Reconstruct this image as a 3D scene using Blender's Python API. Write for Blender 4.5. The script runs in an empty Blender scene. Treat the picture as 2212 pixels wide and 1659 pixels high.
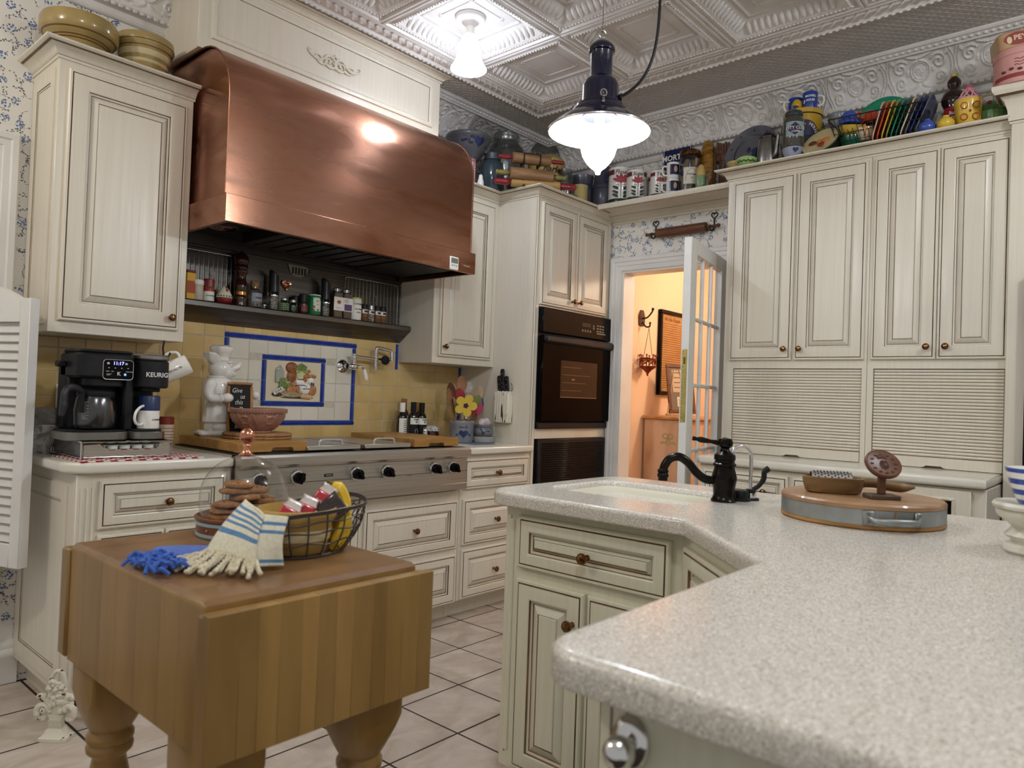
import bpy, bmesh, math, random
from mathutils import Matrix, Vector, noise
from math import sin, cos, pi, radians as R, atan2, sqrt, hypot
random.seed(7)
SC = bpy.context.scene
COL = SC.collection

# ------------------------------------------------ camera, world, lamps, exposure
def make_camera():
    yaw, pit, rol = R(41.237), R(1.0474), R(2.0937)
    fw = Vector((cos(yaw)*cos(pit), sin(yaw)*cos(pit), sin(pit)))
    r = Vector((sin(yaw), -cos(yaw), 0)); u = r.cross(fw)
    r2 = r*cos(rol) + u*sin(rol); u2 = -r*sin(rol) + u*cos(rol)
    m = Matrix((r2, u2, -fw)).transposed().to_4x4(); m.translation = (0, 0, 1.1915)
    cd = bpy.data.cameras.new('camera'); cd.sensor_fit = 'HORIZONTAL'; cd.sensor_width = 36
    cd.lens = 1571.8/2212*36; cd.clip_start = .02; cd.clip_end = 60
    cd.dof.use_dof = True; cd.dof.focus_distance = 3.1; cd.dof.aperture_fstop = 4.6
    o = bpy.data.objects.new('camera', cd); o.matrix_world = m; COL.objects.link(o); SC.camera = o
make_camera()
W = bpy.data.worlds.new('world'); SC.world = W; W.use_nodes = True
W.node_tree.nodes['Background'].inputs[0].default_value = (1.0, .98, .95, 1)
W.node_tree.nodes['Background'].inputs[1].default_value = .36
def lamp(name, loc, e, col, rad):
    l = bpy.data.lights.new(name, 'POINT'); l.energy = e; l.color = col; l.shadow_soft_size = rad
    o = bpy.data.objects.new(name, l); o.location = loc; COL.objects.link(o); return o
COOL = (.86, .93, 1.0)
lamp('pendant_bulb', (1.963, 1.379, 2.052), 26, COOL, .014)
lamp('ceiling_bulb', (2.457, 2.508, 2.795), 14, (.80, .88, 1), .02)
lamp('room_bulb', (2.45, -.55, 2.72), 32, (.93, .96, 1), .07)
lamp('room_bulb', (.30, .10, 2.72), 30, (.93, .96, 1), .07)
lamp('room_bulb', (-.62, 2.50, 2.72), 32, (1, .93, .82), .07)
lamp('hall_bulb', (4.98, 1.62, 2.25), 32, (1, .82, .64), .08)
SC.view_settings.view_transform = 'Standard'; SC.view_settings.look = 'None'
SC.view_settings.exposure = 0.20; SC.view_settings.gamma = 1; SC.view_settings.use_curve_mapping = False

# ------------------------------------------------ materials
def lin(h):
    if not isinstance(h, str): return tuple(h)
    h = h.lstrip('#'); c = [int(h[i:i+2], 16)/255 for i in (0, 2, 4)]
    return tuple(x/12.92 if x <= .04045 else ((x+.055)/1.055)**2.4 for x in c)
MATS = {}
def _n(nt, t, **k):
    n = nt.nodes.new(t)
    for a, v in k.items(): setattr(n, a, v)
    return n
def mat(name, c, rough=.5, metal=0, var=0, c2=None, scale=(8, 8, 8), detail=4, lo=.35, hi=.65, bump=0, bscale=None, rvar=0, spec=.5,
        coat=0, trans=0, ior=1.45, emit=None, estr=0, alpha=1, aniso=0, sss=0, dist=0, coords='Object', rnd=0, sheen=0):
    """principled material; c mixed with c2 by stretched noise; bump from noise; rnd = value jitter per object"""
    if name in MATS: return MATS[name]
    m = bpy.data.materials.new(name); m.use_nodes = True; nt = m.node_tree; b = nt.nodes['Principled BSDF']
    c = lin(c); b.inputs['Base Color'].default_value = (*c, 1)
    b.inputs['Roughness'].default_value = rough; b.inputs['Metallic'].default_value = metal
    b.inputs['IOR'].default_value = ior; b.inputs['Transmission Weight'].default_value = trans
    b.inputs['Coat Weight'].default_value = coat; b.inputs['Coat Roughness'].default_value = .08
    b.inputs['Specular IOR Level'].default_value = spec
    b.inputs['Anisotropic'].default_value = aniso; b.inputs['Sheen Weight'].default_value = sheen
    if emit is not None:
        b.inputs['Emission Color'].default_value = (*lin(emit), 1); b.inputs['Emission Strength'].default_value = estr
    b.inputs['Alpha'].default_value = alpha
    if c2 is not None or bump or rvar:
        tc = _n(nt, 'ShaderNodeTexCoord'); mp = _n(nt, 'ShaderNodeMapping'); mp.inputs['Scale'].default_value = scale
        csrc = _n(nt, 'ShaderNodeNewGeometry').outputs['Position'] if coords == 'World' else tc.outputs[coords]
        nt.links.new(csrc, mp.inputs[0])
        nz = _n(nt, 'ShaderNodeTexNoise'); nz.inputs['Scale'].default_value = 1; nz.inputs['Detail'].default_value = detail
        nz.inputs['Distortion'].default_value = dist
        nt.links.new(mp.outputs[0], nz.inputs['Vector'])
        if c2 is not None:
            rp = _n(nt, 'ShaderNodeValToRGB'); e = rp.color_ramp.elements
            e[0].position = lo; e[1].position = hi; e[0].color = (*c, 1); e[1].color = (*lin(c2), 1)
            nt.links.new(nz.outputs[0], rp.inputs[0]); out = rp.outputs[0]
            if rnd:
                oi = _n(nt, 'ShaderNodeObjectInfo'); mr = _n(nt, 'ShaderNodeMapRange')
                mr.inputs[3].default_value = 1-rnd; mr.inputs[4].default_value = 1+rnd
                hs = _n(nt, 'ShaderNodeHueSaturation')
                nt.links.new(oi.outputs['Random'], mr.inputs[0]); nt.links.new(mr.outputs[0], hs.inputs['Value'])
                nt.links.new(out, hs.inputs['Color']); out = hs.outputs[0]
            nt.links.new(out, b.inputs['Base Color'])
        if rvar:
            mr = _n(nt, 'ShaderNodeMapRange'); mr.inputs[1].default_value = .3; mr.inputs[2].default_value = .7
            mr.inputs[3].default_value = rough-rvar; mr.inputs[4].default_value = rough+rvar
            nt.links.new(nz.outputs[0], mr.inputs[0]); nt.links.new(mr.outputs[0], b.inputs['Roughness'])
        if bump:
            src = nz
            if bscale:
                src = _n(nt, 'ShaderNodeTexNoise'); mp2 = _n(nt, 'ShaderNodeMapping'); mp2.inputs['Scale'].default_value = bscale
                src.inputs['Scale'].default_value = 1
                nt.links.new(csrc, mp2.inputs[0]); nt.links.new(mp2.outputs[0], src.inputs['Vector'])
            bp = _n(nt, 'ShaderNodeBump'); bp.inputs['Strength'].default_value = 1; bp.inputs['Distance'].default_value = bump
            nt.links.new(src.outputs[0], bp.inputs['Height']); nt.links.new(bp.outputs[0], b.inputs['Normal'])
    MATS[name] = m; return m
def glassy(name, c='#ffffff', rough=0, tint=.06, gloss=1.0):
    """thin clear glass: transparent with a fresnel gloss"""
    if name in MATS: return MATS[name]
    m = bpy.data.materials.new(name); m.use_nodes = True; nt = m.node_tree; nt.nodes.clear()
    o = _n(nt, 'ShaderNodeOutputMaterial'); t = _n(nt, 'ShaderNodeBsdfTransparent'); g = _n(nt, 'ShaderNodeBsdfGlossy')
    t.inputs[0].default_value = (*lin(c), 1); g.inputs['Roughness'].default_value = rough
    f = _n(nt, 'ShaderNodeLayerWeight'); pw = _n(nt, 'ShaderNodeMath', operation='POWER'); pw.inputs[1].default_value = 4.5
    mm = _n(nt, 'ShaderNodeMath', operation='MULTIPLY_ADD'); mm.inputs[1].default_value = gloss*.75; mm.inputs[2].default_value = tint+.03*gloss
    nt.links.new(f.outputs['Facing'], pw.inputs[0])
    mx = _n(nt, 'ShaderNodeMixShader'); nt.links.new(pw.outputs[0], mm.inputs[0]); nt.links.new(mm.outputs[0], mx.inputs[0])
    nt.links.new(t.outputs[0], mx.inputs[1]); nt.links.new(g.outputs[0], mx.inputs[2]); nt.links.new(mx.outputs[0], o.inputs[0])
    MATS[name] = m; return m

# ------------------------------------------------ mesh builder
class M:
    def __init__(s): s.v = []; s.f = []; s.m = []
    def add(s, vs, fs, mi=0, mat4=None):
        b = len(s.v)
        if mat4 is not None: vs = [mat4 @ Vector(p) for p in vs]
        s.v += [tuple(p) for p in vs]
        for i, f in enumerate(fs):
            s.f.append([b+k for k in f]); s.m.append(mi[i] if isinstance(mi, (list, tuple)) else mi)
        return s
    def merge(s, o, mat4=None, mi=None): return s.add(o.v, o.f, o.m if mi is None else mi, mat4)
    def box(s, x0, x1, y0, y1, z0, z1, c=0, mi=0, mat4=None):
        if x1 < x0: x0, x1 = x1, x0
        if y1 < y0: y0, y1 = y1, y0
        if z1 < z0: z0, z1 = z1, z0
        L = ((x0, x1), (y0, y1), (z0, z1))
        if c <= 0:
            vs = [(L[0][i], L[1][j], L[2][k]) for i in (0, 1) for j in (0, 1) for k in (0, 1)]
            fs = [(0, 1, 3, 2), (4, 6, 7, 5), (0, 4, 5, 1), (2, 3, 7, 6), (0, 2, 6, 4), (1, 5, 7, 3)]
            return s.add(vs, fs, mi, mat4)
        c = min(c, (x1-x0)*.49, (y1-y0)*.49, (z1-z0)*.49)
        vs = []; ix = {}
        for i in (0, 1):
            for j in (0, 1):
                for k in (0, 1):
                    q = (i, j, k)
                    for a in range(3):
                        p = [L[t][q[t]] + (0 if t == a else (c if q[t] == 0 else -c)) for t in range(3)]
                        ix[q, a] = len(vs); vs.append(p)
        fs = []
        for a in range(3):
            o1, o2 = [t for t in range(3) if t != a]
            for sd in (0, 1):
                f = []
                for (u, w) in ((0, 0), (1, 0), (1, 1), (0, 1)):
                    q = [0]*3; q[a] = sd; q[o1] = u; q[o2] = w; f.append(ix[tuple(q), a])
                fs.append(f)
            for u in (0, 1):
                for w in (0, 1):
                    q0 = [0]*3; q0[o1] = u; q0[o2] = w; q1 = list(q0); q1[a] = 1; q0, q1 = tuple(q0), tuple(q1)
                    fs.append([ix[q0, o1], ix[q1, o1], ix[q1, o2], ix[q0, o2]])
        for q in [(i, j, k) for i in (0, 1) for j in (0, 1) for k in (0, 1)]: fs.append([ix[q, 0], ix[q, 1], ix[q, 2]])
        return s.add(vs, fs, mi, mat4)
    def loft(s, rings, mi=0, closed=True, cap0=True, cap1=True, mat4=None):
        n = len(rings[0]); vs = [p for r in rings for p in r]; fs = []; ms = []
        for i in range(len(rings)-1):
            for j in range(n if closed else n-1):
                k = (j+1) % n; fs.append((i*n+j, i*n+k, (i+1)*n+k, (i+1)*n+j)); ms.append(mi[i] if isinstance(mi, (list, tuple)) else mi)
        if cap0: fs.append(tuple(range(n))); ms.append(mi[0] if isinstance(mi, (list, tuple)) else mi)
        if cap1: fs.append(tuple((len(rings)-1)*n+j for j in range(n))); ms.append(mi[-1] if isinstance(mi, (list, tuple)) else mi)
        return s.add(vs, fs, ms, mat4)
    def lathe(s, prof, n=24, o=(0, 0, 0), mi=0, mat4=None, sx=1, sy=1, a0=0, a1=None, fn=None):
        full = a1 is None; rings = []
        for (r, z) in prof:
            ring = []
            for j in range(n if full else n+1):
                a = 2*pi*j/n if full else a0+(a1-a0)*j/n
                rr = fn(r, z, a) if fn else r
                ring.append((o[0]+rr*cos(a)*sx, o[1]+rr*sin(a)*sy, o[2]+z))
            rings.append(ring)
        return s.loft(rings, mi, full, False, False, mat4)
    def shell(s, prof, n=24, **k):   # open vessel profile: no caps
        k0 = dict(o=(0, 0, 0), mi=0, mat4=None, sx=1, sy=1); k0.update(k); o = k0['o']; rings = []
        fn = k0.get('fn')
        for (r, z) in prof:
            rings.append([(o[0]+(fn(r, z, 2*pi*j/n) if fn else r)*cos(2*pi*j/n)*k0['sx'], o[1]+(fn(r, z, 2*pi*j/n) if fn else r)*sin(2*pi*j/n)*k0['sy'], o[2]+z) for j in range(n)])
        return s.loft(rings, k0['mi'], True, False, False, k0['mat4'])
    def tube(s, pts, r, n=8, closed=False, mi=0, mat4=None, flat=1):
        pts = [Vector(p) for p in pts]; N = len(pts); rr = r if isinstance(r, (list, tuple)) else [r]*N
        rings = []; prev = None
        for i in range(N):
            if closed: t = pts[(i+1) % N]-pts[i-1]
            else: t = pts[min(i+1, N-1)]-pts[max(i-1, 0)]
            t = t.normalized() if t.length > 1e-9 else Vector((0, 0, 1))
            if prev is None:
                a = Vector((0, 0, 1)) if abs(t.z) < .9 else Vector((1, 0, 0))
                prev = (a - t*a.dot(t)).normalized()
            else:
                q = prev - t*prev.dot(t)
                prev = q.normalized() if q.length > 1e-9 else prev
            bn = t.cross(prev)
            rings.append([tuple(pts[i] + prev*(cos(2*pi*j/n)*rr[i]) + bn*(sin(2*pi*j/n)*rr[i]*flat)) for j in range(n)])
        if closed: rings.append(rings[0])
        return s.loft(rings, mi, True, not closed, not closed, mat4)
    def ball(s, c, r, n=12, mi=0, mat4=None):
        rx, ry, rz = r if isinstance(r, (list, tuple)) else (r, r, r); h = max(4, n//2)
        pr = [(sin(pi*i/h), -cos(pi*i/h)) for i in range(h+1)]
        mt = Matrix.Translation(c) @ Matrix.Diagonal((rx, ry, rz, 1))
        if mat4 is not None: mt = mat4 @ mt
        pr = [(max(a, 1e-4), b) for a, b in pr]
        return s.lathe(pr, n, mi=mi, mat4=mt)
    def prism(s, poly, h0, h1, mi=0, mat4=None, c=0):
        """2-D outline in local x,y; extruded along local z; optional chamfer c"""
        if c:
            q = offset(poly, -c)
            return s.loft([[(x, y, h0) for x, y in q], [(x, y, h0+c) for x, y in poly], [(x, y, h1-c) for x, y in poly], [(x, y, h1) for x, y in q]], mi, mat4=mat4)
        return s.loft([[(x, y, h0) for x, y in poly], [(x, y, h1) for x, y in poly]], mi, mat4=mat4)
    def sweep(s, path, prof, closed=False, mi=0, mat4=None, cap=True):
        """profile (out, up) swept along an x,y path with mitred corners; out = right-hand side of the path"""
        n = len(path); rings = []
        for i in range(n):
            p = Vector(path[i]); d0 = d1 = None
            if i > 0 or closed: d0 = (p-Vector(path[i-1])).normalized()
            if i < n-1 or closed: d1 = (Vector(path[(i+1) % n])-p).normalized()
            d0 = d0 or d1; d1 = d1 or d0
            n0 = Vector((d0.y, -d0.x)); n1 = Vector((d1.y, -d1.x)); mt = (n0+n1)/max(.2, 1+n0.dot(n1))
            rings.append([(p.x+mt.x*a, p.y+mt.y*a, b) for a, b in prof])
        if closed: rings.append(rings[0])
        k = len(prof); vs = [q for r in rings for q in r]; fs = []; ms = []
        for i in range(len(rings)-1):
            for j in range(k-1):
                fs.append((i*k+j, i*k+j+1, (i+1)*k+j+1, (i+1)*k+j)); ms.append(mi[j] if isinstance(mi, (list, tuple)) else mi)
        if cap and not closed:
            fs += [tuple(range(k)), tuple((len(rings)-1)*k+j for j in range(k))]; ms += [ms[0], ms[0]]
        return s.add(vs, fs, ms, mat4)
    def curved(s, poly, fn, t=.0016, mi=0, mat4=None, steps=4):
        """flat outline (x,z) laid on a curved surface; fn(x, z, lift) -> point"""
        n = len(poly); cx = sum(p[0] for p in poly)/n; cz = sum(p[1] for p in poly)/n
        rings = [[fn(x, z, -.002) for x, z in poly]]
        for k in range(steps+1):
            f = 1-.96*k/steps; rings.append([fn(cx+(x-cx)*f, cz+(z-cz)*f, t) for x, z in poly])
        return s.loft(rings, mi, True, False, True, mat4)
    def text(s, t, size, mat4=None, mi=0, ext=.0004, align='CENTER', bold=0, shear=0, cyl=None, sx=1):
        """lettering lying in local x,z with its face toward -y; cyl = radius to wrap round a z axis at the origin"""
        cu = bpy.data.curves.new('t', 'FONT'); cu.body = t; cu.size = size; cu.extrude = ext; cu.align_x = align; cu.align_y = 'CENTER'
        cu.offset = bold; cu.shear = shear; cu.resolution_u = 2
        ob = bpy.data.objects.new('t', cu); me = bpy.data.meshes.new_from_object(ob)
        vs = [v.co.copy() for v in me.vertices]; fs = [tuple(p.vertices) for p in me.polygons]
        bpy.data.objects.remove(ob); bpy.data.curves.remove(cu); bpy.data.meshes.remove(me)
        out = []
        for p in vs:
            x, z, d = p.x*sx, p.y, p.z
            if cyl: a = x/cyl - pi/2; q = (cos(a)*(cyl+d), sin(a)*(cyl+d), z)
            else: q = (x, -d, z)
            out.append(q)
        return s.add(out, fs, mi, mat4)
    def patch(s, r, a0, a1, z0, z1, n=12, mi=0, mat4=None, t=.0006):
        """label wrapped on a cylinder, angle 0 = facing -y"""
        rings = []
        for j in range(n+1):
            a = a0+(a1-a0)*j/n - pi/2
            rings.append([(cos(a)*q, sin(a)*q, z) for q, z in ((r, z0), (r+t, z0), (r+t, z1), (r, z1))])
        return s.loft(rings, mi, True, True, True, mat4)
    def build(s, name, mats, parent=None, smooth=40, loc=None, rot=None):
        me = bpy.data.meshes.new(name); me.from_pydata(s.v, [], s.f)
        for m in (mats if isinstance(mats, (list, tuple)) else [mats]): me.materials.append(m)
        for p, k in zip(me.polygons, s.m): p.material_index = k
        bm = bmesh.new(); bm.from_mesh(me); bmesh.ops.recalc_face_normals(bm, faces=bm.faces); bm.to_mesh(me); bm.free()
        if smooth:
            for p in me.polygons: p.use_smooth = True
            me.set_sharp_from_angle(angle=R(smooth))
        me.update()
        o = bpy.data.objects.new(name, me); COL.objects.link(o)
        if parent is not None: o.parent = parent
        if loc is not None: o.location = loc
        if rot is not None: o.rotation_euler = rot
        return o
def offset(poly, d):
    """grow (d>0) or shrink a closed counter-clockwise outline"""
    n = len(poly); out = []
    for i in range(n):
        p0, p, p1 = Vector(poly[i-1]), Vector(poly[i]), Vector(poly[(i+1) % n])
        a = (p-p0); b = (p1-p); a = a.normalized() if a.length > 1e-9 else b.normalized(); b = b.normalized() if b.length > 1e-9 else a
        na, nb = Vector((a.y, -a.x)), Vector((b.y, -b.x)); mt = (na+nb)/max(.3, 1+na.dot(nb))
        out.append((p.x+mt.x*d, p.y+mt.y*d))
    return out
def rrect(x0, x1, y0, y1, r, n=5):
    out = []
    for cx, cy, a in ((x1-r, y1-r, 0), (x0+r, y1-r, pi/2), (x0+r, y0+r, pi), (x1-r, y0+r, 1.5*pi)):
        out += [(cx+r*cos(a+pi/2*i/n), cy+r*sin(a+pi/2*i/n)) for i in range(n+1)]
    return out
def circ(r, n=24, cx=0, cy=0, sy=1): return [(cx+r*cos(2*pi*i/n), cy+r*sy*sin(2*pi*i/n)) for i in range(n)]
def arc(cx, cy, r, a0, a1, n=8): return [(cx+r*cos(R(a0+(a1-a0)*i/n)), cy+r*sin(R(a0+(a1-a0)*i/n))) for i in range(n+1)]
def bez(pts, n=8):
    """Catmull-Rom through points"""
    P = [Vector(p) for p in pts]; P = [P[0]*2-P[1]]+P+[P[-1]*2-P[-2]]; out = []
    for i in range(1, len(P)-2):
        for k in range(n):
            t = k/n
            out.append(tuple(.5*((2*P[i])+(P[i+1]-P[i-1])*t+(2*P[i-1]-5*P[i]+4*P[i+1]-P[i+2])*t*t+(3*P[i]-P[i-1]-3*P[i+1]+P[i+2])*t**3)))
    out.append(tuple(P[-2])); return out
T4 = Matrix.Translation
def RX(a): return Matrix.Rotation(R(a), 4, 'X')
def RY(a): return Matrix.Rotation(R(a), 4, 'Y')
def RZ(a): return Matrix.Rotation(R(a), 4, 'Z')
def S4(x, y, z): return Matrix.Diagonal((x, y, z, 1))
# ------------------------------------------------ things
def tag(o, label=None, cat=None, group=None, kind=None):
    if label: o['label'] = label
    if cat: o['category'] = cat
    if group: o['group'] = group
    if kind: o['kind'] = kind
    return o
def thing(name, label, cat, loc=(0, 0, 0), rz=0, group=None, rot=None):
    o = bpy.data.objects.new(name, None); o.empty_display_size = .05; COL.objects.link(o)
    o.location = loc; o.rotation_euler = rot or (0, 0, R(rz)); return tag(o, label, cat, group)
def one(name, m, mats, label, cat, loc=(0, 0, 0), rz=0, group=None, rot=None, smooth=40):
    return tag(m.build(name, mats, None, smooth, loc, rot or (0, 0, R(rz))), label, cat, group)
def struct(name, m, mats, parent=None, smooth=40):
    o = m.build(name, mats, parent, smooth)
    if parent is None: o['kind'] = 'structure'
    return o
def inst(name, src, parent, loc, rot=None):
    o = bpy.data.objects.new(name, src.data); COL.objects.link(o); o.parent = parent; o.location = loc
    if rot: o.rotation_euler = rot
    return o
def copy_tree(o, loc=None, rz=None, label=None, parent=None):
    c = o.copy(); COL.objects.link(c); c.parent = parent
    if loc is not None: c.location = loc
    if rz is not None: c.rotation_euler = (0, 0, R(rz))
    if label: c['label'] = label
    for ch in list(o.children): copy_tree(ch, parent=c)
    return c
# ------------------------------------------------ the materials of the kitchen
PAINT = mat('cabinet_paint', '#dfd7c6', .34, c2='#d8cfbd', scale=(70, 70, 2.2), detail=5, lo=.3, hi=.75, bump=.00012, bscale=(90, 90, 5), rvar=.06)
GLAZE = mat('dark_glaze', '#5a4630', .5, c2='#87725a', scale=(9, 9, 9))
IPAINT = mat('island_paint', '#dad7c1', .38, c2='#d2ceb6', scale=(70, 70, 2.2), detail=5, lo=.3, hi=.75, bump=.00012, bscale=(90, 90, 5))
IGLAZE = mat('island_glaze', '#5b3a22', .5, c2='#8a6a48', scale=(9, 9, 9))
CREAM = [PAINT, GLAZE]; ICREAM = [IPAINT, IGLAZE]
TRIMW = mat('white_trim_paint', '#e6e4df', .4, c2='#dcdad4', scale=(5, 5, 5))
TIN = mat('white_tin', '#dedad6', .36, c2='#d2cdc8', scale=(6, 6, 6), bump=.0004, bscale=(60, 60, 60))
COPPER = mat('copper', '#c2917a', .27, 1, c2='#97664d', scale=(2.2, 3, 9), detail=6, lo=.32, hi=.7, rvar=.10, dist=.6, bump=.0006, bscale=(3, 3, 7))
def brushed(m):
    nt = m.node_tree; tg = _n(nt, 'ShaderNodeTangent', direction_type='RADIAL', axis='X'); b = nt.nodes['Principled BSDF']
    nt.links.new(tg.outputs[0], b.inputs['Tangent']); b.inputs['Anisotropic'].default_value = .75
brushed(COPPER)
COPPERB = mat('polished_copper', '#e0a184', .14, 1, c2='#c98468', scale=(20, 20, 20))
COPPERK = mat('copper_knob', '#98714a', .22, 1, c2='#604632', scale=(60, 60, 60))
STEEL = mat('stainless_steel', '#d0cbc2', .38, 1, c2='#bdb8af', scale=(3, 3, 120), rvar=.05, aniso=.4)
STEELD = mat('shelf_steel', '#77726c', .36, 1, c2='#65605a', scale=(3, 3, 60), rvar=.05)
CHROME = mat('chrome', '#dcdcdc', .07, 1)
DIMCHROME = mat('wire_chrome', '#b5b3b0', .2, 1)
BLACK = mat('black_plastic', '#17171a', .42, spec=.3, c2='#1d1d20', scale=(20, 20, 20))
GLOSSBLACK = mat('black_gloss', '#0d0c0c', .16, spec=.10, c2='#121010', scale=(8, 8, 8))
IRON = mat('black_iron', '#1f1c1b', .5, .4, c2='#2b2725', scale=(40, 40, 40))
BRONZE = mat('black_bronze', '#15130f', .22, .75, c2='#241f1a', scale=(30, 30, 30))
DARK = mat('dark_void', '#0b0a0a', .7)
NAVY = mat('navy_enamel', '#14142c', .13, coat=.4, c2='#17182f', scale=(10, 10, 10))
WHITE = mat('white_ceramic', '#f0ede6', .14, coat=.3, c2='#e8e5dc', scale=(10, 10, 10))
PIGW = mat('white_glazed_pig', '#e9e6df', .13, coat=.4, c2='#dedad2', scale=(12, 12, 12))
WHITEP = mat('white_plain', '#f1efe9', .55)
LABELW = mat('paper_label', '#ece8df', .6)
INK = mat('black_ink', '#191714', .6)
CREAMC = mat('cream_ceramic', '#ddd7b8', .25, coat=.2)
OAK = mat('cutting_board_wood', '#b08448', .42, c2='#936a34', scale=(2.5, 26, 26), detail=6, lo=.3, hi=.7, dist=.5)
OAKD = mat('board_end_wood', '#a97c40', .42, c2='#8c632e', scale=(3, 20, 40), detail=6)
MAPLE = mat('butcher_block_wood', '#9e7b45', .38, c2='#846332', scale=(16, 16, 2.6), detail=6, lo=.28, hi=.72, dist=.4, rnd=.16, coat=.15)
MAPLET = mat('butcher_block_top', '#906b43', .34, c2='#684a2e', scale=(7, 9, 7), detail=6, lo=.3, hi=.7, dist=.5, rnd=.13, coat=.2)
PINE = mat('rolling_pin_wood', '#8f6c48', .42, c2='#745337', scale=(5, 40, 40), detail=5)
WALNUT = mat('walnut', '#84673f', .42, c2='#684c2c', scale=(6, 40, 40), detail=5)
CHERRY = mat('cherry_wood', '#6c4630', .35, c2='#543322', scale=(8, 40, 40), detail=5)
REDP = mat('red_paint', '#8c1f26', .3, coat=.3, c2='#7a181f', scale=(20, 20, 20))
STONEW = mat('grey_stoneware', '#8c8f94', .28, coat=.3, c2='#7b7e84', scale=(14, 14, 14), bump=.0003)
COBALT = mat('cobalt_glaze', '#1d2552', .3, coat=.3, c2='#2a3668', scale=(40, 40, 40))
YELLOWWARE = mat('yellow_ware', '#ab945f', .2, coat=.4, c2='#988250', scale=(9, 9, 9))
YWBAND = mat('yellow_ware_band', '#cdbf95', .2, coat=.4)
BROWNBAND = mat('brown_slip', '#6f5026', .25, coat=.4)
TILEY = mat('yellow_tile', '#d9be84', .2, coat=.25, c2='#ceaf6f', scale=(6, 6, 6), coords='World', rnd=.07, bump=.0012, bscale=(12, 12, 12))
TILEW = mat('white_tile', '#dedacb', .2, coat=.25, c2='#d5d1c1', scale=(6, 6, 6), coords='World', rnd=.03, bump=.0010, bscale=(12, 12, 12))
TILEB = mat('blue_trim_tile', '#2440a0', .14, coat=.4, c2='#1a3388', scale=(14, 14, 14), rnd=.05)
GROUT = mat('pale_grout', '#c9c3b0', .85, c2='#b9b29e', scale=(40, 40, 40))
FGROUT = mat('dark_floor_grout', '#2c211b', .9, c2='#3a2c24', scale=(40, 40, 40))
FTILE = mat('floor_tile_stone', '#c9beb2', .42, c2='#ae9f91', scale=(6, 9, 6), detail=8, lo=.36, hi=.66, coords='World', rnd=.05, bump=.0009, bscale=(26, 40, 26), rvar=.08, dist=.8)
CTOP = mat('white_counter', '#e2ddd0', .2, coat=.2, c2='#dcd6c8', scale=(8, 8, 8))
SINKW = mat('sink_white', '#e6e3cf', .16, coat=.3)
PEACH = mat('peach_wall', '#f0d0b0', .75, c2='#eccaa8', scale=(3, 3, 3))
DISTRESS = mat('distressed_pine', '#d8b696', .6, c2='#b9926b', scale=(7, 7, 2.2), detail=6, lo=.42, hi=.62)
CORK = mat('cork', '#a67c4e', .85, c2='#7d5833', scale=(120, 120, 120), detail=3)
TERRA = mat('dusty_rose_glaze', '#a27868', .26, coat=.35, c2='#916656', scale=(10, 10, 10))
BLUEC = mat('fiesta_blue', '#3a55a8', .2, coat=.4); GREENC = mat('fiesta_green', '#1c8a68', .2, coat=.4)
DGREENC = mat('fiesta_dark_green', '#0f5f45', .2, coat=.4); REDC = mat('fiesta_red', '#cf4a22', .2, coat=.4)
YELC = mat('fiesta_yellow', '#e5b23c', .2, coat=.4); IVORYC = mat('fiesta_ivory', '#d9c7a8', .2, coat=.4)
NAVYC = mat('fiesta_cobalt', '#1c2f7d', .2, coat=.4); SLATEC = mat('fiesta_slate', '#5b6380', .2, coat=.4)
LIMEC = mat('lime_glaze', '#8fb55e', .22, coat=.4); PINKC = mat('pink_glaze', '#d59aa0', .3, coat=.3); PEACHC = mat('fiesta_peach', '#dcae98', .2, coat=.4)
OLIVEC = mat('fiesta_chartreuse', '#8d9440', .2, coat=.4)
GLASS = glassy('clear_glass', '#f6f8f6'); DOMEGL = glassy('dome_glass', '#fafbfa', 0, .02, 1.1); GGREEN = glassy('green_glass', '#9fc79a', .03, .1)
GBLUE = glassy('blue_glass', '#8fb4bd', .03, .1); GFROST = glassy('misty_glass', '#d7dadb', .2, .10)
COOKIE = mat('cookie', '#a06f3c', .8, c2='#7d5028', scale=(60, 60, 60), bump=.004, bscale=(70, 70, 70))
CHIP = mat('chocolate', '#3a2114', .5)
BANANA = mat('banana_skin', '#e6c136', .45, c2='#c99f24', scale=(14, 14, 14), lo=.45, hi=.75)
LINEN = mat('cream_linen', '#dcd6bf', .9, c2='#cfc8ae', scale=(160, 160, 160), bump=.0008, sheen=.2)
BLUEL = mat('blue_linen', '#5c86ad', .9, c2='#4c769e', scale=(160, 160, 160), sheen=.2)
BLUECLOTH = mat('royal_blue_cloth', '#3d66bd', .9, c2='#3257a8', scale=(120, 120, 120), bump=.0008, sheen=.2)
YARN = mat('cream_yarn', '#d8cfb6', .95, c2='#bdb394', scale=(150, 150, 150), bump=.001)
GALV = mat('galvanised_steel', '#a5a8a6', .4, .85, c2='#8e918f', scale=(14, 14, 14), rvar=.08)
GREYSTEEL = mat('pewter', '#96938f', .3, .9, c2='#7f7c78', scale=(12, 12, 12))
IRONW = mat('chippy_white_iron', '#d8d2c0', .55, c2='#2c241c', scale=(38, 38, 38), detail=5, lo=.66, hi=.70, bump=.002)
CHIPPY = mat('chippy_cream_wood', '#e3dcc8', .65, c2='#463524', scale=(60, 60, 10), detail=5, lo=.60, hi=.64)
BROWNG = mat('brown_bottle', '#241009', .08, coat=.5)
AMBER = mat('amber_basketry', '#a4772c', .3, coat=.3, c2='#6b4715', scale=(20, 20, 60))
BULB = mat('lit_bulb', '#ffffff', .5, emit='#eef4ff', estr=22, alpha=.30)
LAMPGL = mat('lit_lamp_glass', '#ffffff', .06, emit='#eaf2ff', estr=.40, alpha=.22)
SHADEIN = mat('white_enamel', '#f7f7f7', .25, coat=.3)
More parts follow.
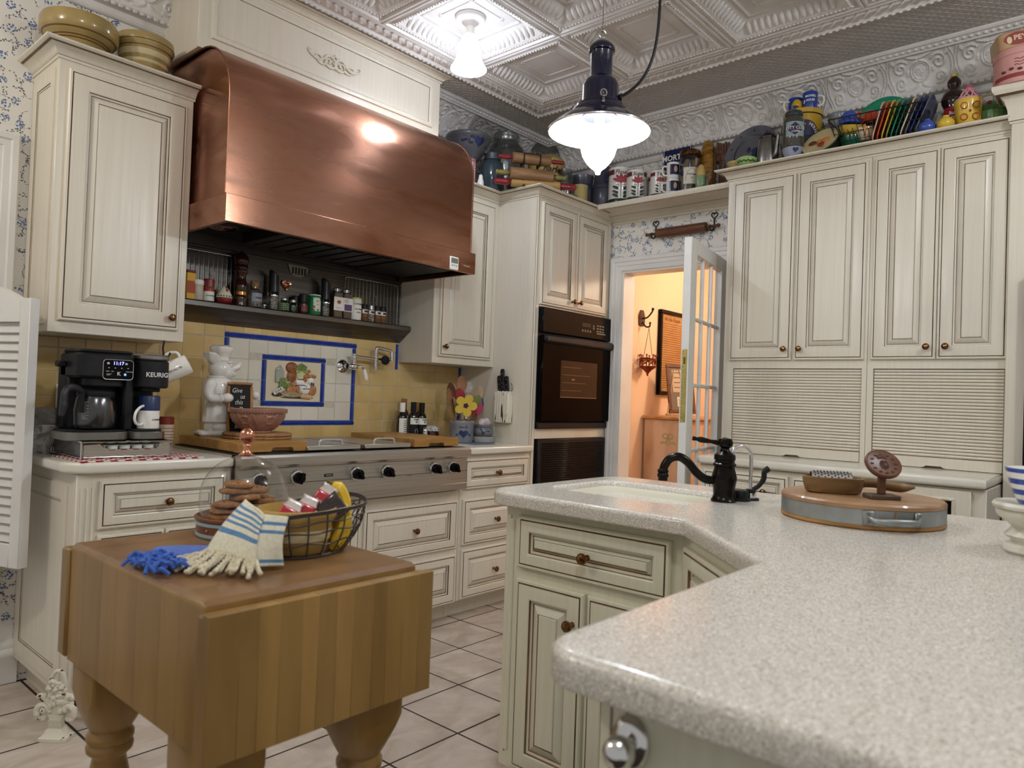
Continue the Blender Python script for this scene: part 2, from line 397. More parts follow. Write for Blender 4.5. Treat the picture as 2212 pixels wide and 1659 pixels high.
FROSTL = mat('lit_frosted_shade', '#f4f7ff', .4, emit='#e9f0ff', estr=1.2, alpha=.45)
HEATLAMP = mat('red_heat_lamp', '#4a0a0a', .12, coat=.5)
PAPERTAN = mat('parchment', '#b98a55', .8, c2='#a87a48', scale=(8, 8, 8))
def speckle():
    m = mat('speckled_counter', '#d6d0c6', .22, coat=.2); nt = m.node_tree; b = nt.nodes['Principled BSDF']
    tc = _n(nt, 'ShaderNodeTexCoord'); n1 = _n(nt, 'ShaderNodeTexNoise'); n1.inputs['Scale'].default_value = 300; n1.inputs['Detail'].default_value = 2
    n2 = _n(nt, 'ShaderNodeTexVoronoi'); n2.inputs['Scale'].default_value = 520
    r1 = _n(nt, 'ShaderNodeValToRGB'); e = r1.color_ramp.elements
    e[0].position = .30; e[0].color = (*lin('#bbb3a5'), 1); e[1].position = .62; e[1].color = (*lin('#d5d0c7'), 1)
    q = r1.color_ramp.elements.new(.46); q.color = (*lin('#c5bfb3'), 1)
    sp = _n(nt, 'ShaderNodeSeparateColor'); lt = _n(nt, 'ShaderNodeMath', operation='LESS_THAN'); lt.inputs[1].default_value = .10
    gt = _n(nt, 'ShaderNodeMath', operation='GREATER_THAN'); gt.inputs[1].default_value = .90
    mx = _n(nt, 'ShaderNodeMix', data_type='RGBA'); mx.inputs[7].default_value = (*lin('#9a917c'), 1)
    mx2 = _n(nt, 'ShaderNodeMix', data_type='RGBA'); mx2.inputs[7].default_value = (*lin('#f0ece2'), 1)
    L = nt.links.new
    L(tc.outputs['Object'], n1.inputs['Vector']); L(tc.outputs['Object'], n2.inputs['Vector']); L(n1.outputs[0], r1.inputs[0])
    L(n2.outputs['Color'], sp.inputs[0]); L(sp.outputs[0], lt.inputs[0]); L(sp.outputs[1], gt.inputs[0])
    L(lt.outputs[0], mx.inputs[0]); L(r1.outputs[0], mx.inputs[6]); L(gt.outputs[0], mx2.inputs[0]); L(mx.outputs[2], mx2.inputs[6])
    L(mx2.outputs[2], b.inputs['Base Color']); return m
SPECK = speckle()
def wallpaper():
    m = mat('floral_wallpaper', '#e4e0d8', .7); nt = m.node_tree; b = nt.nodes['Principled BSDF']; L = nt.links.new
    tc = _n(nt, 'ShaderNodeTexCoord'); sx = _n(nt, 'ShaderNodeSeparateXYZ'); L(tc.outputs['Object'], sx.inputs[0])
    ad = _n(nt, 'ShaderNodeMath', operation='ADD'); L(sx.outputs[0], ad.inputs[0]); L(sx.outputs[1], ad.inputs[1])
    uv = _n(nt, 'ShaderNodeCombineXYZ'); L(ad.outputs[0], uv.inputs[0]); L(sx.outputs[2], uv.inputs[1])
    nd = _n(nt, 'ShaderNodeTexNoise'); nd.inputs['Scale'].default_value = 26; L(uv.outputs[0], nd.inputs['Vector'])
    dm = _n(nt, 'ShaderNodeVectorMath', operation='MULTIPLY_ADD'); dm.inputs[1].default_value = (.05, .05, 0)
    L(nd.outputs['Color'], dm.inputs[0]); L(uv.outputs[0], dm.inputs[2])
    def M2(op, a, bb, c=None):
        n = _n(nt, 'ShaderNodeMath', operation=op)
        for i, x in enumerate((a, bb, c)):
            if x is None: continue
            if isinstance(x, (int, float)): n.inputs[i].default_value = x
            else: L(x, n.inputs[i])
        return n.outputs[0]
    def vor(sc, feat='F1', rn=1, src=None):
        v = _n(nt, 'ShaderNodeTexVoronoi', feature=feat, voronoi_dimensions='2D'); v.inputs['Scale'].default_value = sc; v.inputs['Randomness'].default_value = rn
        L(src or dm.outputs[0], v.inputs['Vector']); return v
    ve = vor(17, 'DISTANCE_TO_EDGE'); vl = vor(92, rn=.9, src=uv.outputs[0]); vf = vor(12, rn=.85, src=uv.outputs[0]); vp = vor(104, rn=.8, src=uv.outputs[0])
    nm = _n(nt, 'ShaderNodeTexNoise'); nm.inputs['Scale'].default_value = 13; L(uv.outputs[0], nm.inputs['Vector'])
    vmask = M2('GREATER_THAN', nm.outputs[0], .47)
    vine = M2('MULTIPLY', M2('LESS_THAN', ve.outputs['Distance'], .016), vmask)
    leaf = M2('MULTIPLY', M2('MULTIPLY', M2('LESS_THAN', vl.outputs['Distance'], .27), M2('LESS_THAN', ve.outputs['Distance'], .11)), vmask)
    fl = M2('MULTIPLY', M2('LESS_THAN', vf.outputs['Distance'], .20), M2('LESS_THAN', vp.outputs['Distance'], .42))
    x1 = _n(nt, 'ShaderNodeMix', data_type='RGBA'); x1.inputs[6].default_value = (*lin('#e4e0d8'), 1); x1.inputs[7].default_value = (*lin('#5d6068'), 1)
    L(M2('MAXIMUM', vine, leaf), x1.inputs[0])
    fc = _n(nt, 'ShaderNodeMix', data_type='RGBA'); fc.inputs[6].default_value = (*lin('#4a5d88'), 1); fc.inputs[7].default_value = (*lin('#8499bd'), 1); L(vp.outputs['Color'], fc.inputs[0])
    x2 = _n(nt, 'ShaderNodeMix', data_type='RGBA'); L(fl, x2.inputs[0]); L(x1.outputs[2], x2.inputs[6]); L(fc.outputs[2], x2.inputs[7])
    L(x2.outputs[2], b.inputs['Base Color']); return m
WALLPAPER = wallpaper()
def lattice():
    m = mat('embossed_tin_band', '#cfc9c2', .4); nt = m.node_tree; b = nt.nodes['Principled BSDF']; L = nt.links.new
    tc = _n(nt, 'ShaderNodeTexCoord'); mp = _n(nt, 'ShaderNodeMapping'); mp.inputs['Rotation'].default_value = (0, 0, R(45)); L(tc.outputs['Object'], mp.inputs[0])
    a = None
    for ang, sc in ((45, 9.5), (-45, 9.5), (0, 13.4)):
        mp = _n(nt, 'ShaderNodeMapping'); mp.inputs['Rotation'].default_value = (0, 0, R(ang)); L(tc.outputs['Object'], mp.inputs[0])
        w = _n(nt, 'ShaderNodeTexWave', wave_profile='SIN'); w.inputs['Scale'].default_value = sc; w.inputs['Distortion'].default_value = 0
        L(mp.outputs[0], w.inputs['Vector']); p = _n(nt, 'ShaderNodeMath', operation='POWER'); p.inputs[1].default_value = 6; L(w.outputs[1], p.inputs[0])
        if a is None: a = p.outputs[0]
        else:
            q = _n(nt, 'ShaderNodeMath', operation='MAXIMUM'); L(a, q.inputs[0]); L(p.outputs[0], q.inputs[1]); a = q.outputs[0]
    bp = _n(nt, 'ShaderNodeBump'); bp.inputs['Distance'].default_value = .006; L(a, bp.inputs['Height']); L(bp.outputs[0], b.inputs['Normal']); return m
LATTICE = lattice()
# ------------------------------------------------ the setting: floor, walls, ceiling, cornice
YW, XW, ZC = 3.357, 4.10, 2.98
YU, YT, YB, YK, YCE = 3.0585, 2.743, 2.745, 2.834, 2.712
XA, XB, XCR, XD = .878, 1.384, 2.793, 3.309
XP = 3.791; PY0, PY1 = .472, 1.774; ZUB, ZCB, ZCT = 1.372, 2.39, 2.446
# floor with its tiles
m = M().box(-1.2, 6.0, -1.6, 3.47, -.05, -.0008); FL = struct('floor', m, FGROUT)
tm = M().box(-.1500, .1500, -.1492, .1492, -.012, .0, .0018); proto = None
for i in range(-6, 9):
    for j in range(-4, 6):
        x, y = 1.851+.3065*i+.1532, 1.818+.305*j+.1525
        if x > 4.25 or y > 3.34 or (x > 2.2 and y < .9): continue
        if x+.15 > 4.08 and y > 2.75: continue
        if proto is None: proto = tm.build('floor_tile', FTILE, FL); proto.location = (x, y, 0)
        else: inst('floor_tile', proto, FL, (x, y, random.uniform(-.0006, .0006)))
for i in range(4):
    for j in range(4): inst('floor_tile', proto, FL, (4.303+.3065*i+.153, 1.818+.305*j-.15, 0))
# walls
ws = struct('wall_range', M().box(-1.2, .10, YW, YW+.12, 0, ZC+.12).box(.10, .76, YW, YW+.12, 2.06, ZC+.12).box(.76, XW+.12, YW, YW+.12, 0, ZC+.12), WALLPAPER)
wp = struct('wall_pantry', M().box(XW, XW+.12, 2.65, YW, 0, ZC+.12).box(XW, XW+.12, 1.93, 2.65, 2.055, ZC+.12).box(XW, XW+.12, -1.6, 1.93, 0, ZC+.12), [WALLPAPER])
# hall beyond the doorway
struct('wall_hall_left', M().box(XW+.12, 6.0, 2.75, 2.85, 0, 2.6), PEACH)
struct('wall_hall_back', M().box(5.9, 6.0, .9, 2.85, 0, 2.6), PEACH)
struct('wall_hall_right', M().box(XW+.12, 6.0, .8, .9, 0, 2.6), PEACH)
struct('ceiling_hall', M().box(XW+.12, 6.0, .8, 2.85, 2.5, 2.6), TRIMW)
struct('wall_hall_front', M().box(XW+.121, XW+.135, 2.652, 2.75, 0, 2.5).box(XW+.121, XW+.135, .9, 1.925, 0, 2.5).box(XW+.121, XW+.135, 1.925, 2.652, 2.06, 2.5), PEACH)
# doorway jambs and casing (trim)
jm = M().box(XW-.004, XW+.13, 2.635, 2.652, 0, 2.059).box(XW-.004, XW+.13, 1.928, 1.945, 0, 2.059).box(XW-.004, XW+.13, 1.945, 2.635, 2.042, 2.059)
struct('trim_1', jm, TRIMW)
cm = M(); prof = [(0, 0), (0, .012), (.008, .016), (.030, .016), (.034, .020), (.056, .020), (.062, .026), (.082, .026), (.090, .018), (.090, 0)]
mt = Matrix(((0, 0, -1, XW), (1, 0, 0, 0), (0, 1, 0, 0), (0, 0, 0, 1)))    # local x->Y, y->Z, z->-X
cm.sweep([(1.93, 0), (1.93, 2.055), (2.65, 2.055), (2.65, 0)], [(-a, b) for a, b in prof], mat4=mt)
struct('trim_2', cm, TRIMW)
# casing of the saloon-door opening at the left end of the range wall
cm = M(); mt = Matrix(((1, 0, 0, 0), (0, 0, -1, YW), (0, 1, 0, 0), (0, 0, 0, 1)))
cm.sweep([(.10, 0), (.10, 2.06), (.752, 2.06), (.752, 0)], [(-a, b) for a, b in prof], mat4=mt)
struct('trim_3', cm, TRIMW)
bb = M().sweep([(.846, YW), (.915, YW)], [(0, 0), (.014, 0), (.014, .10), (.018, .105), (.018, .125), (.011, .135), (.013, .150), (.006, .165), (0, .17)])
struct('baseboard_range', bb, TRIMW)
# backsplash: each tile a piece of the wall
bg = M().box(XA, XD, YW-.0102, YW-.0005, .90, 1.371).box(XB+.001, XCR-.001, YW-.0102, YW-.0005, 1.371, 1.57); bk = bg.build('grout_bed', GROUT, ws)
S_, X0, Z0 = .1025, 1.7365, 1.4419
def tile(w, h, name, mt, x, z, cache={}):
    k = (round(w, 4), round(h, 4), name)
    if k not in cache:
        cache[k] = M().box(-w/2, w/2, -.007, 0, -h/2, h/2, .0016).build(name, mt, ws); cache[k].location = (x, YW-.005, z); return
    inst(name, cache[k], ws, (x, YW-.005, z))
G = .0028
fx0, fx1, fz0, fz1 = 1.7100, 2.4840, 1.0035, 1.4580   # outer edges of the big blue frame
b = .0265
zr = [fz1-b-.1005*k for k in range(5)]; zr[4] = fz0+b
def yrow(xs, z0, z1):
    for a, c in zip(xs[:-1], xs[1:]):
        if (a+c)/2 < XB-.03 or (a+c)/2 > XCR+.03: zt = min(z1, 1.371)
        else: zt = z1
        a = max(a, XB) if z0 > 1.36 else a
        if c-a > .012 and zt-z0 > .012: tile(c-a-G, zt-z0-G, 'yellow_tile', TILEY, (a+c)/2, (z0+zt)/2)
gl = [XA]+[fx0-.1005*k for k in range(8, 0, -1) if fx0-.1005*k > XA+.02]+[fx0]
gr = [fx1+.1005*k for k in range(0, 9) if fx1+.1005*k < 3.29]+[3.293]
zrows = [.905, .9035+.0999, fz0+b*0+.0001]
zl = [.9035, 1.0035, 1.031, 1.130, 1.2290, 1.3275, 1.4300, 1.458, 1.56]
zz = [.9040, 1.0310, 1.1300, 1.2290, 1.3275, 1.4300, 1.5300]
for z0, z1 in zip(zz[:-1], zz[1:]):
    yrow(gl, z0, z1); yrow([x for x in gr], z0, z1)
yrow([fx0+(fx1-fx0)/8*k for k in range(9)], .9040, fz0); yrow([fx0+(fx1-fx0)/8*k for k in range(9)], fz1, 1.558)
# white field: 7 x 4, with the mural taking the middle
ix0, ix1, iz0, iz1 = 1.9120, 2.2850, 1.1020, 1.3630
xs = [fx0+b+(fx1-fx0-2*b)/7*k for k in range(8)]
for a, c in zip(xs[:-1], xs[1:]):
    for k in range(4):
        z1, z0 = zr[k], zr[k+1]; aa, cc = a, c
        if (a+c)/2 > ix0 and (a+c)/2 < ix1 and (z0+z1)/2 > iz0 and (z0+z1)/2 < iz1: continue
        if z0 < iz1 < z1 and c > ix0+.01 and a < ix1-.01:
            if iz1-z0 < z1-iz1 or True: z0 = max(z0, iz1)
        elif z0 < iz0 < z1 and c > ix0+.01 and a < ix1-.01: z1 = min(z1, iz0)
        elif a < ix0 < c and z0 > iz0-.02 and z1 < iz1+.02: cc = ix0
        elif a < ix1 < c and z0 > iz0-.02 and z1 < iz1+.02: aa = ix1
        if cc-aa > .01 and z1-z0 > .01: tile(cc-aa-G, z1-z0-G, 'white_tile', TILEW, (aa+cc)/2, (z0+z1)/2)
# blue liner tiles: half-round profile
def liner(l, vert, x, z, cache={}):
    k = (round(l, 4), vert)
    pr = [(-.0128, 0), (-.0128, .006), (-.010, .009), (-.006, .0085), (-.004, .013), (0, .0145), (.004, .013), (.006, .0085), (.010, .009), (.0128, .006), (.0128, 0)]
    if k not in cache:
        q = M()
        if vert: q.loft([[(p, -d, -l/2+.001) for p, d in pr], [(p, -d, l/2-.001) for p, d in pr]])
        else: q.loft([[(-l/2+.001, -d, p) for p, d in pr], [(l/2-.001, -d, p) for p, d in pr]])
        cache[k] = q.build('blue_trim_tile', TILEB, ws); cache[k].location = (x, YW-.004, z); return
    inst('blue_trim_tile', cache[k], ws, (x, YW-.004, z))
def frame(x0, x1, z0, z1, nx, nz):
    lx = (x1-x0-2*b)/nx; lz = (z1-z0-2*b)/nz
    for k in range(nx):
        for z in (z0+b/2, z1-b/2): liner(lx, False, x0+b+lx*(k+.5), z)
    for k in range(nz):
        for x in (x0+b/2, x1-b/2): liner(lz, True, x, z0+b+lz*(k+.5))
    for x in (x0+b/2, x1-b/2):
        for z in (z0+b/2, z1-b/2): liner(b-.001, False, x, z)
frame(fx0, fx1, fz0, fz1, 7, 4); frame(ix0, ix1, iz0, iz1, 3, 2)
liner(.15, True, 2.776, 1.405)
for k in range(3): liner(.15, True, 3.302, 1.294-.152*k)
# ceiling slab, flat embossed band, border moulding
CE = struct('ceiling', M().box(-1.2, XW+.12, -1.6, YW+.12, ZC+.075, ZC+.14), TIN)
BX, BY = 3.51, 2.94
bd = M().box(BX, XW, -1.6, YW, ZC, ZC+.02).box(-1.2, BX, BY, YW, ZC, ZC+.02); bd.build('border_band', LATTICE, CE)
# rope and ribbon border moulding between the band and the coffers
NX, NY, PT = 3.385, 2.815, .615
pr = [(0, 0), (0, -.012), (.010, -.020), (.022, -.020), (.030, -.008), (.044, -.006), (.066, -.013), (.080, -.013), (.090, -.004), (.104, -.004), (.112, -.014), (.122, -.010), (.130, .01)]
bm_ = M().sweep([(BX, -1.6), (BX, BY), (-1.2, BY)], [(-a, ZC+d) for a, d in pr]); bm_.build('border_moulding', TIN, CE)
beads = M()
for k in range(150):
    beads.ball((BX-.016, BY-.016-.03*k, ZC-.019), (.006, .010, .007), 6); beads.ball((BX-.016-.03*k, BY-.016, ZC-.019), (.010, .006, .007), 6)
for k in range(95):
    a = BY-.07-.048*k; beads.tube([(BX-.052, a, ZC-.012), (BX-.064, a-.012, ZC-.017), (BX-.083, a-.024, ZC-.014), (BX-.094, a-.036, ZC-.008)], .006, 5)
    a = BX-.07-.048*k; beads.tube([(a, BY-.052, ZC-.012), (a-.012, BY-.064, ZC-.017), (a-.024, BY-.083, ZC-.014), (a-.036, BY-.094, ZC-.008)], .006, 5)
tag(beads.build('bead_row', TIN, CE), kind='stuff')
# coffered tin panels
pm = M(); h = PT/2
def sq(r, z): return [(r, r, z), (-r, r, z), (-r, -r, z), (r, -r, z)]
pm.loft([sq(h, -.006), sq(h-.006, -.014), sq(h-.016, -.014), sq(h-.022, -.004), sq(h-.034, -.004), sq(h-.042, -.012), sq(h-.052, -.010), sq(h-.058, 0), sq(h-.085, .018), sq(h-.115, .042), sq(h-.128, .046), sq(h-.134, .040), sq(h-.142, .040), sq(h-.148, .050), sq(h-.195, .050), sq(h-.198, .046), sq(h-.204, .046), sq(h-.207, .050)], cap0=False)
for q in range(4):
    mt = RZ(90*q)
    for k in range(13):     # egg-and-dart lobes on the cove
        x = -(h-.10)*.92+(h-.10)*.92*2*k/12
        pm.merge(M().ball((0, 0, 0), (.0135, .034, .010), 8), mt @ T4((x, h-.086, .018)) @ RX(-40))
    for k in range(30): pm.merge(M().ball((0, 0, 0), (.006, .005, .005), 5), mt @ T4((-(h-.04)+(2*h-.08)*k/29, h-.047, -.012)))
    for a in (-30, 0, 30): pm.merge(M().ball((0, 0, 0), (.006, .020, .004), 6), mt @ T4((h-.215, h-.215, .049)) @ RZ(-45+a) @ T4((0, .014, 0)))
proto = None
for i in range(0, 7):
    for j in range(0, 7):
        x, y = NX-PT*(i+.5), NY-PT*(j+.5)
        if proto is None: proto = pm.build('ceiling_panel', TIN, CE, 50); proto.location = (x, y, ZC)
        else: inst('ceiling_panel', proto, CE, (x, y, ZC))
# cornice: cove panels stamped with a medallion and scrolls, bead rows, flat board
RC = []                 # relief curves: (x, y, width, height) samples on one cornice unit
def _rc(pts, w, h): RC.extend((x, y, w, h) for x, y in pts)
def _spiral(cx, cy, r0, r1, a0, turns, sg): return [(sg*(cx+(r0+(r1-r0)*k/34)*cos(a0+turns*2*pi*k/34)), cy+(r0+(r1-r0)*k/34)*sin(a0+turns*2*pi*k/34)) for k in range(35)]
_rc(circ(.041, 44), .0036, .75); _rc(circ(.031, 36), .0030, .55); _rc([(.020*(k/8-1), .010*sin(k/16*2*pi)+.002) for k in range(17)], .0042, .6); _rc([(.018*(k/7-1), .010*sin(k/14*2*pi)-.011) for k in range(15)], .0036, .5)
for sg in (-1, 1):
    _rc(_spiral(.084, .024, .034, .004, 2.6, -1.55, sg), .0044, .8); _rc(_spiral(.086, -.036, .027, .004, -2.2, 1.4, sg), .0042, .7)
    _rc([(sg*x, y) for x, y in bez([(.010, -.052), (.034, -.064), (.062, -.068)], 8)], .0052, .6); _rc([(sg*x, y) for x, y in bez([(.004, .052), (.026, .058), (.050, .066)], 8)], .0050, .6)
    for d in (0, .013): _rc([(sg*x, y) for x, y in bez([(.112+d, -.070), (.134+d, -.02), (.136+d, .02), (.120+d, .070)], 8)], .0034, .65)
    _rc([(sg*.118, .052), (sg*.116, .046), (sg*.122, -.046), (sg*.054, .002), (sg*.056, -.006)], .0075, .6)
def relief(u, v):       # u along the unit 0..1, v up 0..1  -> height 0..1
    x, y = (u-.5)*.30, (v-.5)*.155; hg = 0; r = hypot(x, y)
    if r < .028: hg = .35*(1-(r/.028)**2)
    for cx, cy, w, h in RC:
        dx = x-cx
        if -.016 < dx < .016:
            d = (dx*dx+(y-cy)**2)/(w*w)
            if d < 5: hg = max(hg, h*math.exp(-d))
    return hg*min(1, v*9, (1-v)*9)
def cove(v):            # outward distance and height of the cove
    a = v*pi/2*.85; return (.052+.118*(1-cos(a))/.77, .150*sin(a)/.972)
def cornice_unit():
    q = M(); nu, nv = 88, 44; rings = []
    for j in range(nv+1):
        v = j/nv; o_, z_ = cove(v); t = v*pi/2*.85; nx, nz = cos(t), -sin(t)
        rings.append([(( i/nu-.5)*.30, -(o_+nx*.015*relief(i/nu, v)), ZC-.178+z_+nz*.015*relief(i/nu, v)) for i in range(nu+1)])
    q.loft(rings, closed=False, cap0=False, cap1=False)
    return q
flat = [(0, ZC-.235), (.012, ZC-.235), (.018, ZC-.229), (.018, ZC-.224), (.012, ZC-.218), (.014, ZC-.196), (.040, ZC-.192), (.050, ZC-.182), (.052, ZC-.178)]
topm = [(.166, ZC-.030), (.176, ZC-.034), (.182, ZC-.026), (.202, ZC-.014), (.212, ZC-.016), (.220, ZC-.008), (.220, ZC)]
path = [(-1.2, YW), (XW, YW), (XW, -1.6)]
cb = M().sweep(path, flat).sweep(path, topm); CO = struct('trim_4', cb, TIN)
cu = cornice_unit().build('cornice_panel', TIN, CO, 60); cu.rotation_euler = (0, 0, R(-90)); cu.location = (XW, 1.4855, 0)
for k in list(range(-6, 0))+list(range(1, 7)):
    if 1.4855+.30*k < 3.2: inst('cornice_panel', cu, CO, (XW, 1.4855+.30*k, 0), (0, 0, R(-90)))
for k in range(10):
    x = 3.07+.30*(k-8)
    inst('cornice_panel', cu, CO, (x, YW, 0))
for k in (1, 2, 3): inst('cornice_panel', cu, CO, (3.07+.30*k-.0, YW, 0)) if 3.07+.30*k < 3.95 else None
bd = M()
for k in range(170):
    y = YW-.06-.029*k; bd.ball((XW-.046, y, ZC-.188), (.010, .012, .009), 6); bd.ball((XW-.192, y-.15, ZC-.020), (.008, .010, .009), 6)
    x = XW-.06-.029*k; bd.ball((x, YW-.046, ZC-.188), (.012, .010, .009), 6); bd.ball((x-.15, YW-.192, ZC-.020), (.010, .008, .009), 6)
bo = bd.build('cornice_beads', TIN); bo['kind'] = 'stuff'; bo.parent = CO
# ------------------------------------------------ cabinets
def panel(m, x0, z0, w, h, fw=.06, t=.02, mat4=None, flat=False, y0=0):
    """raised-panel front facing -y, glaze pigment lying in its quirks"""
    f = min(fw, w*.28, h*.30); q = min(.036, (min(w, h)-2*f)*.30)
    R_ = [(0, 0, 0), (0, -t*.65, 0), (.004, -t*.86, 0), (.0105, -t*.88, 1), (.0125, -t*.74, 1), (.0145, -t*.95, 0), (.019, -t, 0), (f-.004, -t, 0), (f, -t*.9, 1), (f+.0015, -t*.55, 0),
          (f+.008, -t*.45, 1), (f+.0105, -t*.34, 0), (f+.0125, -t*.42, 0), (f+q*.9, -t*.84, 1), (f+q*.9+.0018, -t*.72, 0), (f+q*.9+.0045, -t*.9, 0)]
    if flat: R_ = R_[:1]+[(0, -t, 0), (f, -t, 1), (f+.002, -t*.6, 0), (f+.007, -t*.55, 1), (f+.009, -t*.35, 0), (f+.012, -t*.35, 0)]
    rings = [[(x0+i, y0+y, z0+i), (x0+w-i, y0+y, z0+i), (x0+w-i, y0+y, z0+h-i), (x0+i, y0+y, z0+h-i)] for i, y, _ in R_]
    m.loft(rings, [a[2] for a in R_[:-1]], cap0=True, cap1=True, mat4=mat4)
    return m
KNOB = M().lathe([(.0001, .0), (.008, 0), (.0075, .004), (.0045, .009), (.0045, .013), (.010, .018), (.0145, .022), (.0155, .0265), (.0140, .030), (.0125, .0295), (.0115, .0315), (.006, .0335), (.0001, .034)], 18)
KME = KNOB.build('knob', COPPERK); KDATA = KME.data; bpy.data.objects.remove(KME)
def knob(parent, x, z, y=-.02):
    o = bpy.data.objects.new('knob', KDATA); COL.objects.link(o); o.parent = parent; o.location = (x, y, z); o.rotation_euler = (R(90), 0, 0); return o
def front(parent, x, z, w, h, kn=None, mats=CREAM, name='door', fw=.06, y0=0):
    d = panel(M(), 0, 0, w, h, fw).build(name, mats, parent, 25, (x, y0, z))
    if kn: knob(d, kn[0]-x, kn[1]-z)
    return d
def crown(m, path, z0, z1, p=.059):
    H = z1-z0
    pr = [(0, z0), (.004, z0), (.006, z0+.004), (.006, z0+.009), (.0045, z0+.0105), (.009, z0+.0125), (.014, z0+H*.40), (.024, z0+H*.62), (.038, z0+H*.74), (p-.012, z0+H*.78), (p-.0105, z0+H*.78), (p-.009, z0+H*.80), (p-.002, z0+H*.86), (p, z0+H*.90), (p, z1), (0, z1), (-.02, z1)]
    return m.sweep(path, pr, mi=[0, 0, 0, 1, 0, 0, 0, 0, 1, 0, 0, 0, 0, 0, 0, 0])
# --- upper cabinet left of the hood
t = thing('upper_cabinet', 'tall single-door cream upper cabinet left of the copper hood, bowls on top', 'cabinet', (XA, YU, ZUB))
w, H, D = XB-XA, ZCT-ZUB, YW-YU-.002
m = M().box(0, w, 0, D, 0, H-.002, .003)
panel(m, .03, .03, D-.05, H-.12, .045, .006, T4((0, D, 0)) @ RZ(-90), flat=True)
m.build('carcass', CREAM, t)
front(t, .032, .045, w-.062, ZCB-ZUB-.075, (w-.068, .095), fw=.07)
q = M(); crown(q, [(0, D), (0, 0), (w+.003, 0)], ZCB-ZUB, ZCT-ZUB); q.build('crown', CREAM, t)
# --- upper cabinet right of the hood
t = thing('upper_cabinet', 'single-door cream upper cabinet between copper hood and oven tower', 'cabinet', (XCR, YU, ZUB))
w = XD-XCR-.001; m = M().box(0, w, 0, D, 0, H-.06, .003); m.build('carcass', CREAM, t)
front(t, .038, .04, w-.082, ZCB-ZUB-.07, (.070, .096), fw=.07)
q = M(); crown(q, [(0, 0), (w+.001, 0)], ZCB-ZUB, ZCT-ZUB); q.box(0, w, 0, D, H-.06, H); q.build('crown', CREAM, t)
# --- oven tower
XE = 4.088
t = thing('oven_tower_cabinet', 'tall cream cabinet with two top doors built round the black wall oven', 'cabinet', (XD, YT, 0))
w = XE-XD; D2 = YW-YT-.002
m = M().box(0, .04, 0, D2, .10, ZCT-.002, .004).box(w-.02, w, 0, D2, .10, ZCT-.002, .003).box(.04, w-.02, 0, D2, 1.742, ZCT-.002).box(.04, w-.02, 0, .02, .95, 1.008).box(.04, w-.02, 0, .02, .10, .655)
m.box(.04, w-.02, D2-.02, D2, .1, 1.742).box(.04, w-.02, .02, D2-.02, .962, 1.0).box(.04, w-.02, .02, D2-.02, .60, .64).box(.02, w-.02, .08, .10, 0, .10)
m.box(.0065, .0085, -.0012, .001, .10, 2.385, mi=1).box(-.0012, .001, .0065, .0085, .10, 2.385, mi=1)
m.build('carcass', CREAM, t)
front(t, .033, 1.752, .345, .615, (.337, 1.80), fw=.055); front(t, .381, 1.752, .345, .615, (.4055, 1.80), fw=.055)
q = M(); crown(q, [(0, YU-YT), (0, 0), (w+.01, 0)], ZCB, ZCT); q.box(0, w, 0, D2, ZCT-.004, ZCT); q.build('crown', CREAM, t)
front(t, .05, .13, w-.09, .50, None)
# --- base cabinets on the range wall
BD = YW-YB-.002
t = thing('base_cabinet', 'cream base cabinet with fluted corner under the coffee maker', 'cabinet', (.90, YB, 0))
w = 1.458-.90
m = M().box(0, w, 0, BD, .10, .874, .003).box(.05, w, YK-YB, YK-YB+.015, 0, .10).box(.05, .065, YK-YB, BD, 0, .10)
panel(m, .03, .13, BD-.10, .70, .055, .006, T4((0, BD, 0)) @ RZ(-90), flat=True)
for k in range(3): m.loft([[(.018+.018*k+.0055*cos(a), -.0006-.004*max(0, sin(a)), z) for a in [pi*j/6 for j in range(7)]] for z in (.15, .825)], closed=False)
m.build('carcass', CREAM, t)
front(t, .070, .680, w-.10, .168, (.300, .762), name='drawer', fw=.045); front(t, .070, .115, (w-.10)/2-.002, .545, None); front(t, .070+(w-.10)/2+.002, .115, (w-.10)/2-.002, .545, None)
t = thing('base_cabinet', 'cream four-drawer base cabinet under the stainless rangetop', 'cabinet', (1.460, YB, 0))
w = 2.739-1.460
m = M().box(0, w, 0, BD, .10, .690, .003).box(0, w, YK-YB, YK-YB+.015, 0, .10); m.build('carcass', CREAM, t)
for x in (.022, 2.112-1.46):
    for z0, z1 in ((.388, .640), (.104, .356)): front(t, x, z0, .605, z1-z0, (x+.303, (z0+z1)/2), name='drawer', fw=.05)
g = M().box(.93, 1.19, YK-YB-.006, YK-YB, .02, .085)
for k in range(12): g.box(.94+.020*k, .954+.020*k, YK-YB-.009, YK-YB-.004, .03, .075, mi=1)
g.build('toe_vent', [PAINT, mat('vent_shadow', '#6c665c', .7)], t)
t = thing('base_cabinet', 'narrow cream three-drawer base cabinet between rangetop and oven tower', 'cabinet', (2.741, YB, 0))
w = XD-2.742
m = M().box(0, w, 0, BD, .10, .874, .003).box(0, w, YK-YB, YK-YB+.015, 0, .10); m.build('carcass', CREAM, t)
for z0, z1 in ((.692, .852), (.395, .637), (.110, .370)): front(t, .018, z0, w-.034, z1-z0, (.268, (z0+z1)/2), name='drawer', fw=.05)
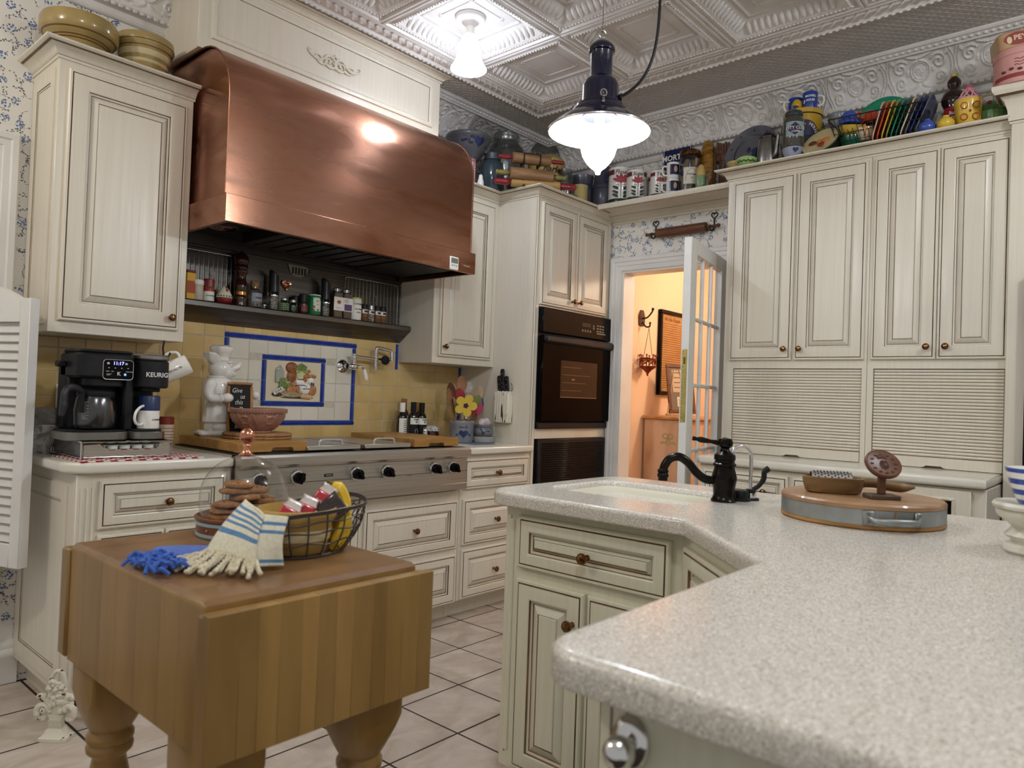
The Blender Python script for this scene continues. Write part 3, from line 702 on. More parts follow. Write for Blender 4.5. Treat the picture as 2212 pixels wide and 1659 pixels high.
# --- range countertops
def slab(poly, z0, z1, r=.012):
    m = M(); rings = []
    for k in range(6):
        a = pi/2*k/5; rings.append([(x, y, z0+r-r*cos(a)*1.0) for x, y in offset(poly, -r+r*sin(a))])
    for k in range(6):
        a = pi/2*k/5; rings.append([(x, y, z1-r+r*sin(a)) for x, y in offset(poly, -r+r*cos(a))])
    return m.loft(rings)
p = [(.862, YW-.012), (.862, YCE+.09)]+arc(.952, YCE+.09, .09, 180, 270, 8)+[(1.446, YCE), (1.446, YW-.012)]
one('countertop', slab(p, .876, .915), CTOP, 'white countertop under the coffee maker with rounded left corner', 'countertop')
one('countertop', slab([(2.741, YW-.012), (2.741, YCE), (XD-.003, YCE), (XD-.003, YW-.012)], .876, .915), CTOP, 'short white countertop right of the rangetop under the utensil crock', 'countertop')
# --- pantry wall: two tall units with tambour appliance garages, base, counter
def pantry(y0, label, doors, tam):
    t = thing('pantry_cabinet', label, 'cabinet', (XP, y0, .936), -90); t_w = tam[1]
    wd = t_w; D = XW-XP-.004; z = .936
    m = M().box(.0, .022, .0201, D, 0, 2.43-z).box(wd-.022, wd, .0201, D, 0, 2.43-z).box(.0221, wd-.0221, .0201, D, 1.394-z, 2.43-z).box(.0221, wd-.0221, D-.01, D, 0, 1.3939-z)
    m.box(0, tam[2], 0, .02, 0, 1.3939-z).box(tam[3], wd, 0, .02, 0, 1.3939-z).box(0, wd, 0, .02, 1.394-z, 2.43-z)
    m.build('carcass', CREAM, t)
    for x, w_, k in doors: front(t, x, 1.437-z, w_, 2.413-1.437, (k, 1.493-z), fw=.062)
    tb = M().box(tam[2]+.001, tam[3]-.001, .012, .020, 0, 1.393-z).build('tambour', GLAZE, t)
    n = 27; z0, z1 = .988-z, 1.392-z; sw = (z1-z0)/n
    sm = M(); ww = tam[3]-tam[2]-.006
    sm.loft([[(-ww/2, y, zz), (ww/2, y, zz)] for y, zz in [(.004, 0), (.0, sw*.12), (-.0025, sw*.42), (-.0025, sw*.56), (0, sw*.88), (.004, sw*.88)]], closed=False, cap0=False, cap1=False)
    s0 = sm.build('slat', PAINT, tb); s0.location = ((tam[2]+tam[3])/2, .009, z0)
    for k in range(1, n): inst('slat', s0, tb, ((tam[2]+tam[3])/2, .009, z0+sw*k))
    br = M(); cx = (tam[2]+tam[3])/2
    poly = [(tam[2]+.003, .002)]+[(cx-.055+.0, .002)]+[(cx-.055+.022*sin(a)**1, .002+.010*(1-cos(a))*.9) for a in (.6, 1.2, 1.57)]+[(cx+.055-.022*sin(a), .002+.010*(1-cos(a))*.9) for a in (1.57, 1.2, .6)]+[(cx+.055, .002), (tam[3]-.003, .002), (tam[3]-.003, .049), (tam[2]+.003, .049)]
    br.prism(poly, -.018, -.004, mat4=Matrix(((1, 0, 0, 0), (0, 0, 1, .018), (0, 1, 0, 0), (0, 0, 0, 1)))); br.build('pull_bar', CREAM, tb)
    return t
pantry(PY1, 'left pair of tall cream pantry doors above the tambour by the French door',
       [(.036, .338, PY1-1.431), (.387, .338, PY1-1.3531)], (0, PY1-1.036, .056, PY1-1.058))
pantry(1.034, 'right pair of tall cream pantry doors above the tambour by the refrigerator pier',
       [(.016, .277, 1.034-.7749), (.296, .272, 1.034-.6976)], (0, 1.034-PY0, .028, 1.034-.4745))
q = M(); crown(q, [(XW-.006, PY1), (XP, PY1), (XP, PY0)], 2.429, 2.490, .062); q.box(XP-.01, XW-.006, PY0, PY1, 2.478, 2.490)
struct('trim_5', q, CREAM)
t = thing('base_cabinet', 'cream base cabinet with drawers below the tambour garages', 'cabinet', (3.395, 1.70, 0), -90)
m = M().box(0, 1.225, 0, .69, .10, .893, .003).box(0, 1.225, .07, .085, 0, .10); m.build('carcass', CREAM, t)
front(t, .03, .735, .42, .135, (.345, .79), name='drawer', fw=.035); front(t, .47, .735, .30, .135, (.62, .79), name='drawer', fw=.035)
front(t, .03, .13, .36, .58, None); front(t, .40, .13, .36, .58, None)
d = M().box(.785, 1.175, -.020, 0, .56, .884, .003); d = d.build('door', CREAM, t)
rp = M(); cc = [(.845, .60), (1.115, .60), (1.115, .845), (.845, .845)]
for k in range(4):
    a, b2 = Vector(cc[k]), Vector(cc[(k+1) % 4]); L_ = (b2-a).length; n = int(L_/.008)
    rp.tube([(a.x, -.022, a.y), (b2.x, -.022, b2.y)], .006, 6)
    for j in range(n): p = a+(b2-a)*(j/n); rp.ball((p.x, -.027, p.y), (.005, .004, .005), 5)
rp.build('rope_moulding', PAINT, d)
M().box(.852, 1.108, -.0215, -.019, .607, .838).build('black_panel', GLOSSBLACK, d)
kk = M().lathe([(.013, 0), (.013, .006), (.016, .008), (.016, .012), (.012, .013), (.012, .010), (.0001, .010)], 18).build('dial', mat('dial_brass', '#8c7550', .3, .8), d); kk.location = (1.085, -.021, .775); kk.rotation_euler = (R(90), 0, 0)
p = [(3.363, .473), (3.363, 1.715-.03)]+[(3.363+.03, 1.715)]+[(XP+.02, 1.742), (XP+.02, .473)]
p = [(x, y) for x, y in p][::-1]
one('countertop', slab(p, .896, .936, .014), CTOP, 'white pantry countertop in front of the tambour garages', 'countertop')
# --- refrigerator pier at the far right
t = thing('refrigerator_pier', 'cream pier and crown at the right edge beside the pantry doors, tins on top', 'cabinet', (3.745, .41, 0))
M().box(0, .35, -.30, .058, 0, 2.592, .003).build('carcass', CREAM, t)
q = M(); crown(q, [(.075, .058), (0, .058), (0, -.30)], 2.45, 2.605, .066); q.box(-.05, .35, -.30, .1, 2.593, 2.6045); q.build('crown', CREAM, t)
one('refrigerator', M().box(3.69, 3.744, -.10, .395, .02, 1.80, .008).box(3.682, 3.69, .36, .385, .3, 1.6, .003, mi=1), [GLOSSBLACK, STEEL], 'edge of black refrigerator at the right of the pantry counter', 'refrigerator')
# --- shelf above the doorway
t = thing('wall_shelf', 'cream display shelf with crown above the doorway holding canisters', 'shelf', (XW, 2.25, 2.36))
q = M(); x1 = 3.842-XW
q.box(x1, -.001, -.470, .435, .072, .086)
q.sweep([(0, .490), (0, -.474)], [(-.0, .012), (.006, .012), (.012, .018), (.012, .026), (.010, .0275), (.024, .040), (.045, .050), (.072, .054), (.0725, .056), (.080, .058), (.095, .066), (.11, .0715), (0, .0715)], mi=[0, 0, 0, 1, 0, 0, 0, 1, 0, 0, 0, 0])
q.sweep([(x1, .432), (x1, -.470)], [(0, .056), (.006, .056), (.010, .064), (.012, .076), (.012, .086), (-.03, .086), (-.03, .056)])
q.loft([[(x1+.0, y, .060), (x1+.03, y, .066), (x1+.12, y, .070), (-.005, y, .070), (-.005, y, .073), (x1, y, .073)] for y in (-.47, .432)])
q.build('shelf_board', CREAM, t)
# --- hood surround (chimney box) with carved onlay
XH0, XH1, YH, YBX = 1.390, 2.772, 2.760, 3.02
t = thing('hood_chimney', 'cream panelled box above the copper hood with carved scroll ornament', 'hood surround', (XH0-.02, YBX, 2.612))
w = 2.742-1.368
m = M().box(0, w, 0, YW-YBX-.002, 0, ZC-2.612-.001, .003)
f = [(.0, 0, 0), (.001, -.004, 0), (.003, -.009, 0), (.012, -.011, 0), (.020, -.009, 0), (.026, -.004, 1), (.028, -.001, 0), (.030, -.001, 0)]
x0, x1, z0, z1 = .055, w-.055, .055, .300
m.loft([[(x0+i, y, z0+i), (x1-i, y, z0+i), (x1-i, y, z1-i), (x0+i, y, z1-i)] for i, y, _ in f], [a[2] for a in f[:-1]], cap0=False)
m.box(0, w, -.001, .001, 0.0, .0015, mi=1)
m.build('box', CREAM, t)
q = M(); crown(q, [(0, YW-YBX), (0, 0), (w, 0), (w, YW-YBX)], .322, .366, .045); q.build('crown', CREAM, t)
on = M()      # carved scroll onlay: mirrored tapering scrolls
def scroll(sg):
    def S(pts, r0, r1):
        P = bez(pts, 6); n = len(P); on.tube([(sg*a, -.006, b_) for a, b_ in P], [r0+(r1-r0)*i/(n-1) for i in range(n)], 6, flat=.9)
    S([(.0, -.018), (.03, -.026), (.055, -.012), (.05, .010), (.032, .012), (.028, -.002), (.038, -.006)], .006, .004)
    S([(.0, .012), (.022, .030), (.048, .026), (.064, .008), (.085, -.004), (.11, -.006), (.135, .004), (.150, .018), (.146, .028), (.138, .024)], .007, .003)
    S([(.05, -.014), (.072, -.022), (.092, -.018), (.098, -.006), (.088, -.002)], .005, .003)
    S([(.006, -.004), (.016, .008), (.026, .006), (.022, -.006)], .004, .003)
    S([(.075, .004), (.088, .014), (.104, .014), (.110, .006)], .004, .0025)
    for k in range(4): on.ball((sg*(.008+.014*k), -.006, .034-.003*k*k*.5), (.005, .004, .007), 6)
scroll(1); scroll(-1); on.ball((0, -.007, 0), (.008, .006, .020), 8); on.ball((0, -.006, .040), (.006, .005, .008), 6)
o = on.build('carved_onlay', CREAM, t); o.location = (2.044-XH0+.02, 0, 2.782-2.612)
# --- copper hood
t = thing('range_hood', 'large barrel-front copper range hood with plain lower band', 'range hood', (XH0, YH, 1.845))
w = XH1-XH0; D = YW-YH-.024; r_ = .258; zt = 2.608-1.845
side = [(0, .115)]+[(0, zt-r_)]+[(r_-r_*cos(a), zt-r_+r_*sin(a)) for a in [pi/2*k/10 for k in range(1, 11)]]+[(D, zt)]
m = M(); m.loft([[(x, y, z) for y, z in side] for x in (0, w)], closed=False, cap0=False, cap1=False)     # the curved sheet
for x in (.012, w-.012):       # end sheets set in behind the rolled lip
    m.loft([[(x, y+.006 if y < .01 else y, min(z, zt-.010)) for y, z in side+[(D, .0), (.010, .0), (.010, .115)]]], cap0=True, cap1=False)
m.tube([(0, y, z) for y, z in side], .004, 6).tube([(w, y, z) for y, z in side], .004, 6)
m.build('canopy', COPPER, t, 30)
bm2 = M().sweep([(.007, D), (.007, -.004), (w+.010, -.004), (w+.010, D)], [(-.008, 0), (.010, 0), (.012, .002), (.012, .110), (.010, .112), (-.008, .112), (-.008, 0)]); bm2.build('lower_band', COPPER, t)
un = M().box(.012, w-.012, .014, D, .06, .075).box(.30, .95, .05, D-.15, .012, .06, .004).box(1.0, 1.34, .10, D-.06, .018, .06, .004, mi=0)
for k in range(7): un.box(.34+.085*k, .40+.085*k, .08, D-.18, .006, .012, .002)
un.build('filter_bank', mat('hood_underside', '#2b2826', .5, .6, c2='#1d1b1a', scale=(9, 9, 9)), t)
for x in (.12, 1.10):
    hl = M().lathe([(.0001, .004), (.03, .002), (.055, .010), (.066, .022), (.068, .034)], 24).build('heat_lamp', HEATLAMP, t); hl.location = (x-.02, .24, -.004+.02)
    rg = M().lathe([(.068, .0), (.076, 0), (.080, .006), (.080, .030), (.068, .030)], 28).build('lamp_ring', BLACK, t); rg.location = (x-.02, .24, .024)
pl = M().box(1.300, 1.372, -.0185, -.0155, .026, .044, .001).build('maker_plate', mat('plate_brown', '#7c5a42', .4, .5), t)
M().text('Thermador', .0095, T4((1.336, -.0188, .035)), bold=.0001).build('lettering', mat('plate_text', '#d8c8b4', .4, .3), pl)
t = thing('kitchen_timer', 'small white digital timer stuck to the hood band', 'timer', (2.631, YH-.0165, 1.845))
M().box(-.031, .031, -.009, 0, 0, .068, .003).build('case', WHITEP, t); M().box(-.024, .024, -.0098, -.0085, .034, .060).build('display', mat('lcd', '#6f7c6a', .3), t)
q = M()
for k in range(3): q.lathe([(.0001, 0), (.004, 0), (.004, .002), (.0001, .002)], 10, mat4=T4((-.015+.015*k, -.0088, .022)) @ RX(90))
q.build('buttons', mat('timer_button', '#8c8b88', .5), t)
# --- steel shelf and back panel below the hood
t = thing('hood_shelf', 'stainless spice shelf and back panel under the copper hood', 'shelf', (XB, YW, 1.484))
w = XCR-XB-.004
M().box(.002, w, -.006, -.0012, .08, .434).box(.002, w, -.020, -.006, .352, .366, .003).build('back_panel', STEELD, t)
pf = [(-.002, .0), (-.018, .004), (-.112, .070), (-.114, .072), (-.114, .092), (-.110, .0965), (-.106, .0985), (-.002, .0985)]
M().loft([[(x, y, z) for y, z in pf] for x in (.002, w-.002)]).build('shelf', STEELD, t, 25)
# ------------------------------------------------ built-in appliances
t = thing('built_in_oven', 'black built-in wall oven with window in the tall cabinet', 'oven', (3.352, YT, 1.010))
M().box(0, .735, .0, .45, .0, .728).build('body', BLACK, t)
c = M().box(0, .735, -.030, 0, .575, .728, .006); c = c.build('control_panel', GLOSSBLACK, t)
q = M(); OT = mat('oven_print', '#6d625a', .5)
for i in range(3):
    for j in range(3): q.box(.56+.03*i, .582+.03*i, -.0306, -.03, .662-.018*j, .670-.018*j)
for k in range(4): q.lathe([(.0001, 0), (.008, 0), (.008, .0012), (.0001, .0012)], 12, mat4=T4((.405+.028*k, -.0296, .622)) @ RX(90))
for k in range(3): q.box(.400, .49, -.0306, -.03, .667-.008*k, .669-.008*k)
q.prism([(.515, 0), (.535, 0), (.525, .016)], 0, .0008, mat4=Matrix(((1, 0, 0, 0), (0, 0, -1, -.03), (0, 1, 0, .655), (0, 0, 0, 1))))
q.prism([(.515, 0), (.535, 0), (.525, -.016)], 0, .0008, mat4=Matrix(((1, 0, 0, 0), (0, 0, -1, -.03), (0, 1, 0, .650), (0, 0, 0, 1))))
q.box(.56, .66, -.0306, -.03, .612, .620); q.build('control_print', OT, c)
d = M().box(.004, .731, -.034, 0, .042, .560, .006)
d = d.build('door', mat('oven_glass', '#0a0605', .10, spec=.05), t)
h = M().box(.004, .731, -.060, -.030, .515, .566, .012).build('handle', BLACK, d)
wn = M().box(.185, .575, -.0352, -.033, .19, .42, .002).build('window', mat('oven_window', '#3a281c', .10, spec=.2), d)
q = M()
for k in range(4): q.box(.20, .40+.05*(k % 3), -.0358, -.0353, .235+.048*k, .2368+.048*k)
q.box(.185, .575, -.0359, -.0352, .1915, .1955); q.box(.30, .33, -.0359, -.0352, .3, .31); q.build('oven_rack', mat('rack_glint', '#8a7a66', .35, .9), wn)
q = M().box(0, .735, -.022, 0, 0, .038, .004); q.build('lower_trim', BLACK, t)
t = thing('warming_oven', 'low black louvred appliance front under the wall oven', 'oven', (3.368, YT, .655))
M().box(0, .705, 0, .40, 0, .29).box(0, .705, -.018, 0, .0, .292, .004).build('body', BLACK, t)
lv0 = M().box(.03, .675, -.023, -.016, .025, .033, .002).build('louver', GLOSSBLACK, t)
for k in range(1, 18): inst('louver', lv0, t, (0, 0, .0138*k))
# ------------------------------------------------ rangetop
RX0 = 1.450
t = thing('rangetop', 'stainless built-in rangetop with black control knobs and griddle covers', 'stove', (RX0, 2.685, .70))
w = 2.728-RX0
M().box(0, w, .02, .64, .03, .222).build('body', STEEL, t)
q = M().loft([[(x, y, z) for y, z in [(.02, .0), (-.004, .004), (-.006, .036), (.0, .040), (.0, .165), (-.020, .172), (-.028, .182), (-.028, .212), (-.020, .222), (.05, .222), (.05, 0)]] for x in (0, w)])
q.box(.0, w, -.0012, .001, .0995, .1015, mi=1).build('front_panel', [STEEL, BLACK], t, 25)
M().box(.02, w-.02, .09, .60, .222, .228).build('burner_pan', BLACK, t)
gr = M()
for k in range(11): gr.box(.36, .39+.0*k, .1+.045*k, .115+.045*k, .228, .240)
for k in range(8): gr.box(.352+.0*k, .640, .54+.008*k, .544+.008*k, .228, .238)
gr.build('grate', IRON, t)
kb = M().lathe([(.030, 0), (.032, .004), (.030, .010), (.024, .012), (.0001, .012)], 26).build('knob_bezel', CHROME, t)
kn = M().lathe([(.0235, .010), (.024, .014), (.022, .034), (.0205, .038), (.0001, .038)], 24); kn.box(-.0075, .0075, -.0235, .0235, .030, .052, .003)
kn = kn.build('knob', GLOSSBLACK, kb)
pos = [1.54, 1.714, 2.016, 2.191, 2.4936, 2.6188]
kb.location = (pos[0]-RX0, -.001, .120); kb.rotation_euler = (R(90), R(-8), 0)
for i, x in enumerate(pos[1:]):
    c = copy_tree(kb, (x-RX0, -.001, .122), parent=t); c.rotation_euler = (R(90), R((20, -30, -32, -25, -28)[i]), 0)
bd = M().box(.400, .445, -.003, 0, .117, .130, .001).build('badge', BLACK, t)
M().text('VIKING', .0105, T4((.4225, -.0033, .1235)), bold=.0002).build('lettering', STEEL, bd); 
q = M()
for x in (.70, .87, 1.10): q.box(x, x+.03, -.0006, 0, .095, .097)
q.build('panel_print', BLACK, t)
for x0, x1, lab in ((1.792, 2.072, 'left stainless griddle cover with handle on the rangetop'), (2.098, 2.374, 'right stainless griddle cover with handle on the rangetop')):
    g = thing('griddle_cover', lab, 'stove cover', (x0, 2.728, .9285), group='griddle covers'); w_ = x1-x0
    M().box(0, w_, 0, .50, 0, .020, .002).build('plate', STEEL, g)
    hp = bez([(w_*.5-.062, .035, .018), (w_*.5-.058, .035, .036), (w_*.5-.046, .035, .042), (w_*.5, .035, .043), (w_*.5+.046, .035, .042), (w_*.5+.058, .035, .036), (w_*.5+.062, .035, .018)], 5)
    M().tube(hp, .0055, 8).build('handle', mat('grey_handle', '#aaa9a6', .35, .4), g)
def notch_board(x0, y0, w, d, lab, a, b2):
    t = thing('cutting_board', lab, 'cutting board', (x0, y0, .9288), group='wooden stove covers'); h = .0415
    p = [(0, 0), (a, 0), (a+.006, .014), (a+.012, .017), (b2-.012, .017), (b2-.006, .014), (b2, 0), (w, 0), (w, h-.004), (w-.004, h), (.004, h), (0, h-.004)]
    m = M().loft([[(x, y, z) for x, z in p] for y in (0, .03)], mi=1)
    m.box(0, w, .03, d, 0, h, .003); m.build('board', [OAK, OAKD], t)
notch_board(1.478, 2.745, .322, .52, 'large oak stove-cover board under the pig figure and pink bowl', .150, .258)
notch_board(2.392, 2.722, .303, .52, 'oak stove-cover board at the right end of the rangetop', .095, .205)
# ------------------------------------------------ on the left board: trivets, bowl, pig
TB = .9705
for k, lab in enumerate(('lower round cork trivet under the embossed bowl', 'upper round cork trivet touching the embossed bowl')):
    one('cork_trivet', M().lathe([(.0001, 0), (.142, 0), (.147, .003), (.147, .0095), (.142, .0125), (.0001, .0125)], 40), CORK, lab, 'trivet', (1.686+.002*k, 2.965, TB+.0126*k), group='cork trivets')
def leafy(r, z, a):
    if .012 < z < .084:
        k = (a*6/(2*pi)) % 1; x = (k-.5)*2; y = (z-.048)/.036
        d = abs(abs(x)-.30-.24*y*y); e = math.exp(-(d/.07)**2); d2 = abs(hypot(x*1.2, y-.2)-.45); e = max(e, .8*math.exp(-(d2/.10)**2))
        d3 = abs(abs(x)-.86+.25*y); e = max(e, .7*math.exp(-(d3/.06)**2)); return r+.0055*e
    return r
t = thing('embossed_bowl', 'dusty pink pottery mixing bowl with moulded leaf pattern on cork trivets', 'bowl', (1.686, 2.965, TB+.0255))
pr = [(.0001, 0), (.058, 0), (.062, .002), (.061, .008)]+[(.061+.055*sin((k/34)*1.45)**.9*1.0, .008+.078*k/34) for k in range(1, 35)]+[(.121, .088), (.126, .092), (.1265, .104), (.1215, .107), (.117, .104), (.106, .075), (.06, .015), (.0001, .012)]
M().lathe(pr, 180, fn=leafy).build('bowl', TERRA, t, 60)
be = M()
for k in range(60): be.ball((.1215*cos(2*pi*k/60), .1215*sin(2*pi*k/60), .0885), (.004, .004, .003), 5)
be.build('beaded_rim', TERRA, t)
# chef pig figure
t = thing('chef_pig_figurine', 'white glazed ceramic pig in chef hat and apron on the oak stove board', 'figurine', (1.595, 3.16, TB+.0005), -14)
M().box(-.085, .13, -.075, .075, 0, .026, .010).build('base', PIGW, t)
b = M()
b.lathe([(.0001, .026), (.050, .026), (.054, .036), (.050, .052), (.056, .060), (.063, .064), (.060, .10), (.056, .15), (.060, .175), (.066, .195), (.067, .215), (.060, .245), (.044, .262), (.036, .268), (.0001, .27)], 32, sy=.86, fn=lambda r, z, a: r*(1+.05*sin(5*a+2)*(1 if .06 < z < .15 else 0)))
for sy in (-1, 1): b.ball((.012, .030*sy-.005, .040), (.045, .024, .020), 12)
for z in (.250, .262): b.lathe([(.040, z-.008), (.052-.3*(z-.25), z), (.038, z+.008)], 24, sy=.9)
b.build('body', PIGW, t)
ap = M().lathe([(.0640, .062), (.0665, .064), (.0640, .10), (.0600, .15), (.0625, .165), (.0600, .166)], 26, a0=-2.5, a1=1.5, sy=.9, fn=lambda r, z, a: r+.002*sin(9*a)); ap.build('apron', PIGW, t)
hd = M(); hd.ball((.010, 0, .300), (.055, .050, .048), 20); hd.ball((.030, -.018, .285), (.034, .028, .030), 14)
hd.loft([[(.045+dx, .020*cos(a)*s-.008, .298+dz+.018*sin(a)*s) for a in [2*pi*k/16 for k in range(16)]] for dx, dz, s in ((-.012, -.002, 1.6), (.010, .004, 1.2), (.030, .014, 1.0), (.040, .020, 1.12), (.045, .023, .95))])
for sy in (-.3, .5): hd.ball((.0895, -.008+.014*sy, .322), (.002, .003, .005), 6, mi=1)
hd.ball((.052, -.012, .276), (.024, .018, .011), 12); hd.ball((.056, -.022, .283), (.013, .010, .009), 10)
hd.ball((.044, -.034, .318), (.009, .008, .011), 10); hd.ball((.051, .016, .320), (.009, .008, .011), 10)
hd.tube([(.030, -.044, .328), (.044, -.040, .334), (.054, -.030, .330)], .0045, 6)
hd.build('head', [PIGW, mat('pig_shadow', '#b9b3a8', .4)], t)
for sg in (-1, 1):
    e = M(); rows = []
    for v in range(9):
        f = v/8; w_ = .024*sin(pi*min(1, .18+.82*f))**.8*(1 if f < .95 else .5)+.001; c0 = Vector((-.012-.040*f, sg*(.030+.018*f), .322+.060*f-.010*f*f))
        rows.append([tuple(c0+Vector((.55, sg*.30, .35)).normalized()*(w_*cos(a))+Vector((.45, sg*-.6, .1))*(.006*sin(a)-.010*(1-cos(a)**2)*.9*(1 if sin(a) > -.01 else .35))) for a in [2*pi*k/14 for k in range(14)]])
    e.loft(rows); e.build('ear', PIGW, t)
for sx, yy in ():
    e = M(); ring = lambda s, o_: [(-.020+.016*cos(a)*s*sx*.4-.02+o_*.2, yy-.012*o_*20*0+.020*cos(a)*s, .340+.034*sin(a)*s) for a in [2*pi*k/14 for k in range(14)]]
    e.loft([[(x+.016, y, z) for x, y, z in ring(.9, 0)], ring(1.15, 0), [(x+.007, y-.004, z) for x, y, z in ring(.85, 0)], [(x+.012, y, z) for x, y, z in ring(.3, 0)]]); e.build('ear', PIGW, t)
M().lathe([(.0001, .336), (.036, .336), (.037, .342), (.034, .350), (.036, .358), (.044, .372), (.052, .388), (.050, .400), (.038, .407), (.018, .404), (.0001, .405)], 28, o=(.008, -.002, 0), fn=lambda r, z, a: r*(1+.07*sin(6*a)*(1 if z > .36 else .15))).build('chef_hat', PIGW, t)
ar = M(); P = bez([(-.034, -.046, .235), (-.054, -.068, .200), (-.046, -.082, .172), (-.016, -.086, .168), (.004, -.084, .171)], 5)
ar.tube(P, [.024-.008*i/(len(P)-1) for i in range(len(P))], 12); ar.lathe([(.019, -.006), (.022, 0), (.019, .006)], 16, mat4=T4((-.006, -.086, .170)) @ RY(90)); ar.ball((.024, -.084, .172), (.026, .020, .021), 14)
ar.build('arm', PIGW, t)
ar = M(); P = bez([(.050, -.01, .225), (.085, -.030, .200), (.130, -.040, .190)], 5); ar.tube(P, [.020-.006*i/(len(P)-1) for i in range(len(P))], 10); ar.ball((.152, -.046, .188), (.021, .019, .021), 14); ar.build('arm', PIGW, t)
for x, z in ((.012, .235), (.016, .215)): M().ball((x, -.054, z), (.004, .003, .004), 8).build('button', PIGW, t)
M().box(.030, .055, -.082, -.060, .048, .060, .004).build('shoe_mark', BLACK, t)
t = thing('chalkboard', 'small oak-framed chalkboard with handwriting held by the ceramic pig', 'chalkboard', (1.650, 3.052, TB+.002), -8, rot=(R(-6), 0, R(-12)))
W_, H_ = .104, .238
M().box(-W_/2, W_/2, -.004, .004, .004, H_).build('slate', mat('slate_black', '#15130f', .75), t)
q = M(); fr = .012
for x0, x1, z0, z1 in ((-W_/2-.004, W_/2+.004, 0, fr), (-W_/2-.004, W_/2+.004, H_-fr+.004, H_+.004), (-W_/2-.004, -W_/2+fr-.004, fr, H_-fr), (W_/2-fr+.004, W_/2+.004, fr, H_-fr)): q.box(x0, x1, -.011, .006, z0, z1, .004)
q.build('frame', WALNUT if False else mat('chalkboard_frame', '#a5733c', .4, c2='#86592c', scale=(30, 30, 8)), t)
q = M()
for s_, x, z in (('Give', -.014, .205), ('us', .010, .178), ('this', -.006, .152), ('Day,', .016, .121), ('our', -.016, .098), ('Daily', -.012, .075), ('Bread', .004, .045)): q.text(s_, .030, T4((x, -.0042, z)), shear=.25, sx=.8)
q.build('handwriting', mat('chalk', '#d9d4c8', .9), t)
# ------------------------------------------------ mural relief tile
t = thing('tile_mural', 'moulded still-life tile of bread, bottle and crockery framed in blue trim', 'tile mural', (2.0985, YW-.006, 1.2325))
pw, ph = (ix1-ix0)/2-.0265, (iz1-iz0)/2-.0265
MUR = M().box(-pw, pw, -.006, 0, -ph, ph, .0015).build('panel', mat('mural_ground', '#d9cdb2', .22, coat=.3), t)
BR = mat('bread_brown', '#a1663a', .4, c2='#6f3f20', scale=(90, 90, 90), bump=.002); BRL = mat('crust_light', '#c08a58', .4, c2='#a56b3b', scale=(40, 40, 40))
GREYC = mat('jar_grey', '#a5a79d', .25, coat=.3); LEAF = mat('herb_green', '#61743c', .4, c2='#8b9b5c', scale=(80, 80, 80)); STALK = mat('celery', '#d5d3a0', .4)
def rel(name, mt, fn):
    q = M(); fn(q); q.build(name, mt, t)
y_ = -.006
rel('bread', BR, lambda q: (q.ball((-.018, y_, .070), (.036, .012, .030), 16), q.loft([[(-.018+sx, y_-d, z) for sx, d in ((-w_, 0), (-w_*.6, .008), (0, .011), (w_*.6, .008), (w_, 0))] for w_, z in ((.024, .045), (.028, .03), (.030, .008), (.020, .0))], closed=False)))
rel('brioche', BRL, lambda q: (q.ball((-.010, y_, -.042), (.038, .014, .026), 16), q.ball((-.008, y_-.008, -.014), (.018, .010, .014), 12), [q.ball((-.010+.03*cos(a), y_-.010, -.046+.010*sin(a)), (.010, .006, .016), 8) for a in (0, .8, 1.6, 2.4, 3.1)]))
rel('bread_board', mat('mural_plate', '#b9ab8e', .3, coat=.3, c2='#8f7c5c', scale=(30, 30, 30)), lambda q: (q.ball((-.012, y_, -.064), (.062, .008, .020), 20), q.ball((-.012, y_-.003, -.058), (.056, .008, .014), 20)))
rel('jar', GREYC, lambda q: (q.box(-.112, -.062, y_-.008, y_, -.010, .055, .006), q.ball((-.087, y_, .057), (.025, .009, .016), 12), q.tube([(-.094, y_-.003, .070), (-.090, y_-.003, .080), (-.082, y_-.003, .080), (-.080, y_-.003, .070)], .002, 5)))
rel('herbs', LEAF, lambda q: [q.ball((-.085+.014*i+.004*(j % 2), y_-.006, -.028+.012*j), (.010, .006, .009), 6) for i in range(5) for j in range(4 if i < 3 else 2)])
rel('celery', STALK, lambda q: [q.tube([(.020+.004*k, y_-.003, .016), (.020+.010*k-.012, y_-.006, .058)], .004, 6) for k in range(7)])
rel('celery_leaf', LEAF, lambda q: [q.ball((.008+.009*k+.003*(j % 2), y_-.006, .060+.010*j-.005*abs(k-3)), (.006, .004, .008), 6) for k in range(7) for j in range(4)])
rel('pitcher', WHITE, lambda q: (q.ball((.034, y_, -.004), (.030, .012, .024), 14), q.tube([(.058, y_-.004, .012), (.072, y_-.006, .016), (.070, y_-.006, -.008), (.056, y_-.004, -.014)], .003, 6)))
rel('teapot', WHITE, lambda q: (q.ball((.066, y_-.002, -.036), (.036, .013, .030), 16), q.tube([(.036, y_-.004, -.030), (.026, y_-.004, -.020), (.020, y_-.004, -.008)], [.008, .006, .004], 8), q.ball((.098, y_, .008), (.020, .008, .020), 10)))
rel('blue_pattern', COBALT, lambda q: (q.tube([(.034+.034*cos(a), y_-.0135, -.026+.008*sin(a)) for a in [pi*k/8 for k in range(9)]], .0016, 5), q.tube([(.045+.004*k, y_-.0150, -.040+.004*(k % 3)) for k in range(11)], .0016, 5), q.tube([(.014+.004*k, y_-.0115, .010+.003*(k % 2)) for k in range(9)], .002, 5), q.ball((.100, y_-.008, -.010), (.004, .004, .010), 6), q.ball((.113, y_-.006, -.012), (.004, .004, .010), 6)))
rel('ginger', BRL, lambda q: [q.ball((x, y_-.006, z), (a, .009, c_), 10) for x, z, a, c_ in ((.062, .028, .014, .012), (.074, .044, .009, .012), (.083, .056, .008, .009), (.060, .010, .014, .009), (.086, .030, .014, .009), (.104, .034, .012, .008), (.118, .030, .010, .008))])
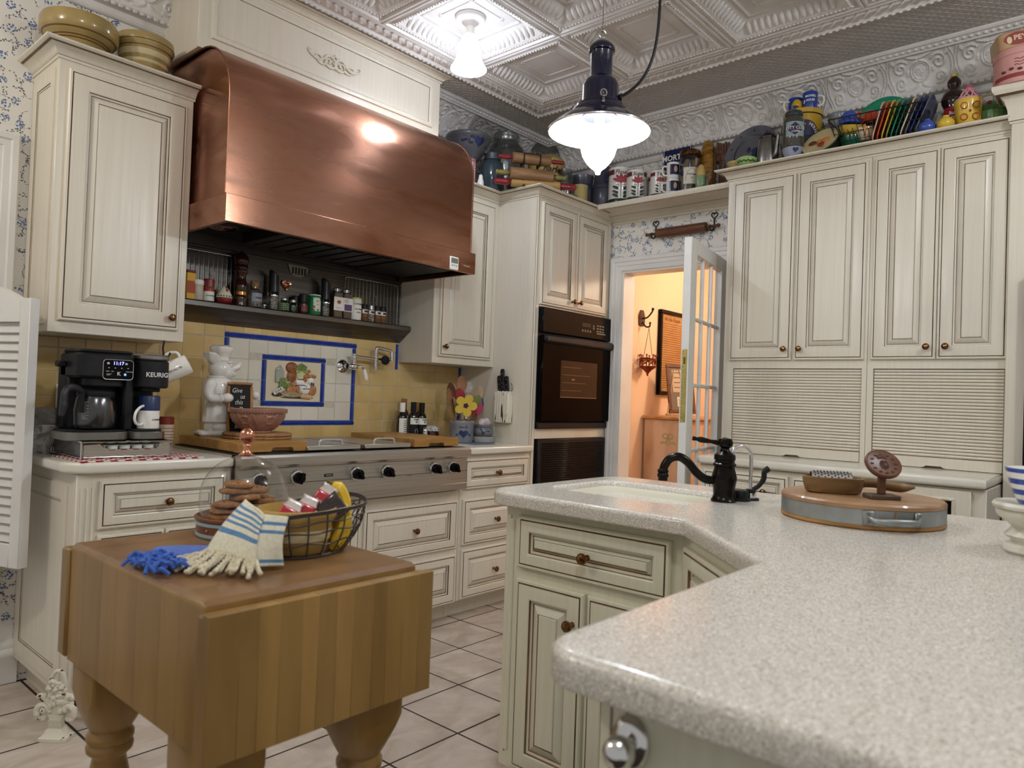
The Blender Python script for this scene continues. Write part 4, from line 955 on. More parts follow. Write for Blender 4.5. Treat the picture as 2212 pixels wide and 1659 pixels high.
rel('loaf', BRL, lambda q: (q.ball((.106, y_-.004, -.046), (.027, .013, .026), 14), q.ball((.108, y_-.008, -.034), (.024, .010, .014), 10)))
rel('bread_slice', mat('crumb', '#cda77a', .6), lambda q: [q.ball((.050+.014*k, y_-.005, -.076-.001*k), (.016, .009, .014), 10) for k in range(4)])
fl = M(); fl.box(-.030, .030, -.0075, 0, -.010, .010, .002, mat4=T4((-.094, y_-.003, -.050)) @ RY(-32)); fl = fl.build('flour_tag', WHITE, t)
M().text('FLOUR', .016, T4((-.094, y_-.0112, -.050)) @ RY(-32), sx=.85).build('lettering', INK, fl)
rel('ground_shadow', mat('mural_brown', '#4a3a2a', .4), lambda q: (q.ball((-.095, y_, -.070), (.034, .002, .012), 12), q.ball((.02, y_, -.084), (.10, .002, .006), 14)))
# ------------------------------------------------ pot filler
t = thing('pot_filler', 'chrome wall-mounted folding pot filler tap with porcelain lever', 'tap', (2.3945, YW-.008, 1.329))
m = M().lathe([(.036, 0), (.036, .006), (.030, .012), (.018, .016), (.013, .020), (.013, .055), (.018, .060)], 24, mat4=RX(90))
m.build('wall_flange', CHROME, t)
m = M().ball((.030, -.062, 0), (.026, .018, .018), 14).tube([(.0, -.052, 0), (.06, -.062, 0)], .012, 12).tube([(.034, -.062, -.018), (.034, -.062, .066)], [.014, .012, .010, .012] if False else .0125, 12)
for z in (.018, .036, .066): m.lathe([(.012, -.006), (.0175, -.003), (.0175, .003), (.012, .006)], 18, o=(.034, -.062, z))
m.build('valve_body', CHROME, t)
M().tube([(.045, -.062, .055), (.18, -.062, .048)], .0085, 12).build('arm', CHROME, t)
m = M().tube([(.182, -.062, -.010), (.182, -.062, .104)], .0105, 12)
for z in (.0, .030, .048, .075): m.lathe([(.010, -.006), (.0165, -.003), (.0165, .003), (.010, .006)], 18, o=(.182, -.062, z))
m.build('joint', CHROME, t)
M().tube(bez([(.182, -.062, .098), (.184, -.064, .110), (.196, -.066, .113), (.27, -.070, .104), (.285, -.072, .098), (.288, -.072, .085), (.288, -.072, .048)], 5), .009, 12).build('arm', CHROME, t)
m = M().tube([(.288, -.072, .095), (.288, -.072, .044)], .0125, 12).tube([(.19, -.062, .050), (.285, -.072, .055)], .008, 10); m.build('spout', CHROME, t)
M().lathe([(.012, 0), (.025, .004), (.027, .012), (.024, .019), (.0001, .022)], 22, mat4=T4((.229, -.078, .046)) @ RX(90)).build('black_handwheel', BLACK, t)
m = M().tube([(.06, -.062, .0), (.078, -.072, .004), (.090, -.080, -.012)], .007, 8).build('lever', CHROME, t)
M().lathe([(.0001, -.062), (.009, -.060), (.012, -.052), (.011, -.030), (.0085, -.006), (.006, .0), (.0001, 0)], 16, mat4=T4((.091, -.081, -.012)) @ RY(-16)).build('porcelain_grip', WHITE, m)
# ------------------------------------------------ spice shelf under the hood
ZS, YS = 1.5828, 3.300
def can(name, x, r, h, bodym, lab, cat, lid=None, lidh=.012, lidr=None, y=YS, neck=None, band=None, txt=None, group=None, n=20):
    """jar or tin: body, lid, optional label band (z0,z1,mat,half-angle) and lettering (string,size,z,mat)"""
    t = thing(name, lab, cat, (x, y, ZS), group=group); hb = h-lidh if lid else h
    pr = [(.0001, 0), (r-.002, 0), (r, .003), (r, hb*.80 if neck else hb-.002)]+([(neck+.001, hb*.93), (neck, hb)] if neck else [(r-.001, hb)])+[(.0001, hb)]
    M().lathe(pr, n).build('body', bodym, t)
    if lid:
        lr = lidr or (neck or r)+.001
        M().lathe([(.0001, hb), (lr, hb), (lr, h-.003), (lr-.003, h), (.0001, h)], n).build('lid', lid, t)
    if band:
        z0, z1, mt, ha = band[:4]; lb = M().patch(r, -ha, ha, z0, z1, mi=0).build('label', mt, t)
        for (s_, sz, z, mt2) in (txt or []): M().text(s_, sz, T4((0, 0, z)), cyl=r+.0009, bold=.0002).build('lettering', mt2, lb)
    return t
SPICE = mat('ground_spice', '#7c5a34', .7, c2='#5b3f22', scale=(90, 90, 90)); PEPPER = mat('peppercorns', '#4a4038', .6, c2='#b8aa96', scale=(160, 160, 160), lo=.45, hi=.55)
YEL = mat('yellow_print', '#d8a92a', .5); REDL = mat('red_print', '#a8232c', .4); GRN = mat('green_print', '#167a43', .4); PURP = mat('purple_print', '#5d4568', .5); LIDSILV = mat('lid_silver', '#a9a8a3', .3, .8)
t = thing('spice_box', 'yellow spice tin at the left end of the hood shelf', 'tin', (1.512, YS, ZS))
M().box(-.021, .021, -.014, .014, 0, .124, .003).build('body', YEL, t); M().box(-.019, .019, -.0148, -.0138, .03, .085).build('print', mat('orange_print', '#a8431c', .5), t); M().box(-.021, .021, -.014, .014, .124, .135, .003).build('lid', mat('tin_red', '#702017', .4), t)
t = can('toothpick_jar', 1.549, .024, .096, mat('frosted_plastic', '#c9bda8', .3), 'frosted toothpick jar with white cap on hood shelf', 'jar', WHITEP, .022, .0255)
M().tube([(.024, 0, .088), (.036, 0, .087), (.038, 0, .076), (.027, 0, .074)], .003, 6).build('cap_loop', WHITEP, t)
t = can('spice_jar', 1.601, .024, .106, SPICE, 'red-capped cinnamon spice jar with cream label', 'spice jar', REDP, .036, .0245, band=(.004, .048, LABELW, 1.6), txt=[('CINNAMON', .0085, .028, GRN)])
M().patch(.0245, -1.6, 1.6, .048, .060).build('red_band', REDL, t)
t = thing('kitchen_timer', 'white and red hen-shaped kitchen timer on the hood shelf', 'timer', (1.673, 3.292, ZS))
M().lathe([(.0001, 0), (.026, 0), (.034, .006), (.037, .018), (.0375, .026)], 26).build('base', REDP, t)
M().lathe([(.0375, .027), (.035, .038), (.026, .058), (.014, .076), (.006, .084), (.0001, .085)], 26).build('hen_body', CREAMC, t)
M().ball((0, -.016, .088-.012), (.003, .010, .006), 8).ball((0, -.026, .062), (.005, .004, .009), 8).build('comb', REDP, t)
M().lathe([(.004, 0), (.0001, .012)], 8, mat4=T4((0, -.019, .073)) @ RX(80)).build('beak', YEL, t)
q = M()
for k in range(8): q.box(-.0025, .0025, -.0006, .0006, -.003, .003, mat4=RZ(-70+20*k) @ T4((0, -.0366, .034)))
q.build('dial_marks', INK, t)
t = thing('pepper_mill', 'tall dark turned-wood pepper mill with brass band', 'pepper mill', (1.757, 3.300, ZS))
M().lathe([(.0001, 0), (.031, 0), (.032, .008), (.030, .013), (.031, .018), (.030, .024), (.032, .032), (.031, .046), (.0285, .050), (.0285, .068), (.031, .074), (.033, .094), (.030, .110), (.024, .122), (.022, .136), (.025, .152), (.031, .160), (.032, .168), (.026, .174), (.028, .180), (.033, .186), (.030, .195), (.026, .198), (.030, .204), (.034, .214), (.033, .232), (.024, .248), (.012, .256), (.0001, .258)], 28).build('body', mat('mill_wood', '#3f1d10', .22, coat=.4, c2='#2c130a', scale=(6, 40, 40)), t)
M().lathe([(.0288, .051), (.0300, .052), (.0300, .067), (.0288, .068)], 28).build('brass_band', mat('brass', '#b98a4a', .25, 1), t); M().ball((0, 0, .262), (.007, .007, .008), 10).build('top_knob', BLACK, t)
t = thing('pepper_bottle', 'stoppered glass jar of peppercorns with grey label', 'jar', (1.829, YS, ZS))
M().lathe([(.0001, 0), (.033, 0), (.036, .004), (.036, .072), (.028, .088), (.0195, .094), (.0195, .104)], 26).build('glass', GFROST, t); M().lathe([(.0001, .003), (.0335, .003), (.0335, .030), (.0001, .032)], 22).build('peppercorns', PEPPER, t)
M().lathe([(.0001, .090), (.017, .090), (.020, .104), (.021, .126), (.018, .130), (.0001, .130)], 22).build('cork_stopper', CORK, t)
lb = M().patch(.0362, -.8, 1.1, .028, .070).build('label', mat('grey_label', '#8d9098', .6), t); M().text('PEPPER', .011, T4((0, 0, .046)) @ RZ(8), cyl=.0372, bold=.0003).build('lettering', INK, lb)
can('salt_shaker', 1.884, .010, .024, GFROST, 'tiny silver-topped shaker between pepper jar and black grinder', 'shaker', LIDSILV, .009)
def grinder(x, h, lab, tilt, y=YS):
    t = thing('spice_grinder', lab, 'grinder', (x, y, ZS), group='black electric grinders')
    M().lathe([(.0001, 0), (.024, 0), (.0255, .004), (.0255, .066), (.0001, .066)], 22).build('glass_base', GFROST, t); M().lathe([(.0001, .003), (.0235, .003), (.0235, .045), (.0001, .048)], 18).build('peppercorns', PEPPER, t)
    M().lathe([(.0255, .066), (.0275, .068), (.0275, .088), (.026, .090), (.0001, .090)], 24).build('steel_collar', CHROME, t)
    rings = []
    for k in range(9):
        z = .090+(h-.090)*k/8; s = 1-.12*(k/8); rings.append([(.0272*cos(a)*s, .0272*sin(a)*s, z+(tilt*cos(a)*.016*(k/8)**4)) for a in [2*pi*j/22 for j in range(22)]])
    rings.append([(p[0]*.8, p[1]*.8, p[2]+.004) for p in rings[-1]]); M().loft(rings, cap0=False).build('black_top', mat('soft_black', '#1b1b1e', .38), t)
grinder(1.932, .180, 'left black electric grinder on the hood shelf beside the copper heart', -1); grinder(2.236, .185, 'right black electric grinder behind the green can', -1)
t = can('salt_shaker', 1.993, .021, .068, GGREEN, 'larger green hobnail glass shaker on the hood shelf', 'shaker', LIDSILV, .012, .017, neck=.017)
q = M()
for i in range(14):
    for j in range(4): q.ball((.0215*cos(2*pi*i/14), .0215*sin(2*pi*i/14), .009+.010*j), (.004, .004, .004), 6)
q.build('hobnails', mat('hobnail_green', '#7c9a6e', .15, coat=.4), t)
can('salt_shaker', 2.044, .018, .066, GGREEN, 'smaller plain green glass shaker on the hood shelf', 'shaker', LIDSILV, .014, .015, neck=.014)
BJAR = mat('dark_jar', '#2a1f1b', .2, coat=.4)
can('spice_jar', 2.072, .020, .090, BJAR, 'black spice jar behind the front black jar', 'spice jar', BLACK, .034, .020, y=3.325)
can('spice_jar', 2.104, .0235, .102, BJAR, 'black-capped dark spice jar with red label left of the green can', 'spice jar', BLACK, .040, .023, band=(.012, .044, mat('label_maroon', '#7a2b30', .5), 1.0))
can('cheese_can', 2.170, .0330, .107, GRN, 'green grated-cheese can with white top', 'can', WHITEP, .006, .033, band=(.020, .090, mat('cheese_print', '#cfd6c6', .5, c2='#a03a34', scale=(60, 60, 60), lo=.5, hi=.6), .75))
for x, w_, m1, lab, prn in ((2.305, .031, LABELW, 'tall square spice bottle with white label and brown print', '#7a4a22'), (2.366, .031, LABELW, 'tall square spice bottle with purple label', '#5d4568')):
    t = thing('spice_bottle', lab, 'spice bottle', (x, YS, ZS))
    M().box(-w_+.002, w_-.002, -.024, .024, 0, .142, .005).build('glass', GFROST, t); M().box(-w_+.004, w_-.004, -.022, .022, .003, .130, .003).build('herbs', SPICE, t)
    M().lathe([(.0001, .142), (.022, .142), (.022, .148), (.025, .149), (.025, .156), (.012, .164), (.0001, .164)], 22).build('lid', LIDSILV, t)
    lb = M().box(-w_+.001, w_-.001, -.0252, -.0238, .040, .112).build('label', m1, t)
    if '7a4a' in prn: M().ball((.002, -.0255, .085), (.013, .001, .010), 10).box(-.018, .018, -.0258, -.025, .052, .054).build('print', mat('nut_print', prn, .5, c2='#b06a30', scale=(120, 120, 120)), lb)
    else: M().box(-.024, .024, -.0258, -.025, .044, .078).tube([(-.010+.010*cos(a), -.0255, .094+.008*sin(a)) for a in [2*pi*k/10 for k in range(10)]], .0012, 4, True).build('print', PURP, lb)
can('seasoning_can', 2.430, .0345, .125, LABELW, 'white seasoning can with black print and yellow lid', 'can', mat('yellow_lid', '#d8c85c', .4), .010, .0345, band=(.018, .100, LABELW, 1.2), txt=[('CAVENDER', .012, .088, INK), ('SEASONING', .0085, .060, INK), ('GREEK', .010, .042, REDL)])
for x, lab, lidm in ((2.492, 'first small black-capped spice jar right of the seasoning can', BLACK), (2.538, 'small spice jar with grey lid in the row of four', LIDSILV), (2.584, 'third small spice jar with orange stripe label', BLACK), (2.622, 'last small spice jar at the right end of the row', BLACK)):
    t = can('spice_jar', x, .0205, .096, SPICE if lidm is BLACK else PEPPER, lab, 'spice jar', lidm, .024, .0205, band=(.045, .066, LABELW, 1.1), group='small spice jars on the hood shelf')
    M().patch(.0212, -.55, .55, .050, .062).build('oval_mark', mat('label_navy', '#2c2d4c', .5), t); M().patch(.0207, -1.1, 1.1, .030, .033).build('orange_stripe', mat('orange_stripe', '#c0602c', .5), t)
for x0, x1, lab in ((1.470, 1.742, 'chrome wire rack hanging behind the spice tins at the left'), (2.374, 2.748, 'chrome wire rack hanging at the right end of the hood shelf')):
    t = thing('wire_rack', lab, 'rack', (x0, YW-.030, ZS+.001), group='chrome racks under the hood'); w_ = x1-x0; h_ = .236
    M().tube([(0, 0, 0), (0, 0, h_-.02), (.004, 0, h_-.005), (.02, 0, h_), (w_-.02, 0, h_), (w_-.004, 0, h_-.005), (w_, 0, h_-.02), (w_, 0, 0)], .003, 7).build('frame', DIMCHROME, t)
    n = 12 if w_ < .3 else 15; r0 = M().tube([(0, 0, 0), (0, 0, h_)], .0024, 6).build('rod', DIMCHROME, t); r0.location = (w_/n, 0, 0)
    for k in range(2, n): inst('rod', r0, t, (w_/n*k, 0, 0))
    M().tube([(w_*.55, -.004, h_*.66), (w_*.55+.012, -.004, h_*.63), (w_*.55+.016, -.004, h_*.57), (w_*.55+.010, -.004, h_*.51), (w_*.55, -.004, h_*.49)], .0025, 6).build('hook', DIMCHROME, t)
hp = [(16*sin(a)**3, 13*cos(a)-5*cos(2*a)-2*cos(3*a)-cos(4*a)) for a in [2*pi*k/40 for k in range(40)]]
HEART = [(x/16, z/16) for x, z in hp][::-1]
FACE = Matrix(((1, 0, 0, 0), (0, 0, -1, 0), (0, 1, 0, 0), (0, 0, 0, 1)))
t = thing('copper_heart', 'small copper heart mould hanging on the steel back panel', 'ornament', (2.028, YW-.0075, 1.727))
M().loft([[(x*s, y, z*s) for x, z in HEART] for s, y in ((.030, 0), (.031, -.004), (.027, -.010), (.022, -.008), (.014, -.007), (.004, -.012))]).build('heart', COPPERB, t)
q = M()
for k in range(0, 40, 1): q.ball((HEART[k][0]*.025, -.010, HEART[k][1]*.025), (.0016, .0016, .0016), 5)
q.build('beading', COPPERB, t)
t = thing('utensil_note', 'pale etched note in the shape of a basket on the steel back panel', 'note', (2.096, YW-.0075, 1.818))
q = M().prism([(-.060, .018), (-.045, -.030), (-.020, -.040), (.020, -.040), (.045, -.028), (.065, .010), (.04, .024), (0, .030), (-.04, .027)][::-1], 0, .001, mat4=FACE); q.build('plaque', mat('etched_note', '#938e84', .5, .3), t)
q = M().tube([(x, -.0015, z) for x, z in [(-.060, .018), (-.04, .027), (0, .030), (.04, .024), (.065, .010), (.075, -.012)]], .0014, 5)
q.tube([(-.060, -.0015, .018), (-.050, -.0015, -.012), (-.036, -.0015, -.036)], .0014, 5)
for k in range(5): q.box(-.035+.018*k, -.025+.018*k, -.0015, -.001, -.028, .008)
q.build('print', INK, t)
# ------------------------------------------------ coffee corner
CT = .9155
t = thing('checked_mat', 'red and white checked mat under the coffee pod drawer', 'mat', (1.120, 2.875, CT))
GX, GY = 18, 14; q = M(); wx, wy = .43, .30
for i in range(GX):
    for j in range(GY):
        x, y = -wx/2+wx*i/GX, -wy/2+wy*j/GY; q.box(x, x+wx/GX-.001, y, y+wy/GY-.001, 0, .003+.0006*((i*7+j*3) % 3), .0012, mi=(i+j) % 2)
q.build('woven_checks', [mat('mat_red', '#9a2233', .9), mat('mat_white', '#ded5c9', .9)], t)
t = thing('pod_drawer', 'steel coffee pod drawer under the coffee maker', 'drawer', (1.085, 2.955, CT+.0045)); w, d, h = .156, .155, .060
M().box(-w, w, -d+.012, d, h-.004, h, .0015).build('top_plate', GLOSSBLACK, t)
fr = M(); MM = .0035
for x in (-w, w):
    for y in (-d, d): fr.tube([(x, y, 0), (x, y, h)], MM, 6)
for z in (.004, h-.001):
    for y in (-d, d): fr.tube([(-w, y, z), (w, y, z)], MM, 6)
    for x in (-w, w): fr.tube([(x, -d, z), (x, d, z)], MM, 6)
fr.build('wire_frame', CHROME, t)
M().box(-w+.002, -w+.003, -d+.01, d-.01, .006, h-.006).build('side_pane', GFROST, t)
po = [(-w+.006, .008), (w-.006, .008), (w-.006, .050), (w-.042, .050), (w-.062, .031), (-w+.084, .031), (-w+.062, .050), (-w+.006, .050)]
fp = M().prism(po, 0, .004, c=.001, mat4=T4((0, -d+.004, 0)) @ FACE).build('drawer_front', STEEL, t)
M().tube([(x, -d-.0005, z) for x, z in po], .002, 5, True).build('wire_rim', CHROME, fp)
M().box(-w+.006, w-.006, -d+.006, d-.01, .006, .010).build('drawer_tray', BLACK, t)
for i in range(7):
    for j in range(2):
        P_ = thing('coffee_pod', 'white coffee pod standing in the steel pod drawer', 'coffee pod', (1.085-w+.028+.0425*i, 2.955-d+.036+.06*j, CT+.0148), group='coffee pods')
        M().lathe([(.0001, 0), (.0155, 0), (.0195, .032), (.0225, .0335), (.0225, .035), (.0001, .035)], 16).build('cup', WHITEP, P_)
        M().lathe([(.0001, .0351), (.021, .0351), (.021, .0356), (.0001, .0356)], 16).build('foil_lid', LABELW, P_)
# the coffee maker
t = thing('coffee_maker', 'black dual coffee maker with carafe and lit clock panel', 'coffee maker', (1.075, 2.955, CT+.066))
P = lambda pts, z0, z1, c=.004: M().prism(pts, z0, z1, c=c)
base = rrect(-.185, .030, -.125, .10, .05, 6); 
P(base, 0, .030, .003).build('warming_base', mat('gunmetal', '#8a8782', .32, .85), t)
P(rrect(.035, .170, -.118, .10, .05, 6), 0, .030, .003).build('cup_base', mat('gunmetal', '#8a8782', .32, .85), t)
P(rrect(.02, .05, -.08, .10, .01, 3), .001, .032).build('bridge', BLACK, t)
P(rrect(-.175, .028, -.115, .09, .05, 6), .030, .036, .002).build('hot_plate', BLACK, t); P(rrect(.045, .160, -.108, .06, .045, 6), .030, .038, .002).build('drip_tray', BLACK, t)
M().box(-.150, .165, .02, .115, .030, .290, .012).build('rear_body', BLACK, t)
M().box(.020, .060, -.06, .05, .030, .25, .008).build('divider', BLACK, t)
hd = P(rrect(-.150, .045, -.105, .11, .03, 6), .225, .315, .008); hd.prism(rrect(-.145, .042, -.10, .10, .03, 6), .315, .328, c=.006); hd = hd.build('brew_head', BLACK, t)
P(rrect(-.115, .015, -.09, .05, .03, 6), .195, .226, .004).build('brew_basket', BLACK, t)
ph_ = P(rrect(.052, .178, -.112, .09, .05, 8), .195, .300, .006).build('pod_head', BLACK, t); P(rrect(.050, .180, -.114, .09, .052, 8), .301, .322, .005).build('pod_lid', mat('gunmetal', '#8a8782', .32, .85), t)
P(rrect(.075, .155, -.085, .05, .035, 6), .180, .196, .003).build('pod_nozzle', BLACK, t)
M().text('KEURIG', .024, T4((.118, -.1125, .245)), bold=.0006).build('lettering', mat('keurig_print', '#d5d3cf', .4), ph_)
M().box(-.178, -.150, .02, .06, .262, .284, .004).build('side_latch', BLACK, t)
pn = M().prism(rrect(-.052, .052, -.036, .036, .012, 4), 0, .003, mat4=T4((-.020, -.105, .258)) @ FACE).build('clock_panel', GLOSSBLACK, t)
q = M().tube([(-.020+x, -.1085, .258+z) for x, z in rrect(-.052, .052, -.036, .036, .012, 5)], .0014, 5, True); q.build('panel_rim', mat('rim_silver', '#b9b8b6', .3, .6), pn)
M().text('11:17', .017, T4((-.020, -.1086, .281)), bold=.0003).build('clock_digits', mat('clock_led', '#7c7cff', .4, emit='#8a8cff', estr=2.5), pn)
q = M()
for x in (-.050, .012): q.box(-.020+x+.011, -.020+x+.019, -.1088, -.108, .277, .284)
for k in range(4): q.box(-.055+.022*k, -.050+.022*k, -.1088, -.108, .263, .2655)
for x, w_ in ((-.062, .012), (-.044, .008), (.006, .012), (.020, .012)): q.box(x, x+w_, -.1088, -.108, .2505, .2525)
q.box(-.060, -.042, -.1088, -.108, .241, .2425); q.box(-.060, -.048, -.1088, -.108, .237, .2385)
q.text('K', .018, T4((-.018, -.1087, .243)), bold=.0006); q.build('panel_print', mat('panel_white', '#c9c7c4', .4), pn)
M().lathe([(.0001, 0), (.0048, 0), (.0001, .001)], 12, mat4=T4((.004, -.1085, .241)) @ RX(90)).build('blue_button', mat('blue_led', '#7fb6e8', .4, emit='#6fb0f0', estr=.8), pn)
cf = thing('coffee_carafe', 'glass coffee carafe with black handle on the warming base', 'carafe', (1.010, 2.925, CT+.1025))
M().shell([(.055, .002), (.066, .006), (.071, .020), (.072, .07), (.066, .112), (.060, .124)], 32).build('glass', GFROST, cf); M().lathe([(.0001, .003), (.064, .006), (.064, .010), (.0001, .010)], 26).build('coffee', mat('black_coffee', '#1a0d07', .15), cf)
q = M()
for k in range(11): q.patch(.0722, -.95, -.62 if k % 2 == 0 else -.72, .040+.006*k, .0412+.006*k, 3)
q.build('measure_marks', mat('mark_white', '#b9b7b2', .5), cf)
M().lathe([(.061, .118), (.064, .124), (.063, .140), (.050, .148), (.0001, .150)], 30).build('lid', BLACK, cf)
hpth = bez([(-.052, -.030, .132), (-.080, -.050, .150), (-.112, -.070, .150), (-.128, -.080, .128), (-.130, -.082, .085), (-.136, -.084, .052)], 6)
M().tube(hpth, [.013]*(len(hpth)-8)+[.015-.0007*k for k in range(8)], 10, flat=.8).build('handle', mat('carafe_handle', '#26262a', .4), cf); M().tube([(-.060, -.045, .13), (-.062, -.046, .062)], .009, 8).build('handle_strap', BLACK, cf)
m_ = thing('travel_mug', 'navy and white mug standing upside down on the coffee maker tray', 'mug', (1.190, 2.898, CT+.1045))
M().lathe([(.0001, 0), (.036, 0), (.039, .002), (.039, .070)], 30).build('white_body', WHITE, m_); M().lathe([(.0391, .070), (.0391, .121), (.036, .127), (.0001, .128)], 30).build('navy_base', mat('mug_navy', '#1c2c54', .35), m_)
M().tube(bez([(-.030, -.024, .088), (-.046, -.034, .082), (-.064, -.046, .066), (-.070, -.050, .042), (-.062, -.045, .022), (-.044, -.033, .016), (-.030, -.022, .020)], 5), .0052, 8).build('handle', WHITE, m_)
M().text('PHARMACY', .0075, T4((0, 0, .036)) @ RZ(24) @ RY(180), cyl=.0392, bold=.0002).text('8', .016, T4((0, 0, .036)) @ RZ(62) @ RY(180), cyl=.0392, bold=.0008).build('lettering', mat('mug_print', '#2b3040', .5), m_)
m_ = thing('hanging_mug', 'white mug hanging tilted from a black hook under the upper cabinet', 'mug', (1.352, 3.045, 1.258), rot=(R(8), R(62), R(-20)))
M().lathe([(.0001, -.055), (.036, -.055), (.041, -.050), (.041, .052), (.0385, .055), (.036, .050), (.036, -.046), (.0001, -.048)], 30).build('body', WHITE, m_); M().tube(bez([(-.034, 0, .036), (-.060, 0, .032), (-.070, 0, .004), (-.060, 0, -.024), (-.034, 0, -.030)], 6), .006, 8).build('handle', WHITE, m_)
M().text('BILTMORE', .016, T4((0, 0, 0)) @ RZ(20) @ RY(90), cyl=None).build('lettering', GREYSTEEL, m_) if False else M().text('BILTMORE', .012, T4((0, -.0415, 0)) @ RY(90)).build('lettering', GREYSTEEL, m_)
one('mug_hook', M().tube([(0, 0, .053), (-.004, 0, .022), (.0, 0, -.006), (.006, 0, -.016), (.018, 0, -.014), (.024, 0, -.002), (.026, 0, .006)], .004, 8), IRON, 'black wire mug hook screwed under the upper cabinet', 'hook', (1.293, 3.03, 1.318))
t = can('canister', 1.365, .034, .140, mat('canister_cream', '#cbbda6', .5, c2='#b79f84', scale=(3, 3, 160)), 'small striped canister with dark red lid behind the coffee maker', 'canister', mat('lid_red', '#7a2a1e', .4), .032, .0345, y=3.15); t.location.z = CT
for k in range(7): M().lathe([(.0342, .012+.013*k), (.0346, .0125+.013*k), (.0346, .0145+.013*k), (.0342, .015+.013*k)], 24).build('red_stripe', mat('stripe_red', '#96513f', .5), t)
t = thing('marble_bowl', 'grey marbled pottery dish and cloth at the back left of the counter', 'bowl', (.93, 3.17, CT))
M().lathe([(.0001, 0), (.06, 0), (.064, .006), (.095, .05), (.11, .105), (.105, .11), (.09, .06), (.055, .012), (.0001, .010)], 36, sy=.8).build('dish', mat('grey_marble', '#b5b1aa', .35, c2='#77736e', scale=(18, 18, 18), dist=2, lo=.42, hi=.58), t)
M().lathe([(.1, .10), (.09, .14), (.05, .17), (.0001, .175)], 30, sy=.8, fn=lambda r, z, a: r*(1+.12*sin(5*a))).build('cloth', mat('grey_cloth', '#8b8780', .8, c2='#5f5b56', scale=(14, 14, 14), dist=2), t)
q = thing('wall_outlet', 'white outlet plate on the yellow backsplash behind the coffee maker', 'outlet', (1.04, YW-.0125, 1.12)); M().box(-.036, .036, -.004, 0, -.058, .058, .002).build('plate', WHITEP, q); M().box(-.016, .016, -.006, -.003, -.034, -.006, .002).box(-.016, .016, -.006, -.003, .006, .034, .002).build('sockets', WHITE, q)
# ------------------------------------------------ right end of the range counter
def oil(x, y, h, lab, capm, lbl, extra):
    t = thing('oil_bottle', lab, 'bottle', (x, y, CT)); r = .0285
    M().lathe([(.0001, 0), (r, 0), (r+.001, .003), (r+.001, h*.62), (r*.8, h*.70), (.0135, h*.76), (.0135, h*.80), (.0001, h*.80)], 24).build('glass', mat('dark_oil_glass', '#17110c', .1, coat=.4), t)
    M().lathe([(.0155, h*.76), (.0165, h*.77), (.0165, h), (.0001, h)], 20).build('cap', capm, t)
    lb = M().patch(r+.0012, -1.25, 1.25, h*.06, h*.60).build('label', lbl, t)
    extra(t, lb, r+.002, h)
def lab_black(t, lb, r, h): M().patch(r, -1.25, 1.25, h*.44, h*.60).build('white_band', LABELW, lb); M().text('JORDAN', .009, T4((0, 0, h*.56)), cyl=r+.001, bold=.0004).text('O', .017, T4((0, 0, h*.50)), cyl=r+.001, bold=.0009).build('lettering', INK, lb); M().tube([(.012*cos(a)*(1-k*.02), -r-.0008, h*.25+.020*sin(a)) for k, a in enumerate([.5*k for k in range(20)])], .0014, 5).build('scroll_print', mat('scroll_grey', '#8a8680', .5), lb)
def lab_or(t, lb, r, h): M().patch(r, -1.25, 1.25, h*.44, h*.60).build('white_band', LABELW, lb); M().text('JORDAN', .009, T4((0, 0, h*.56)), cyl=r+.001, bold=.0004).text('O', .017, T4((0, 0, h*.50)), cyl=r+.001, bold=.0009).build('lettering', INK, lb); M().ball((0, -r, h*.26), (.016, .002, .018), 14).build('orange_print', mat('orange_fruit', '#d97a1e', .5), lb)
def lab_wh(t, lb, r, h):
    q = M()
    for k in range(7): q.box(-.012, .012, -r-.001, -r, h*.20+.012*k, h*.20+.012*k+.004)
    q.build('print', mat('print_grey', '#7d7670', .6), lb)
oil(2.742, 3.235, .222, 'left oil bottle with white patterned neck behind the oak board', WHITEP, LABELW, lab_wh)
oil(2.787, 3.19, .228, 'black-labelled oil bottle with a white band beside the utensil crock', BLACK, BLACK, lab_black)
oil(2.846, 3.185, .225, 'orange-labelled oil bottle with a white band beside the utensil crock', BLACK, BLACK, lab_or)
oil(2.885, 3.25, .226, 'tall bottle with gold cap and pale label behind the orange-labelled bottle', mat('cap_gold', '#b99356', .35, .6), LABELW, lab_wh)
oil(2.80, 3.29, .245, 'tallest bottle with cork top at the back of the oil bottles', CORK, LABELW, lab_wh)
t = thing('salt_shaker', 'small steel salt shaker in front of the orange-labelled bottle', 'shaker', (2.815, 3.115, CT)); M().lathe([(.0001, 0), (.016, 0), (.0165, .04), (.0145, .062)], 20).build('body', STEEL, t); M().lathe([(.0148, .062), (.0155, .066), (.010, .082), (.004, .087), (.0001, .088)], 20).build('cap', CHROME, t)
t = thing('jam_jar', 'dark red jam jar with a crumpled white cloth cover', 'jar', (2.945, 3.21, CT)); M().lathe([(.0001, 0), (.042, 0), (.048, .006), (.050, .045), (.044, .066), (.036, .07)], 28).build('jar', mat('dark_jam', '#3a0d12', .1, coat=.5), t)
M().lathe([(.052, .060), (.049, .074), (.040, .086), (.020, .092), (.0001, .090)], 30, fn=lambda r, z, a: r*(1+.07*sin(8*a)*(1 if z < .08 else .3))).build('cloth_cover', mat('cloth_print', '#d5d2cd', .8, c2='#6d6a72', scale=(70, 70, 70), lo=.52, hi=.6), t)
t = thing('utensil_crock', 'grey stoneware crock with blue heart holding wooden spoons', 'crock', (3.070, 3.075, CT)); r = .072
M().lathe([(.0001, 0), (r-.002, 0), (r, .004), (r, .104), (r+.004, .109), (r+.005, .124), (r+.002, .129), (r-.006, .127), (r-.008, .02), (.0001, .014)], 40).build('crock', STONEW, t)
q = M(); hh = [(x*.028, z*.026) for x, z in HEART]
